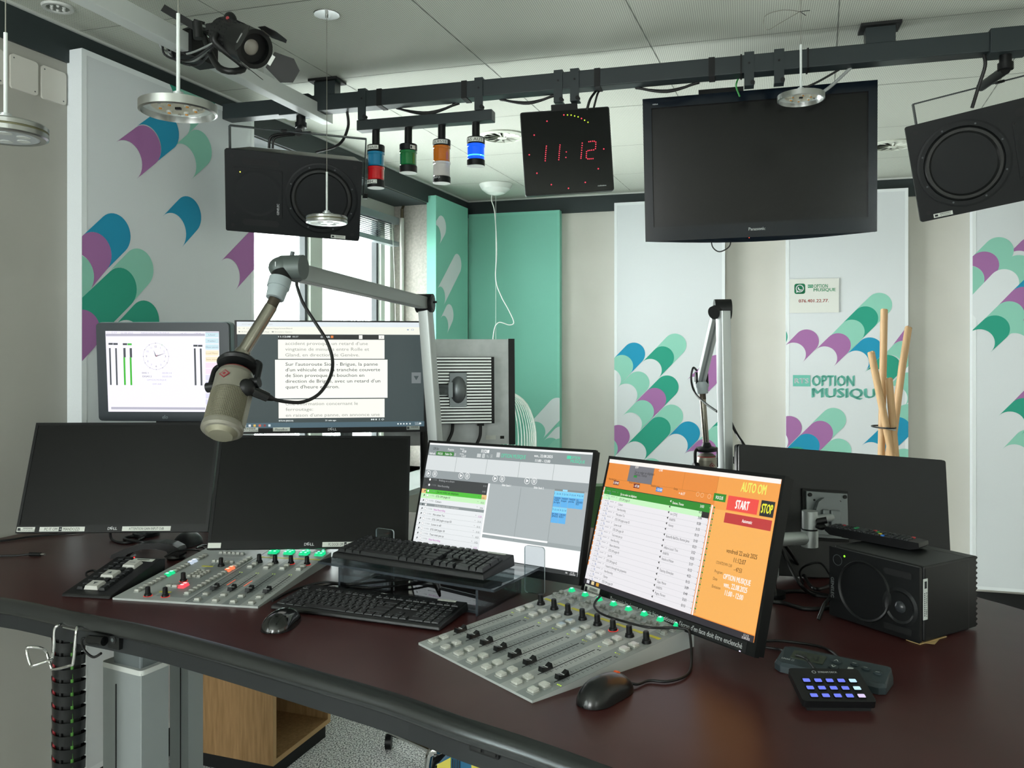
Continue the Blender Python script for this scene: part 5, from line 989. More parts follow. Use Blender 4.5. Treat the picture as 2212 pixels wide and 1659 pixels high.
for k in range(18):
    f_ = k/17; c_ = WH if k == 0 else glow('#45474c', .55); L = lambda a, b_: (a[0]+(b_[0]-a[0])*f_, a[1]+(b_[1]-a[1])*f_)
    a = L(p0_, p1_); m.text(titles[k], u(a[0]), v(a[1]), .0054, c_, -.0009, w_=.0024*len(titles[k]), bold=.02 if k == 0 else .005)
    a = L(q0_, q1_); m.text('◀', u(a[0]), v(a[1]), .0042, WH if k == 0 else DKT, -.0009); m.text(arts[k], u(a[0]+.018), v(a[1]+.008), .0054, c_, -.0009, w_=.0023*len(arts[k]) if len(arts[k]) > 1 else None, bold=.02 if k == 0 else .005)
    a = L(t0_, t1_); m.text(tms[k], u(a[0]), v(a[1]), .0056, c_, -.0009, w_=.011, align='r', bold=.02); m.text('◂', u(a[0]+.03), v(a[1]), .005, c_, -.0009); m.disc(u(a[0]+.055), v(a[1]-.006), .0022, -.0009, glow('#3a9a4a', .8), seg=8); m.ring(u(a[0]+.055), v(a[1]+.014), .0025, .0008, -.0009, glow('#8a9090', .7), seg=8)
    yy = v(yk(k)-.25*ST); m.text('· ▪▪▪  ▪▪▪  ♪', u(.02), yy, .0042, glow('#9a9aa0', .8), -.0009, w_=.048); m.text('ı  %', u(.035), yy-.0058, .0045, glow('#4a7ac0', .8), -.0009, w_=.014)
    if k > 1: RF(.01, yk(k+.5), LW_, yk(k+.5)+.0012, glow('#c9c8ce', .85), -.0006)
RR(1210, 400, 1425, 538, RD, -.0006); p, q_ = fy(1210, 398), fy(1440, 432); a = fy(1193, 512); b_ = fy(1425, 550)
RF(p[0], p[1], b_[0], b_[1]-.0, RD, -.0007); TT('START', 1316, 474, .0165, WH, 103, 'c', .05)
p = fy(1465, 435); b_ = fy(1549, 574); RF(p[0], p[1], b_[0], b_[1], glow('#2b3036', .5), -.0007); TT('STOP', 1506, 503, .017, glow('#f4f23a', .95), 84, 'c', .05)
p = fy(1185, 530); b_ = fy(1531, 677); RF(p[0], p[1]+.0, b_[0], b_[1], RD2, -.0007); TT('Automatic', 1352, 602, .0065, WH, 78, 'c', .03)
TT('AUTO OM', 1403, 343, .0185, glow('#f5f06a', .97), 188, 'c', .04)
BRN = glow('#5a3a20', .55); TT('vendredi 22 août 2025', 1310, 850, .0085, BRN, 238, 'c', .01); TT('11:12:07', 1296, 910, .0088, BRN, 92, 'c', .01); TT('COUNTDOWN 12:00', 1115, 916, .0056, BRN, 122); TT('- 47:53', 1282, 978, .008, BRN, 60, 'c', .01)
TT('Program:', 1103, 985, .0055, BRN, 64); TT('Date', 1091, 1042, .0055, BRN, 33); TT('Emission', 1082, 1102, .0055, BRN, 66); TT('OPTION MUSIQUE', 1273, 1052, .0098, WH, 212, 'c', .03); TT('ven., 22.08.2025', 1262, 1112, .0098, WH, 182, 'c', .03); TT('11:00 - 12:00', 1251, 1173, .0098, WH, 142, 'c', .03)
RF(0, .96, 1, 1.0, glow('#3a3440', .5), -.001); 
for x, c_ in ((.03, '#e8e8ee'), (.065, '#f0dca8'), (.10, '#e0a830')): RF(x-.01, .965, x+.01, .99, glow(c_, .9), -.0012)
m.text('11:12', u(.965), v(.972), .0042, WH, -.0013, align='c'); m.text('22.08.2025', u(.965), v(.988), .0038, WH, -.0013, w_=.019, align='c')
m.build('screen', os_)
sticker(os_, -.228, -.151, .058, .021, 'RTSCP26224', bars=True); m = MB(); zz = -.1515
m.box((.045, -.0005, zz), (.41, .0008, .019), BLACKM); m.text('Pour avoir les écrans et souris bien positionnés, l\'écran d\'en face doit être enclenché', -.155, zz, .0095, PRINTW, -.0014, w_=.395, bold=.01); m.build('instruction_strip', os_)
MB().box((.236, -.0005, zz-.010), (.003, .0012, .002), glow('#e8e0ff', 1.5)).build('power_light', os_)
arm_to_desk(os_, T6, .05, (.60, 1.935), 1.12, ALUD, post=False)

# big monitor seen from behind, with its arm
M7 = pose(.88, 2.17, 1.195, 11, -11, 5.35) ; bk_ = thing('monitor', 'large black monitor seen from behind with a grey arm plate, right of the far microphone', 'monitor', M7); W_, H_ = .611, .330
m = MB().prism(rrect(W_, H_, .006), .0, .014, BEZ, axis='y').box((.0, .019, .0), (W_-.01, .010, H_-.01), BLACK).build('housing', bk_)
m = MB().prism(rrect(W_-.004, H_-.004, .006), -.010, .0, mat('monitor_back_black', '#14171a', .42, noise=(700, '#101316', .4, .6)), axis='y'); m.build('back_shell', bk_)
MB().rect(0, 0, 0, 0, 0, OFF); mm = MB().add([(-W_/2+.008, .0245, -H_/2+.02), (W_/2-.008, .0245, -H_/2+.02), (W_/2-.008, .0245, H_/2-.008), (-W_/2+.008, .0245, H_/2-.008)], [(3, 2, 1, 0)], OFF).build('screen', bk_)
# project the plate centre from the picture
def onface(M, x, y, off=0):
    Mi = M.inverted(); o_ = Mi @ Vector((0, 0, EYE)); d_ = Mi.to_3x3() @ Vector(((x-HX)/F, 1, -(y-HY)/F)); t_ = (off-o_.y)/d_.y; p_ = o_+d_*t_; return Vector((p_.x, off, p_.z))
c_ = onface(M7, 1786, 1113, -.02); SPL = mat('grey_cast_metal', '#6e7476', .38, .6); ps = .118
m = MB(); m.box((c_.x, -.013, c_.z), (ps+.014, .006, ps+.014), BLACKM).box((c_.x, -.020, c_.z), (ps, .008, ps), SPL)
for sx_ in (-1, 1):
    for sz_ in (-1, 1): m.cyl((c_.x+sx_*.050, -.028, c_.z+sz_*.050), (c_.x+sx_*.050, -.024, c_.z+sz_*.050), .005, BLACKM, seg=12); m.cyl((c_.x+sx_*.037, -.0245, c_.z+sz_*.037), (c_.x+sx_*.037, -.024, c_.z+sz_*.037), .003, BLACKM, seg=10)
m.build('mounting_plate', bk_, bevel=.0015)
m = MB(); m.M = Matrix.Translation((c_.x, -.024, c_.z)); m.prism([(-.042, -.05), (.042, -.05), (.046, .0), (.034, .032), (.018, .044), (-.018, .044), (-.034, .032), (-.046, 0)], -.016, .0, SPL, axis='y'); m.box((.010, -.020, -.008), (.030, .010, .044), SPL).box((-.018, -.020, .0), (.02, .010, .028), SPL).build('tilt_head', bk_, bevel=.004)
jt = at(1749, 1150, 1.98); m = MB(); m.cyl(jt+Vector((0, 0, .010)), jt+Vector((0, 0, .052)), .0185, ALU).cyl(jt+Vector((0, 0, -.034)), jt+Vector((0, 0, .006)), .0200, ALU).cyl(jt+Vector((0, 0, .005)), jt+Vector((0, 0, .011)), .018, BLACKM)
q = M7 @ Vector((c_.x, -.04, c_.z-.006)); m.cyl(jt+Vector((0, 0, .032)), q, .010, ALU, seg=14); m.cyl(jt+Vector((.012, -.012, .028)), jt+Vector((.034, -.02, .034)), .008, BLACK, seg=14).ball(jt+Vector((.020, -.02, .018)), .013, BLACK, sz=.6, seg=14)
pl = at(1664, 1172, 1.96); m.cyl((pl.x, pl.y, jt.z-.014), jt+Vector((0, 0, -.014)), .0165, ALU, seg=20); m.build('arm', bk_, world=True)
m = MB().cyl((pl.x, pl.y, DZ), (pl.x, pl.y, pl.z+.03), .0150, CHROME, seg=20).cyl((pl.x, pl.y, DZ+.05), (pl.x, pl.y, DZ+.11), .020, ALU, seg=20).cyl((pl.x, pl.y, DZ), (pl.x, pl.y, DZ+.012), .035, BLACK, seg=24).cyl((pl.x, pl.y, pl.z-.03), (pl.x, pl.y, pl.z+.02), .021, BLACK, seg=20); m.build('pole', bk_, world=True)

# older monitor seen from behind (finned back), right of the first arm post
M8 = pose(-.205, 2.66, 1.62+(1.4950-1.62)*1.2, 10, -2.8, 0); W_, H_ = .49, .43; M8 = pose(-.242, 2.82, 1.445, 9.0, -2.5, 0)
ob = thing('monitor', 'older silver-backed monitor with a finned rear housing seen from behind, beside the near microphone post', 'monitor', M8)
SLV = mat('silver_sheet', '#b6bbbb', .4, .3, noise=(30, '#aaafaf', .3, .7)); TE = onface(M8, 1097.8, 733); xr = TE.x; zt = TE.z; xl = xr-.43; zb_ = zt-.365
m = MB(); m.box(((xl+xr)/2, .010, (zt+zb_)/2), (xr-xl, .02, zt-zb_), SLV); m.build('back_shell', ob); 
MB().box((xr+.011, .014, (zt+zb_)/2), (.022, .034, zt-zb_+.004), BLACK).box(((xl+xr)/2, .030, (zt+zb_)/2), (xr-xl, .022, zt-zb_), BLACK).build('front_frame', ob)
MB().add([(xl+.02, .0415, zb_+.02), (xr-.02, .0415, zb_+.02), (xr-.02, .0415, zt-.02), (xl+.02, .0415, zt-.02)], [(3, 2, 1, 0)], OFF).build('screen', ob)
a = onface(M8, 1070, 770); b_ = onface(M8, 925, 918); hx0, hx1, hz0, hz1 = b_.x-.06, a.x-.025, b_.z+.005, a.z-.004; m = MB(); hd_ = .075
m.box(((hx0+hx1)/2+.012, -hd_/2+.004, (hz0+hz1)/2), (hx1-hx0-.0, hd_-.012, hz1-hz0), BLACK); n = 22
fin = mat('fin_metal', '#cfd3d1', .35, .5)
for k in range(n): z_ = hz0+(k+.5)*(hz1-hz0)/n; m.box(((hx0+hx1)/2, -hd_, z_), (hx1-hx0, .008, (hz1-hz0)/n*.55), fin)
m.build('finned_housing', ob); c_ = onface(M8, 989, 842, -hd_); m = MB(); m.box((c_.x, -hd_-.008, c_.z), (.058, .008, .115), SPL).build('mounting_plate', ob, bevel=.001)
m = MB(); m.ball((c_.x, -hd_-.015, c_.z), .03, SPL, sx=.9, sy=.8, sz=1.5, seg=20).box((c_.x-.028, -hd_-.032, c_.z), (.014, .03, .05), SPL).box((c_.x-.07, -hd_-.034, c_.z), (.09, .018, .034), mat('dark_cast', '#3a3f40', .4, .5)).cyl((c_.x-.055, -hd_-.046, c_.z), (c_.x-.055, -hd_-.04, c_.z), .011, GASK).build('swivel_arm', ob)
m = MB(); x_ = c_.x-.115; m.M = M8; m.cyl((x_, -hd_-.034, c_.z+.04), (x_, -hd_-.034, c_.z-.06), .017, BLACK); pp = M8 @ Vector((x_, -hd_-.034, c_.z)); m.M = Matrix(); m.cyl((pp.x, pp.y, DZ), (pp.x, pp.y, pp.z+.02), .013, BLACK).cyl((pp.x, pp.y, DZ), (pp.x, pp.y, DZ+.01), .035, BLACK).build('pole', ob, world=True)
m = MB(); 
for x, y in ((978, 905), (1038, 915)):
    c2 = onface(M8, x, y, -.03); m.box((c2.x, -.03, c2.z+.01), (.022, .02, .035), BLACK); m.tube([(c2.x, -.03, c2.z), (c2.x-.002, -.035, c2.z-.04), (c2.x-.015, -.04, c2.z-.07), (c2.x-.03, -.03, c2.z-.10)], .0055, CABLE)
m.build('plugs', ob); c2 = onface(M8, 1060, 945, 0); MB().box((c2.x, -.0006, c2.z), (.035, .001, .014), LABEL).box((c2.x+.04, -.0006, c2.z), (.014, .001, .010), BLACKM).build('rating_label', ob)

# ================================================================ microphone arms
def profile_arm(parent, a, b_, name, w_=.030, mt=ALU, up=None, h_=None):
    a = Vector(a); b_ = Vector(b_); z = (b_-a).normalized(); u_ = (up or Vector((0, 0, 1))); x = z.cross(u_).normalized(); y = z.cross(x); h_ = h_ or w_
    M_ = Matrix(((x.x, y.x, z.x, a.x), (x.y, y.y, z.y, a.y), (x.z, y.z, z.z, a.z), (0, 0, 0, 1))); L = (b_-a).length
    m = MB(M_); m.rbox((0, 0, L/2), (w_, h_, L), .004, mt, axis='z'); (name != 'post') and m.rbox((0, h_/2, L/2), (.006, .0012, L-.02), .0005, ALUD)
    return m.build(name, parent, world=True)
def mic(label, Mm, group='broadcast microphones on jointed arms', front_side=0):
    """local z is the body axis pointing to the tail; grille at -z; emblem facing -y"""
    r = thing('microphone', label, 'microphone', Mm, group); NI = mat('satin_nickel', '#8b887d', .38, .55); R = .033
    m = MB(); m.lathe([(.0, .052), (.020, .050), (.030, .040), (R, .030), (R, -.012)], NI, seg=40); m.lathe([(.0285, .0425), (.0305, .0395)], mat('red_ring', '#8f1f24', .4), seg=40); bd_ = m.build('body', r)
    q2 = Matrix.Rotation(PI/4, 4, 'Y'); m = MB(Matrix.Translation((0, -R-.0008, .014)) @ q2); m.box((0, 0, 0), (.014, .001, .014), mat('emblem_red', '#7a2028', .5)).box((0, -.0006, 0), (.010, .001, .010), NI); m.box((0, -.0012, 0), (.005, .0008, .005), mat('emblem_red', '#7a2028', .5)); m.build('emblem', bd_)
    # woven grille
    gm = mat('mesh_dark', '#2b2a24', .7); m = MB(); m.lathe([(R*.955, -.012), (R*.955, -.088)], gm, seg=40)
    wv = mat('woven_wire', '#8d8a78', .35, .6)
    for k in range(30): m.tube([(R*math.cos(2*PI*i/40), R*math.sin(2*PI*i/40), -.014-k*.0025) for i in range(40)], .0006, wv, closed=True, smooth=1, seg=4)
    for k in range(72): a = 2*PI*k/72; m.cyl((R*math.cos(a), R*math.sin(a), -.013), (R*math.cos(a), R*math.sin(a), -.088), .0006, wv, seg=4, caps=False)
    m.build('grille', r); m = MB()
    for a in (.15, PI-.15+.1): MB().box((R*math.cos(a), R*math.sin(a), -.05), (.006, .012, .08), NI).build('side_rail', r)
    m = MB(); m.lathe([(R+.0015, -.086), (R+.002, -.090), (R+.002, -.098), (R-.002, -.102), (R-.006, -.103)], NI, seg=40); m.lathe([(R-.006, -.103), (.02, -.111), (0, -.113)], wv, seg=24); m.build('end_ring', r)
    return r
def yoke(r):
    m = MB(); m.lathe([(0, .086), (.012, .086), (.017, .074), (.034, .070), (.037, .064), (.034, .058), (.018, .054), (0, .054)], BLACK, seg=36); m.build('shock_mount', r)
    for s_ in (-1, 1):
        m = MB(); m.tube([(s_*.034, 0, .066), (s_*.042, 0, .058), (s_*.043, 0, .035), (s_*.043, 0, .014)], .0055, BLACK, smooth=4); m.cyl((s_*.034, 0, .012), (s_*.049, 0, .012), .010, BLACK, seg=18); m.build('yoke_arm', r)
def axisM(tail, tip, face=Vector((0, -1, 0)), twist=0):
    z = (tail-tip).normalized(); y = -(face-z*face.dot(z)).normalized(); x = y.cross(z)
    return Matrix(((x.x, y.x, z.x, 0), (x.y, y.y, z.y, 0), (x.z, y.z, z.z, 0), (0, 0, 0, 1)))
# near microphone: body from the shock mount down to the grille end
tail = at(512, 800, 1.46); tip = at(486, 905, 1.40); A = axisM(tail, tip, Vector((-.15, -1, 0))); cen = tail.lerp(tip, .42)
MM = Matrix.Translation(at(501, 842, 1.432)) @ A @ Matrix.Diagonal((1, 1, .84, 1))
mc = mic('silver broadcast microphone on the near arm, hanging in front of the lit screens', MM); yoke(mc)
ar = thing('microphone_boom', 'grey aluminium microphone arm reaching over the lit screens from a post at the centre', 'microphone boom', Matrix.Translation((-.215, 2.45, DZ)), 'jointed microphone arms')
el_ = at(918, 655, 2.38); bs = Vector((-.208, 2.47, DZ)); hd = at(640, 588, 1.58)
profile_arm(ar, bs+Vector((0, 0, .02)), el_, 'post', .034, up=Vector((.45, 1, 0)))
MB().cyl(bs, bs+Vector((0, 0, .03)), .045, BLACK, seg=28).build('base_clamp', ar, world=True)
dd = (hd-el_).normalized(); profile_arm(ar, el_+dd*.015, hd-dd*.0, 'upper_arm', .030, mat('arm_grey', '#8f9592', .42, .5), h_=.034)
sv = dd.cross(Vector((0, 0, 1))).normalized()
m = MB(); m.cyl(el_-sv*.024, el_+sv*.024, .027, BLACK, seg=28).cyl(el_-sv*.026, el_+sv*.026, .020, GASK, seg=24); m.cyl(el_, el_+Vector((.035, -.01, .003)), .003, BLACK, seg=10); m.build('elbow_joint', ar, world=True)
h1 = at(616, 578, 1.53); m = MB(); m.ball(h1+Vector((-.006, 0, 0)), .0225, mat('grey_cast', '#4d5553', .45, .3), sx=1.1, sz=.92, seg=24).cyl(h1-sv*.022+Vector((.014, 0, 0)), h1+sv*.022+Vector((.014, 0, 0)), .023, mat('grey_cast', '#4d5553', .45, .3), seg=26); m.cyl(h1+Vector((.012, 0, .018)), h1+Vector((.014, 0, .030)), .004, GASK); m.cyl(hd, h1, .020, GASK, seg=20)
m.text('1', h1.x-.012, h1.z+.004, .009, PRINTW, h1.y-.0245); m.build('head_joint', ar, world=True)
c0_, c1_ = at(606, 603, 1.52), at(594, 645, 1.505); m = MB(); m.cyl(h1, c0_, .019, BLACK, seg=24); cg = mat('pale_blue_grey_plastic', '#8c9799', .4); m.cyl(c0_, c0_.lerp(c1_, .45), .0205, cg, seg=28).cyl(c0_.lerp(c1_, .45), c1_, .0185, cg, r1=.0165, seg=28); m.build('collar', ar, world=True)
t1 = at(533, 775, 1.475); top_m = MM @ Vector((0, 0, .084)); m = MB(); BRS = mat('aged_nickel_tube', '#7d7a70', .22, .9); c15 = c1_.lerp(t1, .13); m.cyl(c1_, c15, .0105, mat('dark_brass', '#3f3930', .4, .6), seg=20).cyl(c15, top_m.lerp(c15, .12), .0115, BRS, seg=24).cyl(top_m.lerp(c15, .13), top_m.lerp(c15, .02), .0135, BRS, r1=.0155, seg=24); m.build('extension_tube', ar, world=True)
m = MB(); x0_ = MM @ Vector((.030, -.006, -.004)); pts = [x0_, at(577, 855, 1.44), at(590, 862, 1.45), at(620, 868, 1.47), at(655, 868, 1.5), at(690, 850, 1.52), at(714, 812, 1.55), at(718, 775, 1.57), at(705, 735, 1.58), at(680, 695, 1.59), at(655, 655, 1.59), at(642, 620, 1.59), at(641, 603, 1.59)]
m.cyl(x0_, at(578, 858, 1.44), .010, BLACKG, r1=.0085, seg=20).cyl(at(574, 856, 1.44), at(590, 862, 1.45), .008, BLACK, r1=.004, seg=18).ball(x0_, .016, BLACK, seg=18); m.tube(pts[1:], .0032, CABLE, smooth=6)
m.build('cable', mc, world=True)
# far microphone
ar2 = thing('microphone_boom', 'grey aluminium microphone arm folded down behind the orange display', 'microphone boom', Matrix.Translation((.57, 2.2, DZ)), 'jointed microphone arms')
tp_ = at(1562, 672, 2.2); bs = at(1571, 1220, 2.2); bs.z = DZ; profile_arm(ar2, bs+Vector((0, 0, .02)), tp_, 'post', .030, ALU, up=Vector((-.42, 1, 0)))
MB().cyl(bs, bs+Vector((0, 0, .03)), .045, BLACK, seg=28).build('base_clamp', ar2, world=True)
e2 = at(1515, 818, 2.72); s2 = at(1548, 680, 2.25); dd = (e2-s2).normalized(); profile_arm(ar2, s2, e2, 'upper_arm', .026, ALU, h_=.034, up=Vector((0, 0, 1)))
sv = Vector((1, -.1, 0)).normalized(); m = MB(); c_ = at(1559, 668, 2.22); m.cyl(c_-sv*.020, c_+sv*.024, .027, BLACK, seg=30); m.cyl(at(1541, 676, 2.2), c_, .018, BLACKM, seg=20); m.build('elbow_joint', ar2, world=True)
m = MB(); m.cyl(e2-sv*.02, e2+sv*.02, .022, BLACK, seg=24); a, b_, c3 = at(1515, 824, 2.72), at(1516, 836, 2.72), at(1517, 850, 2.72); m.build('head_joint', ar2, world=True)
MB().cyl(a, b_, .024, cg, seg=26).cyl(b_, c3, .021, cg, r1=.019, seg=26).build('collar', ar2, world=True)
t2 = at(1525, 955, 2.72); MB().cyl(c3, c3.lerp(t2, .12), .011, MATS['dark_brass'], seg=18).cyl(c3.lerp(t2, .12), t2, .0105, BRS, seg=20).build('extension_tube', ar2, world=True)
MM2 = Matrix.Translation(at(1527, 1012, 2.72)) @ axisM(Vector((0, 0, 1)), Vector((.02, 0, 0)), Vector((.3, -1, 0))); mc2 = mic('silver broadcast microphone on the far arm, mostly hidden by the orange display', MM2); yoke(mc2)
m = MB(); m.tube([at(1505, 800, 2.68), at(1497, 795, 2.66), at(1493, 820, 2.66), at(1502, 850, 2.66), at(1525, 872, 2.5), at(1549, 889, 2.3)], .0035, CABLE); m.tube([at(1579, 912, 2.3), at(1590, 935, 2.3), at(1605, 958, 2.25), at(1615, 975, 2.25)], .0042, CABLE); m.cyl(at(1577, 993, 2.25), at(1592, 995, 2.25), .010, BLACK); m.build('cable', ar2, world=True)
# ================================================================ things on the desk
def plane_hit(M, x, y):
    Mi = M.inverted(); o_ = Mi @ Vector((0, 0, EYE)); d_ = Mi.to_3x3() @ Vector(((x-HX)/F, 1, -(y-HY)/F)); t_ = -o_.z/d_.z; p_ = o_+d_*t_; return p_.x, p_.y
def put(src_bm, name, parent, M, cache={}):
    """the first is built, every later one of the same kind is a copy"""
    k = (name, src_bm[0], parent.name)
    if k not in cache:
        o_ = src_bm[1]().build(name, parent); o_.matrix_basis = M; cache[k] = o_; return o_
    return dup(cache[k], parent, M)
BTN = mat('milky_button', '#b7b9b2', .25, coat=1); BTNR = mat('button_socket', '#8b8f8a', .5); CON_L = mat('console_pale_grey', '#a5aaa8', .45); CON_D = mat('console_mid_grey', '#878e8d', .45)
YL = mat('yellow_tape', '#c9c22e', .5); GRB = glow('#12d88a', 1.1); GRB2 = glow('#9dffd8', 2.0); REDG = glow('#ff3a30', 1.2)
def bt(w_, d_, m0, lit=None):
    def f():
        m = MB(); m.rbox((0, 0, .0012), (w_+.003, d_+.003, .0024), .002, BTNR if not lit else m0, axis='z'); m.rbox((0, 0, .004), (w_, d_, .005), .0018, m0, axis='z'); m.rbox((0, 0, .0067), (w_*.72, d_*.72, .0008), .002, m0, axis='z')
        if lit: m.rbox((0, 0, .0073), (w_*.6, d_*.6, .0006), .001, lit, axis='z')
        return m
    return f
def knobf(ring=None):
    def f():
        m = MB(); m.lathe([(0, .0005), (.0095, .0005), (.0095, .001), (0, .001)], BLACK, seg=24); m.lathe([(.0088, .001), (.0080, .006), (.0062, .007), (.0056, .021), (.0048, .0225), (0, .0228)], BLACK, seg=24); m.box((0, .0055, .014), (.0008, .0012, .014), PRINTW)
        if ring: m.lathe([(.0100, .0012), (.0085, .0016)], ring, seg=24)
        return m
    return f
def capf():
    m = MB(); K = mat('fader_black', '#0d0f10', .3)
    m.add([(-.0065, -.0125, .003), (.0065, -.0125, .003), (.0065, .0125, .003), (-.0065, .0125, .003), (-.005, -.0115, .012), (.005, -.0115, .012), (.005, -.003, .0085), (-.005, -.003, .0085), (.005, .003, .0085), (-.005, .003, .0085), (.005, .0115, .0125), (-.005, .0115, .0125)],
          [(3, 2, 1, 0), (4, 5, 6, 7), (7, 6, 8, 9), (9, 8, 10, 11), (0, 1, 5, 4), (2, 3, 11, 10), (1, 2, 10, 8, 6, 5), (3, 0, 4, 7, 9, 11)], K)
    m.box((0, 0, .0088), (.0112, .0008, .0010), PRINTW).box((0, 0, .0015), (.002, .003, .003), STEEL); return m
def wedge(m, W_, Dp, hb, hf, body):
    m.add([(0, 0, 0), (W_, 0, 0), (W_, Dp, 0), (0, Dp, 0), (0, 0, hf), (W_, 0, hf), (W_, Dp, hb), (0, Dp, hb)], [(3, 2, 1, 0), (4, 5, 6, 7), (0, 1, 5, 4), (1, 2, 6, 5), (2, 3, 7, 6), (3, 0, 4, 7)], body)
LED_Y = glow('#c8f03a', 1.1)
# ---- right console
FL = D(904, 1393); FR = D(1149.5, 1519); d_ = (FR-FL).normalized(); CM = frame(FL, d_); Wc = .351; Dc = .42; hb = .040; hf = .004
cr_ = thing('mixing_console', 'grey eight-fader mixing console in front of the orange and pale grey displays', 'mixing console', CM, 'mixing consoles on the desk')
m = MB(); wedge(m, Wc, Dc, hb, hf, CON_L); m.build('housing', cr_)
TS = CM @ Matrix.Translation((0, 0, hf)) @ Matrix.Rotation(math.atan2(hb-hf, Dc), 4, 'X'); TL_ = Matrix.Translation((0, 0, hf)) @ Matrix.Rotation(math.atan2(hb-hf, Dc), 4, 'X')
Y = lambda x, y: plane_hit(TS, 880+x/3.253, 1240+y/3.253)
m = MB(TL_); sw = Wc/8; yb = Dc+.001
f1, f2, fc, fs, mb1, mb2, kn_, yl = [Y(*p)[1] for p in ((198, 490), (272, 462), (375, 412), (690, 307), (800, 262), (866, 240), (932, 212), (1003, 187))]
sb1, sb2, gb = Y(1052, 158)[1], Y(1090, 140)[1], Y(1136, 122)[1]
for k in range(8):
    x0 = k*sw; xc = x0+sw*.5; m.box((xc, yb/2, .0003), (sw, yb, .0006), CON_L if k % 2 == 0 else CON_D)
    m.box((xc, (fc+fs)/2-.004, .0008), (.0016, fs-fc+.03, .0006), BLACKM)
    for j in range(11):
        yy = fc-.006+(fs-fc+.006)*j/10
        for s1_ in (-1, 1): m.box((xc+s1_*.008, yy, .0007), (.006, .0006, .0003), INK)
        if j < 10:
            for s1_ in (-1, 1): m.box((xc+s1_*.0075, yy+.0045, .0007), (.003, .0005, .0003), GASK)
    m.box((xc, yl, .0008), (sw*.62, .008, .0006), YL)
    for j in range(3 if k % 2 else 2): m.box((xc-.006+j*.005, mb1-.018, .0008), (.0016, .0026, .0006), LED_Y if not j else YL)
    for j in range(2): m.box((xc+.004+j*.005, mb1-.03, .0008), (.003, .004, .0003), GASK)
for j in range(3): m.box((.0+7.5*sw+.010+j*.004, fc-.02, .0008), (.0018, .0022, .0008), LED_Y)
m.build('fader_panel', cr_)
m = MB(TL_)
for k in range(8): m.box((k*sw+sw*.5, yb-.008, .0006), (sw*.8, .012, .0006), LABEL if k in (1, 3, 5, 7) else CON_D); m.text('RTS', k*sw+sw*.3, 0, .004, INK, -.0010-.0, align='c', M=Matrix.Translation((0, yb-.008, 0)) @ Matrix.Rotation(-PI/2, 4, 'X')) if k in (3, 7) else None
m.build('label', cr_)
TT_ = lambda x, y: TL_ @ Matrix.Translation((x, y, .0006))
for k in range(8):
    xc = k*sw+sw*.5
    for yy in (f1, f2, mb1, mb2): put(('b', bt(.0165, .0145, BTN)), 'button', cr_, TT_(xc, yy))
    put(('c', capf), 'fader', cr_, TT_(xc, fc)); put(('kr' if k == 5 else 'k', knobf(REDG if k == 5 else None)), 'knob', cr_, TT_(xc+.006, kn_))
    for dx, yy in ((-.010, sb1), (.004, sb1-.004), (-.010, sb2)): put(('s', bt(.0095, .0085, BTNR)), 'button', cr_, TT_(xc+dx, yy))
    put(('s', bt(.0095, .0085, BTNR)), 'button', cr_, TT_(xc+.006, sb2)); put(('g', bt(.010, .0095, GRB, GRB2)), 'button', cr_, TT_(xc-.003, gb+.004))
# ---- left console
FL = D(243, 1295.4); FR = D(557, 1314.5); d_ = (FR-FL).normalized(); CM = frame(FL, d_); Wc = (FR-FL).length; Dc = .42; hb = .028
cl_ = thing('mixing_console', 'grey mixing console with four faders, in front of the dark middle monitor', 'mixing console', CM, 'mixing consoles on the desk')
m = MB(); wedge(m, Wc, Dc, hb, hf, CON_L); m.build('housing', cl_)
TL_ = Matrix.Translation((0, 0, hf)) @ Matrix.Rotation(math.atan2(hb-hf, Dc), 4, 'X'); TS = CM @ TL_
Y = lambda x, y: plane_hit(TS, 120+x/3.456, 1140+y/3.456)
m = MB(TL_); xd = Y(950, 568)[0]; sw = (Wc-xd)/4; m.box((xd/2, Dc/2, .0003), (xd, Dc, .0006), CON_L); m.box((xd, Dc/2, .0007), (.0012, Dc, .0004), INK)
m.box((Y(690, 540)[0]+.045, Dc*.42, .0006), (.085, Dc*.72, .0004), CON_D)
fc, fs = Y(1190, 463)[1], Y(1400, 352)[1]; f1, f2, mb1, mb2, kn_, gy, yl = [Y(*p)[1] for p in ((1070, 545), (1135, 505), (1470, 300), (1520, 280), (1552, 262), (1675, 186), (1620, 235))]
for k in range(4):
    xc = xd+sw*(k+.5); m.box((xc, Dc/2, .0003), (sw, Dc, .0006), CON_D if k % 2 == 0 else CON_L); m.box((xc, (fc+fs)/2-.003, .0009), (.0015, fs-fc+.02, .0006), BLACKM)
    for j in range(11):
        for s1_ in (-1, 1): m.box((xc+s1_*.008, fc-.004+(fs-fc)*j/10, .0008), (.006, .0006, .0003), INK)
    if k < 2:
        for j in range(7): m.box((xc+.013, fc+.035+j*.006, .001), (.0022, .003, .0006), glow('#ff6a40', 1.1))
    m.box((xc-.006, fs+.016, .001), (.0016, .0024, .0006), LED_Y); m.box((xc+.0, fs+.016, .001), (.0016, .0024, .0006), LED_Y)
m.box((xd+(Wc-xd)/2, yl+.012, .001), (Wc-xd-.006, .006, .0006), YL)
for p, w_ in (((820, 482), .030), ((1135, 290), .032)): q_ = Y(*p); m.box((q_[0], q_[1], .001), (w_, .007, .0006), YL)
m.build('fader_panel', cl_)
m = MB(TL_); q_ = Y(1300, 145); m.box((q_[0], q_[1]-.004, .001), (.06, .016, .0005), LABEL).build('label', cl_)
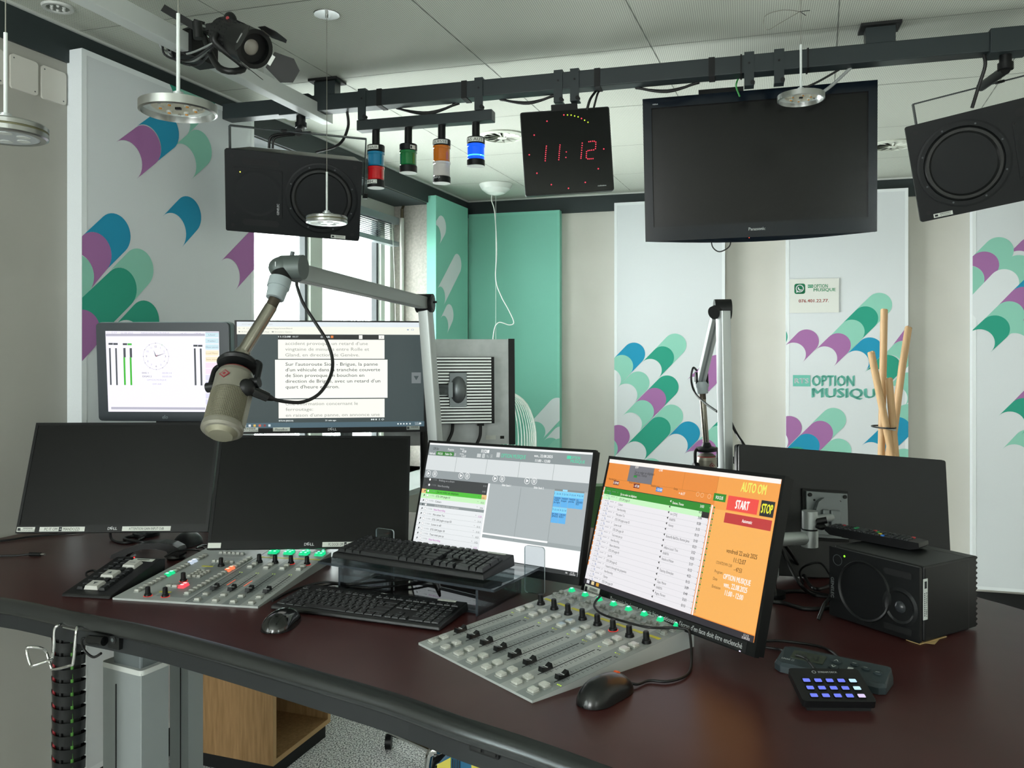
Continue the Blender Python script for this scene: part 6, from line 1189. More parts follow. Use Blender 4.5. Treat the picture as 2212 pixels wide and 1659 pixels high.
for k in range(4):
    xc = xd+sw*(k+.5)
    for yy in (f1, f2, mb1, mb2): put(('b', bt(.0135, .0115, BTN)), 'button', cl_, TT_(xc+(.0 if yy in (f1, f2) else .002), yy))
    put(('c', capf), 'fader', cl_, TT_(xc, fc)); put(('kr' if k > 1 else 'k', knobf(REDG if k > 1 else None)), 'knob', cl_, TT_(xc+.004, kn_))
    for dx, dy in ((-.007, -.012), (.006, -.012), (-.007, .002), (.006, .002), (.0, .016)): put(('g', bt(.0095, .0085, GRB, GRB2)), 'button', cl_, TT_(xc+dx+.002, gy+dy))
for x, y, rg in ((690, 512, 1), (820, 517, 1), (955, 402, 1), (1237, 288, 0)): q_ = Y(x, y); put(('kr' if rg else 'k', knobf(REDG if rg else None)), 'knob', cl_, TT_(*q_))
def row(p, q_, n, lits):
    a, b_ = Y(*p), Y(*q_)
    for i in range(n):
        t_ = i/(n-1); key = lits.get(i); c_ = (a[0]+(b_[0]-a[0])*t_, a[1]+(b_[1]-a[1])*t_)
        put((key or 'e', bt(.0125, .0105, *({'G': (GRB, GRB2), 'O': (glow('#ff7a50', 1.2), glow('#ffd0b0', 1.5)), 'W': (glow('#c8d8e8', .9), glow('#f0f8ff', 1.4)), None: (BTN, None)}[key]))), 'button', cl_, TT_(*c_))
row((612, 478), (1115, 214), 18, {7: 'G', 8: 'G', 13: 'W', 14: 'W'}); row((985, 498), (1445, 235), 17, {10: 'O', 11: 'O'})
for j in range(3):
    for i in range(4): a = Y(1060, 372); put(('s', bt(.0095, .0085, BTN)), 'button', cl_, TT_(a[0]-.022+.013*j+.0, a[1]+.014*i))
for i in range(6): a = Y(1228, 200); put(('s', bt(.0095, .0085, BTN)), 'button', cl_, TT_(a[0]+.0128*i, a[1]+.006)); 
for i in range(5): a = Y(1185, 258); put(('s', bt(.0095, .0085, BTN)), 'button', cl_, TT_(a[0]+.0128*i, a[1]))
a = Y(945, 448); put(('R', bt(.0135, .0115, glow('#ff4a55', 1.3), glow('#ffb0b0', 1.8))), 'button', cl_, TT_(*a)); put(('R', bt(.0135, .0115, REDG, REDG)), 'button', cl_, TT_(a[0], a[1]+.013)); put(('b', bt(.0135, .0115, BTN)), 'button', cl_, TT_(a[0]-.018, a[1])); put(('b', bt(.0135, .0115, BTN)), 'button', cl_, TT_(a[0]-.034, a[1]))

# ---- keyboards
KT = mat('key_black', '#15181a', .42); KL = mat('key_legend', '#7b8082', .6)
def keyf(wd, dp, h, tp, legend=True):
    def f():
        m = MB(); a, b_ = wd/2, dp/2; m.add([(-a, -b_, 0), (a, -b_, 0), (a, b_, 0), (-a, b_, 0), (-a+tp, -b_+tp, h), (a-tp, -b_+tp, h), (a-tp, b_-tp*.5, h), (-a+tp, b_-tp*.5, h)], [(4, 5, 6, 7), (0, 1, 5, 4), (1, 2, 6, 5), (2, 3, 7, 6), (3, 0, 4, 7)], KT)
        if legend and wd < .03: m.box((-wd*.12, dp*.12, h+.0001), (.0028, .0032, .0002), KL)
        return m
    return f
def keyboard(label, M, W_, Dp, tall, col_):
    r = thing('computer_keyboard', label, 'keyboard', M, 'black computer keyboards'); m = MB(); hf_, hb_ = (.016, .030) if tall else (.012, .022); bm = mat(col_[0], col_[1], col_[2])
    m.add([(0, 0, .003), (W_, 0, .003), (W_, Dp, .003), (0, Dp, .003), (.002, .002, hf_), (W_-.002, .002, hf_), (W_-.002, Dp-.002, hb_), (.002, Dp-.002, hb_)], [(3, 2, 1, 0), (4, 5, 6, 7), (0, 1, 5, 4), (1, 2, 6, 5), (2, 3, 7, 6), (3, 0, 4, 7)], bm)
    for x in (.03, W_-.03): m.box((x, Dp*.8, .0025), (.03, .012, .005), BLACKM)
    m.build('case', r, bevel=.0025); T = Matrix.Translation((0, 0, hf_)) @ Matrix.Rotation(math.atan2(hb_-hf_, Dp), 4, 'X')
    u_ = (W_-.018)/22.5; kd = u_; rows = [('f', [1, -1, 1, 1, 1, 1, -.5, 1, 1, 1, 1, -.5, 1, 1, 1, 1, -.25, 1, 1, 1]+([] if tall else [-.25, 1, 1, 1, 1])), ('a', [1]*13+[2, -.25, 1, 1, 1, -.25, 1, 1, 1, 1]), ('b', [1.5]+[1]*12+[1.5, -.25, 1, 1, 1, -.25, 1, 1, 1, 1.01]),
        ('c', [1.75]+[1]*11+[2.25, -3.5, 1, 1, 1]), ('d', [1.25]+[1]*11+[2.75, -1.25, 1, -1.25, 1, 1, 1, 1.01]), ('e', [1.25]*3+[6.25]+[1.25]*4+[-.25, 1, 1, 1, -.25, 2, 1])]
    y0 = .012; n = 0; rest = MB(); h = .0085 if tall else .0026; tp = .0026 if tall else .0008; gap = .0006 if tall else .0022
    for ri, (nm, ws_) in enumerate(rows[::-1]):
        y = y0+ri*kd+kd/2+(kd*.35 if ri == 5 else 0); x = .009
        for w_ in ws_:
            if w_ < 0: x += -w_*u_; continue
            dp = kd-gap; wd = round(w_*u_-gap, 5); yy = y; hh = h+(.0006*abs(ri-2.5) if tall else 0); dpk = dp*(.7 if (ri == 5 and not tall) else 1)
            if w_ == 1.01: dpk = 2*kd-gap; yy = y+0; yy = y-kd/2 if nm == 'b' else y-kd/2
            Mk = T @ Matrix.Translation((x+w_*u_/2, yy, .0003)); n += 1
            if n <= 100: put(('%.4f_%.4f' % (wd, dpk), keyf(wd, dpk, h, tp)), 'key', r, Mk)
            else: kk_ = keyf(wd, dpk, h, tp)(); rest.v += [tuple(Mk @ Vector(v_)) for v_ in kk_.v]; b0 = len(rest.v)-len(kk_.v); rest.f += [[b0+i for i in f_] for f_ in kk_.f]; rest.m += [rest.mi(kk_.mats[i]) for i in kk_.m]; rest.sm += kk_.sm
            x += w_*u_
    if n > 100: o_ = rest.build('keys', r); o_['kind'] = 'stuff'
    return r, T
kA = D(583, 1307, .012); kB = D(944, 1354, .012); kA.z = kB.z = DZ; dk = (kB-kA).normalized(); dk = Vector((.936, -.352, 0)).normalized()
k1, T1 = keyboard('flat black keyboard lying on the desk in front of the clear stand', frame(kA, dk), .425, .150, False, ('keyboard_case', '#121415', .38))
m = MB(T1); m.box((.375, .143, .0006), (.045, .008, .0008), LABEL).build('sticker', k1); m = MB(T1); m.text('DELL', .215, 0, .005, PRINTW, 0, align='c', bold=.03, M=Matrix.Translation((0, .141, .0006)) @ Matrix.Rotation(-PI/2, 4, 'X')); m.build('logo', k1)
# clear acrylic stand
AM = frame(Vector((-.48, 2.026, DZ)), Vector((.873, -.487, 0)).normalized()); ac = thing('acrylic_stand', 'clear acrylic keyboard riser standing on the desk', 'stand', AM); AG = glassy('clear_acrylic', '#eef2f4', .15, .02); AE = mat('acrylic_edge', '#3b4248', .35, alpha=.75, spec=.2)
def sheet(m, c, d):
    x, y, z = c; a, b_, e = d[0]/2, d[1]/2, d[2]/2; V = [(x+i*a, y+j*b_, z+k*e) for k in (-1, 1) for j in (-1, 1) for i in (-1, 1)]; Fc = [(0, 2, 3, 1), (4, 5, 7, 6), (0, 1, 5, 4), (2, 6, 7, 3), (0, 4, 6, 2), (1, 3, 7, 5)]; thin = min(range(3), key=lambda i: d[i])
    for i, f_ in enumerate(Fc):
        ax_ = (2, 2, 1, 1, 0, 0)[i]; m.add([V[k] for k in f_], [(0, 1, 2, 3)], AG if ax_ == thin else AE)
hp = .065; m = MB(); sheet(m, (.2525, .11, hp), (.505, .22, .006)); m.build('top_shelf', ac)
for x in (.06, .455): m = MB(); sheet(m, (x, .11, hp/2-.0035), (.006, .20, hp-.007)); m.build('side_support', ac)
m = MB(); sheet(m, (.2575, .12, .0025), (.388, .19, .005)); m.build('bottom_shelf', ac)
def tab(px0, px1, ptop_, nm='end_stop'):
    q_ = Vector(plane_hit(AM @ Matrix.Translation((0, .223, 0)) @ Matrix.Rotation(PI/2, 4, 'X'), px0, ptop_)); q2 = Vector(plane_hit(AM @ Matrix.Translation((0, .223, 0)) @ Matrix.Rotation(PI/2, 4, 'X'), px1, ptop_))
    xa, xb = min(q_.x, q2.x), max(q_.x, q2.x); zt = max(q_.y, q2.y); zt = abs(zt); m = MB(); P = [((xa+xb)/2+a, zt/2+b_) for a, b_ in rrect(xb-xa, zt, .008)]; n = len(P)
    for y_ in (.222, .227): m.add([(p[0], y_, p[1]) for p in P], [tuple(range(n))], AG)
    m.add([(p[0], .222, p[1]) for p in P]+[(p[0], .227, p[1]) for p in P], [(i, (i+1) % n, n+(i+1) % n, n+i) for i in range(n)], mat('frosted_edge', '#aab8bb', .3)); m.build(nm, ac)
tab(812, 850, 1145); tab(1133, 1176, 1183)
kz = DZ+hp+.0032; K2 = frame(Vector((-.458, 2.010, kz)), Vector((.884, -.468, 0)).normalized())
K2 = frame(D(716, 1200, hp+.012), Vector((.880, -.475, 0)).normalized()); K2.translation.z = kz
k2, T2 = keyboard('tall black keyboard standing on the clear acrylic riser', K2, .440, .150, True, ('old_keyboard_case', '#0f1112', .5))
MB(T2).box((.395, .142, .0006), (.05, .008, .0008), LABEL).build('sticker', k2)
# cables behind the keyboards
def cable(label, pts, r_, name='cable', m_=CABLE, plug=None):
    m = MB().tube(pts, r_, m_, smooth=8)
    if plug: m.cyl(plug[0], plug[1], plug[2], BLACK)
    return tag(m.build(name), label, 'cable')
z = .004
cable('thin black cable running under the clear acrylic riser', [D(588, 1298, z), D(640, 1272, z), D(700, 1258, z+.006), D(760, 1262, z+.008), D(840, 1255, z+.008), D(900, 1250, z+.008), D(930, 1243, z+.008)], .0028)
cable('thin black keyboard cable curling behind the flat keyboard', [D(935, 1246, z+.008), D(950, 1275, z+.008), D(940, 1250, z+.01), D(880, 1262, z+.008), D(790, 1270, z+.008), D(720, 1262, z), D(655, 1282, z)], .0026)

# ---- mice
def mouse(label, M, L, Wd, H, mt, accent=None):
    r = thing('computer_mouse', label, 'computer mouse', M, 'black computer mice'); m = MB(); N = 30; S = 24; V = []; Fs = []
    for i in range(N+1):
        t_ = (1-math.cos(PI*i/N))/2; y = (t_-.5)*L; q_ = abs(2*t_-1); w_ = max(.002, Wd/2*(1-q_**3.0)**.45*(1-.07*math.sin(PI*t_)**2*(t_ > .0)-.06*t_)); h = max(.003, H*(1-q_**2.6)**.55*(1-.22*t_))
        for k in range(S+1): a = PI*k/S; V.append((w_*math.cos(a)*(1-.10*math.sin(a)), y, .001+h*math.sin(a)**.8))
    for i in range(N):
        for k in range(S): b_ = i*(S+1)+k; Fs.append((b_, b_+1, b_+S+2, b_+S+1))
    m.add(V, Fs, mt, True); n = len(V); m.add([V[i*(S+1)] for i in range(N+1)]+[V[i*(S+1)+S] for i in range(N, -1, -1)], [tuple(range(2*N+2))[::-1]], BLACKM); m.build('shell', r)
    m = MB(); m.cyl((-.0035, L*.24, H*.62), (.0035, L*.24, H*.62), .009, accent or RUB, seg=18); m.build('scroll_wheel', r)
    return r
a = D(604, 1378); b_ = D(612, 1325); mp = (a+b_)/2; mp.z = DZ; mouse('glossy black wireless mouse in front of the flat keyboard', frame(mp, Vector((1, -.10, 0)).normalized()), .118, .074, .037, mat('mouse_gloss', '#0b0d0e', .18, coat=.5))
a = D(1262, 1530); b_ = D(1352, 1482); mp = (a+b_)/2; mp.z = DZ; dm = (b_-a).normalized(); m2 = mouse('black mouse with an orange glowing wheel, right of the eight-fader console', frame(mp, Vector((dm.y, -dm.x, 0))), .128, .066, .042, mat('mouse_satin', '#0c0e0f', .3, coat=.2), glow('#c8501c', .8))
m = MB(); z_ = DZ+.003; CT = lambda x, y, h: D(x, y, h)
m.tube([mp+dm*.058+Vector((0, 0, .010)), D(1375, 1478, .005), D(1402, 1470, z), D(1440, 1472, z), D(1475, 1463, z), D(1491, 1447, z), D(1494, 1418, .010), D(1492, 1385, .030), D(1487, 1362, .046), D(1470, 1357, .048), D(1440, 1356, .045), D(1400, 1355, .044), D(1350, 1343, .044), D(1302, 1327, .044), D(1285, 1312, .046), D(1286, 1300, .052), D(1297, 1287, .060)], .0025, CABLE, smooth=8)
m.build('cord', m2, world=True)
a = D(402, 1192); b_ = D(410, 1163); mp = (a+b_)/2; mp.z = DZ; mouse('dull black mouse lying behind the left mixing console, under the far left monitor', frame(mp, Vector((1, -.2, 0)).normalized()), .11, .068, .045, mat('mouse_dull', '#101213', .5))

# ---- preset keypad box and the telephone handset behind it
FLk = D(132, 1284, .006); KM = frame(Vector((FLk.x, FLk.y, DZ)), Vector((.985, -.17, 0)).normalized()); kp = thing('cue_keypad', 'black sloping keypad box with three wide white arrow keys beside the left mixing console', 'keypad', KM); Wk, Dk, hbk = .128, .225, .046
m = MB(); m.add([(0, 0, .001), (Wk, 0, .001), (Wk, Dk, .001), (0, Dk, .001), (.0, .004, .008), (Wk, .004, .008), (Wk, Dk-.02, hbk), (0, Dk-.02, hbk), (0, Dk, hbk-.004), (Wk, Dk, hbk-.004)], [(3, 2, 1, 0), (0, 1, 5, 4), (4, 5, 6, 7), (7, 6, 9, 8), (2, 3, 8, 9), (1, 2, 9, 6, 5), (3, 0, 4, 7, 8)], mat('box_black', '#0d0e10', .42)); m.build('housing', kp, bevel=.002)
TK = Matrix.Translation((0, .004, .008)) @ Matrix.Rotation(math.atan2(hbk-.008, Dk-.024), 4, 'X'); WK = mat('white_key', '#b9bab4', .35)
for i in range(9):
    for j in range(4):
        if (i in (0, 1) and j in (1, 2)) or (i in (3, 4) and j in (1, 2)) or (i in (6, 7) and j in (2, 3)) or i == 8 and j > 1: continue
        put(('k', keyf(.0165, .0165, .006, .0022, False)), 'key', kp, TK @ Matrix.Translation((.026+.0195*j+.004, .030+.0195*i, .0005)))
for i, j, sy in ((.5, 1.5, -1), (3.5, 1.5, 1), (6.5, 2.5, 0)):
    Mk = TK @ Matrix.Translation((.030+.0195*j, .030+.0195*i, .0005))
    def wk(sy=sy):
        m = MB(); a, b_ = .0185, .0175; m.add([(-a, -b_, 0), (a, -b_, 0), (a, b_, 0), (-a, b_, 0), (-a+.003, -b_+.003, .009), (a-.003, -b_+.003, .009), (a-.003, b_-.003, .009), (-a+.003, b_-.003, .009)], [(4, 5, 6, 7), (0, 1, 5, 4), (1, 2, 6, 5), (2, 3, 7, 6), (3, 0, 4, 7)], WK)
        if sy: m.add([(-.006, -.006*sy, .0093), (.006, -.006*sy, .0093), (0, .006*sy, .0093)], [(0, 1, 2)] if sy > 0 else [(0, 2, 1)], GASK)
        else: m.box((0, .002, .0093), (.016, .003, .0002), KL)
        return m
    put(('w%d' % sy, wk), 'wide_key', kp, Mk)
m = MB(TK); m.box((.086, .192, .0008), (.060, .014, .0008), LABEL).box((.086, .193, .0014), (.035, .003, .0002), INK).build('label', kp); MB(TK).cyl((.052, .204, 0), (.052, .204, .0015), .002, glow('#ff3030', 2), seg=10).build('power_light', kp)
hp_ = D(312, 1196, .02); th = thing('telephone_handset', 'black curved telephone handset lying behind the keypad box', 'telephone handset', Matrix.Translation((hp_.x, hp_.y+.03, DZ)) @ Matrix.Rotation(-.1, 4, 'Z'))
m = MB(); P = [(-.10, .012), (-.06, .030), (-.01, .046), (.04, .050), (.075, .046), (.10, .034), (.10, .010), (.07, .010), (.065, .026), (.03, .032), (-.01, .029), (-.05, .016), (-.07, .001), (-.105, .001)]
m.prism(P, -.022, .022, mat('handset_black', '#0c0d0e', .35), axis='y'); m.text('MANDOZZI', -.06, .0, .004, KL, 0, M=Matrix.Translation((0, -.02, .026)) @ Matrix.Rotation(-.4, 4, 'Y')); m.build('handle', th, bevel=.008)
MB().lathe([(0, .0), (.024, .0), (.026, .006), (.024, .012), (0, .013)], mat('handset_black', '#0c0d0e', .35), M=Matrix.Translation((.080, 0, .0))).build('earpiece', th)
# ---- cables on the left of the desk
cable('black cable ending in a silver plug at the left edge of the desk', [D(-60, 1205, z), D(0, 1201, z), D(35, 1200, z), D(66, 1197, z+.002)], .0028, plug=(D(64, 1197, .006), D(88, 1197.5, .006), .0055))
m = MB().cyl(D(88, 1197.5, .006), D(97, 1198, .006), .0035, STEEL, seg=12); tag(m.build('plug_tip'), 'silver connector tip of the cable at the left edge of the desk', 'connector')
cable('black cable crossing the back left corner of the desk', [D(-40, 1173, z), D(20, 1166, z), D(60, 1160, z), D(110, 1155, z), D(180, 1150, z)], .003)
cable('looped black cable on the desk under the far left monitor', [D(238, 1152, .02), D(242, 1165, z), D(262, 1172, z), D(290, 1170, z), D(310, 1160, z), D(290, 1158, z), D(268, 1163, z), D(300, 1170, z+.006), D(360, 1171, z), D(430, 1172, z)], .004)
cable('tangle of thin black cable between the handset and the left mixing console', [D(356, 1203, .03), D(380, 1190, .04), D(420, 1188, .03), D(450, 1195, .012), D(436, 1182, .02), D(424, 1184, .03), D(440, 1178, .02), D(470, 1180, z)], .0026)
cable('small loop of black cable left of the keypad box', [D(214, 1240, z), D(202, 1246, z), D(188, 1244, z), D(187, 1237, z+.004), D(200, 1232, z+.006), D(212, 1236, z)], .0028)

# ---- desktop loudspeaker lying on its side, remote on top
BRp = D(1986.5, 1391, .004); sd_ = Vector((.50, -.866, 0)).normalized(); SM_ = frame(Vector((BRp.x, BRp.y, DZ))-sd_*.215, sd_)
ds = thing('desktop_loudspeaker', 'small black two-way loudspeaker lying on its side at the right of the desk', 'loudspeaker', SM_); W_, H_, Dp = .215, .151, .17; SB_ = mat('cast_black', '#101314', .45, noise=(600, '#0d0f10', .4, .6)); z0_ = .004
m = MB(); m.box((W_/2, Dp/2+.008, z0_+H_/2), (W_, Dp-.016, H_), SB_); ch_ = .012
m.add([(0, .0, z0_+.0), (W_-.0, .0, z0_), (W_, 0, z0_+H_), (0, 0, z0_+H_), (0, .008, z0_), (W_, .008, z0_), (W_, .008, z0_+H_), (0, .008, z0_+H_)], [(0, 1, 5, 4), (1, 2, 6, 5), (2, 3, 7, 6), (3, 0, 4, 7)], SB_); m.rect(0, z0_, W_, z0_+H_, 0, SB_)
m.build('cabinet', ds, bevel=.004)
m = MB(); n = 14
for k in range(n): zz = z0_+(k+.5)*H_/n; m.prism([(-.0, -H_/n*.46), (.028, -H_/n*.42), (.036, -.001), (.034, H_/n*.2), (.028, H_/n*.42), (0, H_/n*.46)], 0.004, W_-.004, SB_, M=Matrix.Translation((0, Dp-.001, zz)), axis='x')
m.box((W_/2, Dp+.012, z0_+H_/2), (W_-.004, .028, H_-.004), SB_).build('heat_fins', ds)
GRL = mat('perforated_grille', '#1a1d1e', .5, noise=(1500, '#08090a', .45, .55)); wc = (.088, z0_+.073)
MB(Matrix.Translation((wc[0], -.001, wc[1])) @ Matrix.Rotation(PI/2, 4, 'X')).lathe([(.064, -.001), (.062, .003), (.058, .001), (.056, -.004), (.035, -.012), (0, -.016)], GRL, seg=44, mats=[SB_, SB_, SB_, GRL, GRL]).build('woofer_grille', ds)
tc_ = (W_-.043, z0_+.062); MB(Matrix.Translation((tc_[0], -.001, tc_[1])) @ Matrix.Rotation(PI/2, 4, 'X')).lathe([(.040, -.0005), (.033, .001), (.026, -.002), (.018, -.008), (.014, -.010)], SB_, seg=36).build('waveguide', ds)
MB(Matrix.Translation((tc_[0], .004, tc_[1]))).ball((0, 0, 0), .0135, mat('tweeter_dome', '#2c3033', .3), sy=.8).build('tweeter', ds)
for zz in (H_-.022, .016): MB().prism(rrect(.062, .013, .003), -.0008, 0, BLACKM, M=Matrix.Translation((W_-.048, 0, z0_+zz)), axis='y').build('bass_port', ds)
m = MB(); m.ring(.022, z0_+H_-.026, .012, .0015, -.0006, GASK).text('GENELEC', .009, z0_+.062, .0075, KL, -.0006, w_=.045, align='c', rot=-PI/2).build('badge', ds)
MB().disc(.040, z0_+H_-.014, .0022, -.0008, glow('#8aff2a', 2), seg=12).build('power_light', ds)
m = MB(Matrix.Translation((W_, 0, 0)) @ Matrix.Rotation(PI/2, 4, 'Z')); m.box((.018, -.0005, z0_+H_*.57), (.014, .0008, .082), mat('bright_label', '#c9cfcc', .5)); m.text('RTS06112861', .021, z0_+H_*.50, .005, INK, -.0012, w_=.048, align='c', rot=-PI/2); m.box((.018, -.0012, z0_+H_*.76), (.007, .0004, .014), INK); 
for k in range(12): m.rect(.013, z0_+H_*.35+k*.004, .0165, z0_+H_*.35+k*.004+.002, -.0012, INK)
m.build('inventory_label', ds)
m = MB()
for x, y in ((.03, .03), (W_-.03, .03), (.03, Dp-.03), (W_-.03, Dp-.03)): m.cyl((x, y, 0), (x, y, z0_+.001), .010, BLACKM, seg=14)
m.build('rubber_feet', ds); m = MB(SM_); m.add([(W_-.03, .002, .001), (W_+.012, .03, .001), (W_-.02, .12, .001)], [(0, 1, 2)], mat('card', '#b79a6a', .8)); m.box((W_-.018, .05, .0012), (.03, .09, .0016), MATS['card']); tag(m.build('cardboard_shim'), 'scrap of brown cardboard under the small desktop loudspeaker', 'cardboard')
zt_ = z0_+H_; ra_ = SM_ @ Vector((.095, .155, zt_)); rb_ = SM_ @ Vector((.20, .035, zt_))
A_ = D(1793, 1141, zt_+.014); B_ = D(2003, 1177, zt_+.014); A_ = SM_.inverted() @ A_; B_ = SM_.inverted() @ B_
RMm = frame(SM_ @ Vector((A_.x, A_.y, zt_)), ((SM_ @ B_)-(SM_ @ A_)).to_2d().to_3d().normalized()); Lr_ = min(.215, (B_-A_).length)
rm = thing('remote_control', 'long black television remote control lying on the small desktop loudspeaker', 'remote control', RMm)
m = MB(); m.prism([(0, .012), (.012, .004), (Lr_-.03, .002), (Lr_-.02, .002), (Lr_, .008), (Lr_-.001, .020), (.0, .022)], -.024, .024, mat('remote_black', '#0e0f11', .4), axis='y')
for x in (.05, Lr_-.05): m.box((x, 0, .002), (.03, .03, .004), BLACKM)
m.build('body', rm, bevel=.003); TR_ = Matrix.Translation((0, 0, .0221)) @ Matrix.Rotation(math.atan2(.002, Lr_), 4, 'Y'); RB = mat('remote_button', '#23272a', .5)
def rb(c_):
    def f(): return MB().rbox((0, 0, .001), (.0075, .0085, .0022), .003, c_, axis='z')
    return f
colr = {(1, 0): '#a8303a', (4, 0): '#2a8a5a', (4, 1): '#2a8a5a', (8, 0): '#b83a3a', (9, 1): '#2f9a4a', (10, 2): '#c8b83a', (11, 3): '#2a6ab8', (16, 0): '#b83a3a'}
for i in range(17):
    for j in range(4):
        if (i in (5, 6, 7) and j in (1, 2)) or (i == 12 and j % 2): continue
        c_ = colr.get((i, j)); put((c_ or 'n', rb(mat('button_'+c_[1:], c_, .5) if c_ else RB)), 'button', rm, TR_ @ Matrix.Translation((.016+i*(Lr_-.045)/16, .0165-.011*j, .0)))
MB(TR_).cyl((.016+6*(Lr_-.045)/16, 0, 0), (.016+6*(Lr_-.045)/16, 0, .0025), .012, RB).build('navigation_pad', rm)
m = MB(TR_); m.text('Panasonic', Lr_-.024, 0, .004, KL, 0, align='c', w_=.02, M=Matrix.Translation((0, 0, .0003)) @ Matrix.Rotation(-PI/2, 4, 'X')); m.build('lettering', rm)
# ---- cables around the right monitor pole
for k, (lab, pts, r_) in enumerate((
    ('glossy black cable looping from the big monitor to the desk behind the small loudspeaker', [at(1690, 1170, 2.05), at(1712, 1200, 2.08), at(1735, 1240, 2.12), D(1760, 1272, z+.03), D(1800, 1262, z)], .0045),
    ('black cable hanging below the grey monitor arm', [at(1682, 1172, 2.0), at(1700, 1210, 2.0), D(1728, 1262, z+.03), D(1758, 1285, z), D(1795, 1290, z)], .0045),
    ('long black cable curving across the desk right of the orange display', [D(1662, 1290, z), D(1690, 1279, z), D(1740, 1278, z), D(1790, 1288, z)], .005),
    ('black cable lying behind the small loudspeaker, lowest of the loops', [D(1655, 1300, z), D(1690, 1302, z), D(1740, 1315, z), D(1790, 1312, z), D(1800, 1300, z)], .005),
    ('black cable standing up beside the front corner of the small loudspeaker', [D(1768, 1338, z), D(1775, 1320, .02), D(1783, 1302, .035), D(1795, 1290, .04)], .004),
    ('thin black cable arching in front of the back of the big monitor', [D(1735, 1262, z), at(1728, 1235, 2.05), at(1745, 1220, 2.02), at(1775, 1218, 2.0), D(1800, 1255, z+.04)], .0025),
    ('black cable running from under the orange display to the desk height control', [D(1628, 1386, z), D(1680, 1384, z), D(1735, 1390, z), D(1775, 1398, z), D(1800, 1410, z), D(1818, 1428, .012)], .0028),
    ('black cable running from under the orange display to the small lit key pad', [D(1625, 1395, z), D(1680, 1402, z), D(1705, 1412, .012), D(1735, 1420, .038), D(1750, 1432, .036), D(1770, 1458, .034)], .0026))):
    cable(lab, pts, r_)
# ---- desk height control
a = D(1672, 1434, .012); b_ = D(1888, 1492, .012); d_ = (b_-a).to_2d().to_3d().normalized(); LK = frame(Vector((a.x, a.y, DZ)), Vector((.80, -.60, 0)).normalized()); lk = thing('desk_height_control', 'dark green-grey desk height control with a small display and oval buttons', 'desk control', LK); W_, Dp = .190, .066
GC = mat('dark_green_grey', '#2a3539', .45); m = MB(); P = [(-.002, .008), (.012, -.004), (W_-.01, -.002), (W_, .006), (W_, Dp-.004), (W_-.006, Dp), (.012, Dp), (.0, Dp-.012)]
m.prism(P, .001, .012, GC); m.add([(p[0], p[1], .012) for p in P]+[(p[0]*.97+.003, p[1]*.86+.004, .018+.012*(p[1] > .03)) for p in P], [(i, (i+1) % 8, 8+(i+1) % 8, 8+i) for i in range(8)], GC); Q = [(p[0]*.97+.003, p[1]*.86+.004, .018+.012*(p[1] > .03)) for p in P]; m.add(Q, [tuple(range(8))], GC); m.build('housing', lk, bevel=.0015)
TKc = Matrix.Translation((0, .004, .0185)) @ Matrix.Rotation(math.atan2(.012, .052), 4, 'X'); m = MB(TKc); m.box((.052, .030, .0008), (.058, .026, .0016), mat('lcd_green', '#3d4438', .25)); m.text('28.02', .052, 0, .014, INK, -.0020, w_=.040, align='c', M=Matrix.Translation((0, .030, 0)) @ Matrix.Rotation(-PI/2, 4, 'X')); m.build('display', lk)
m = MB(TKc); m.text('LINAK □', .010, 0, .0045, PRINTW, -.0008, w_=.022, M=Matrix.Translation((0, .010, 0)) @ Matrix.Rotation(-PI/2, 4, 'X')); m.build('lettering', lk)
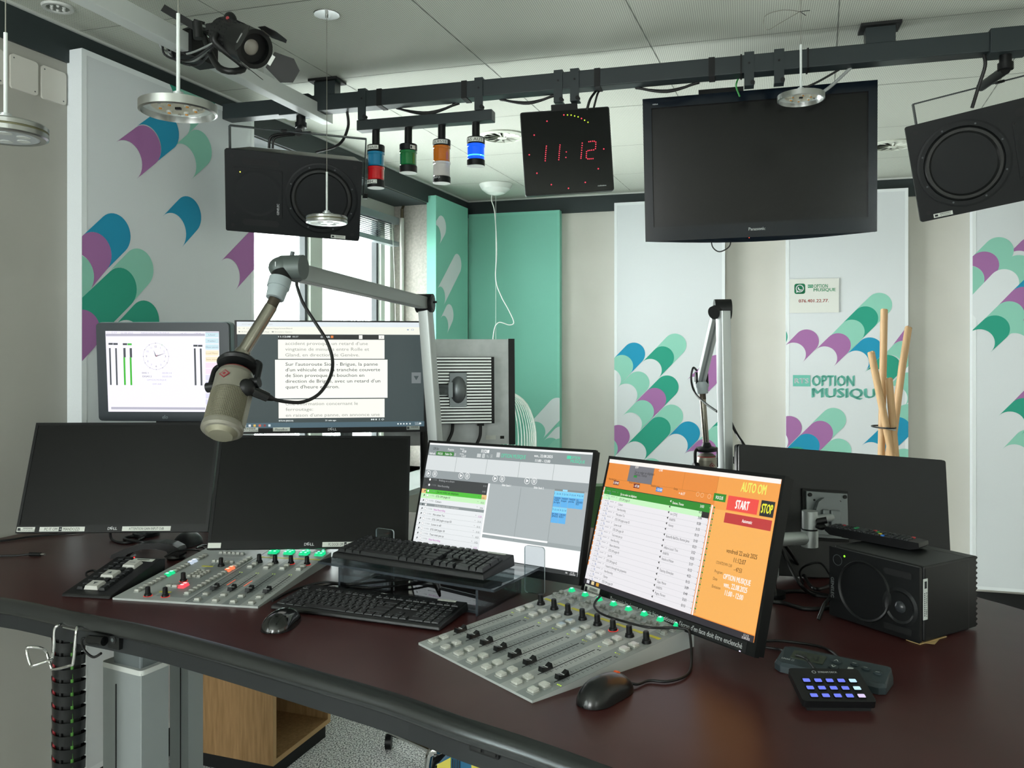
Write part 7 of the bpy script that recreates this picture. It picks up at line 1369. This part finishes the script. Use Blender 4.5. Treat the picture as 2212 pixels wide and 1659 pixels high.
for x, y, s1_, w_ in ((.100, .036, '∧', 1), (.100, .016, '∨', 1), (.128, .020, '1', .7), (.130, .040, '—', .8), (.150, .034, '—', .8), (.171, .028, '—', .8)):
    m = MB(TKc @ Matrix.Translation((x, y, 0))); m.lathe([(.0085*w_, 0), (.0080*w_, .0022), (.005*w_, .003), (0, .0031)], GC, M=Matrix.Diagonal((1.1, .8, 1, 1)), seg=22); m.text(s1_, 0, 0, .006, PRINTW, -.0034, align='c', w_=.008*w_, bold=.03, M=Matrix.Rotation(-PI/2, 4, 'X')); m.build('button', lk)
# ---- small lit key pad
a = D(1735.4, 1530, .006); b_ = D(1900, 1532, .006); SDM = frame(Vector((a.x, a.y, DZ)), (b_-a).to_2d().to_3d().normalized()); W_ = .118; Dp = .085
sdk = thing('stream_keypad', 'small black key pad with fifteen glowing blue keys at the right front of the desk', 'keypad', SDM); tilt = .42; TD = Matrix.Translation((0, 0, .016)) @ Matrix.Rotation(tilt*.62, 4, 'X')
m = MB(TD); m.prism([(p[0]+W_/2, p[1]+Dp/2) for p in rrect(W_, Dp, .006)], -.010, .002, mat('pad_black', '#0b0c0e', .42)); m.build('housing', sdk, bevel=.001)
m = MB(); m.add([(.008, .006, 0), (W_-.008, .006, 0), (W_-.012, Dp-.01, 0), (.012, Dp-.01, 0), (.006, .004, .010), (W_-.006, .004, .010), (W_-.012, Dp-.008, .030), (.012, Dp-.008, .030)], [(3, 2, 1, 0), (0, 1, 5, 4), (1, 2, 6, 5), (2, 3, 7, 6), (3, 0, 4, 7), (4, 5, 6, 7)], BLACKM); m.build('stand_foot', sdk)
for j in range(3):
    for i in range(5):
        kd = 'w%d' % (2-j) if i == 4 else 'b'
        def kf(kd=kd, j=j):
            m = MB(); m.prism(rrect(.0140, .0140, .003), .0021, .0036, BLACKG); c_ = {'b': '#6a78f0', 'w0': '#b8e0f8', 'w1': '#c0e8f8', 'w2': '#d8c8f0'}[kd]; m.prism([(p[0], p[1]-.0012) for p in rrect(.0115, .0085, .0015)], .0036, .0038, glow(c_, 1.15)); return m
        put((kd, kf), 'key', sdk, TD @ Matrix.Translation((.021+.0192*i, .014+.0192*j, 0)))
m = MB(TD); m.text('STREAM DECK', .048, 0, .0042, PRINTW, -.0022, w_=.032, bold=.02, M=Matrix.Translation((0, .075, 0)) @ Matrix.Rotation(-PI/2, 4, 'X')); m.ring(.041, -.0, .0035, .0008, -.0022, PRINTW, M=Matrix.Translation((0, .075, 0)) @ Matrix.Rotation(-PI/2, 4, 'X')); m.build('lettering', sdk)
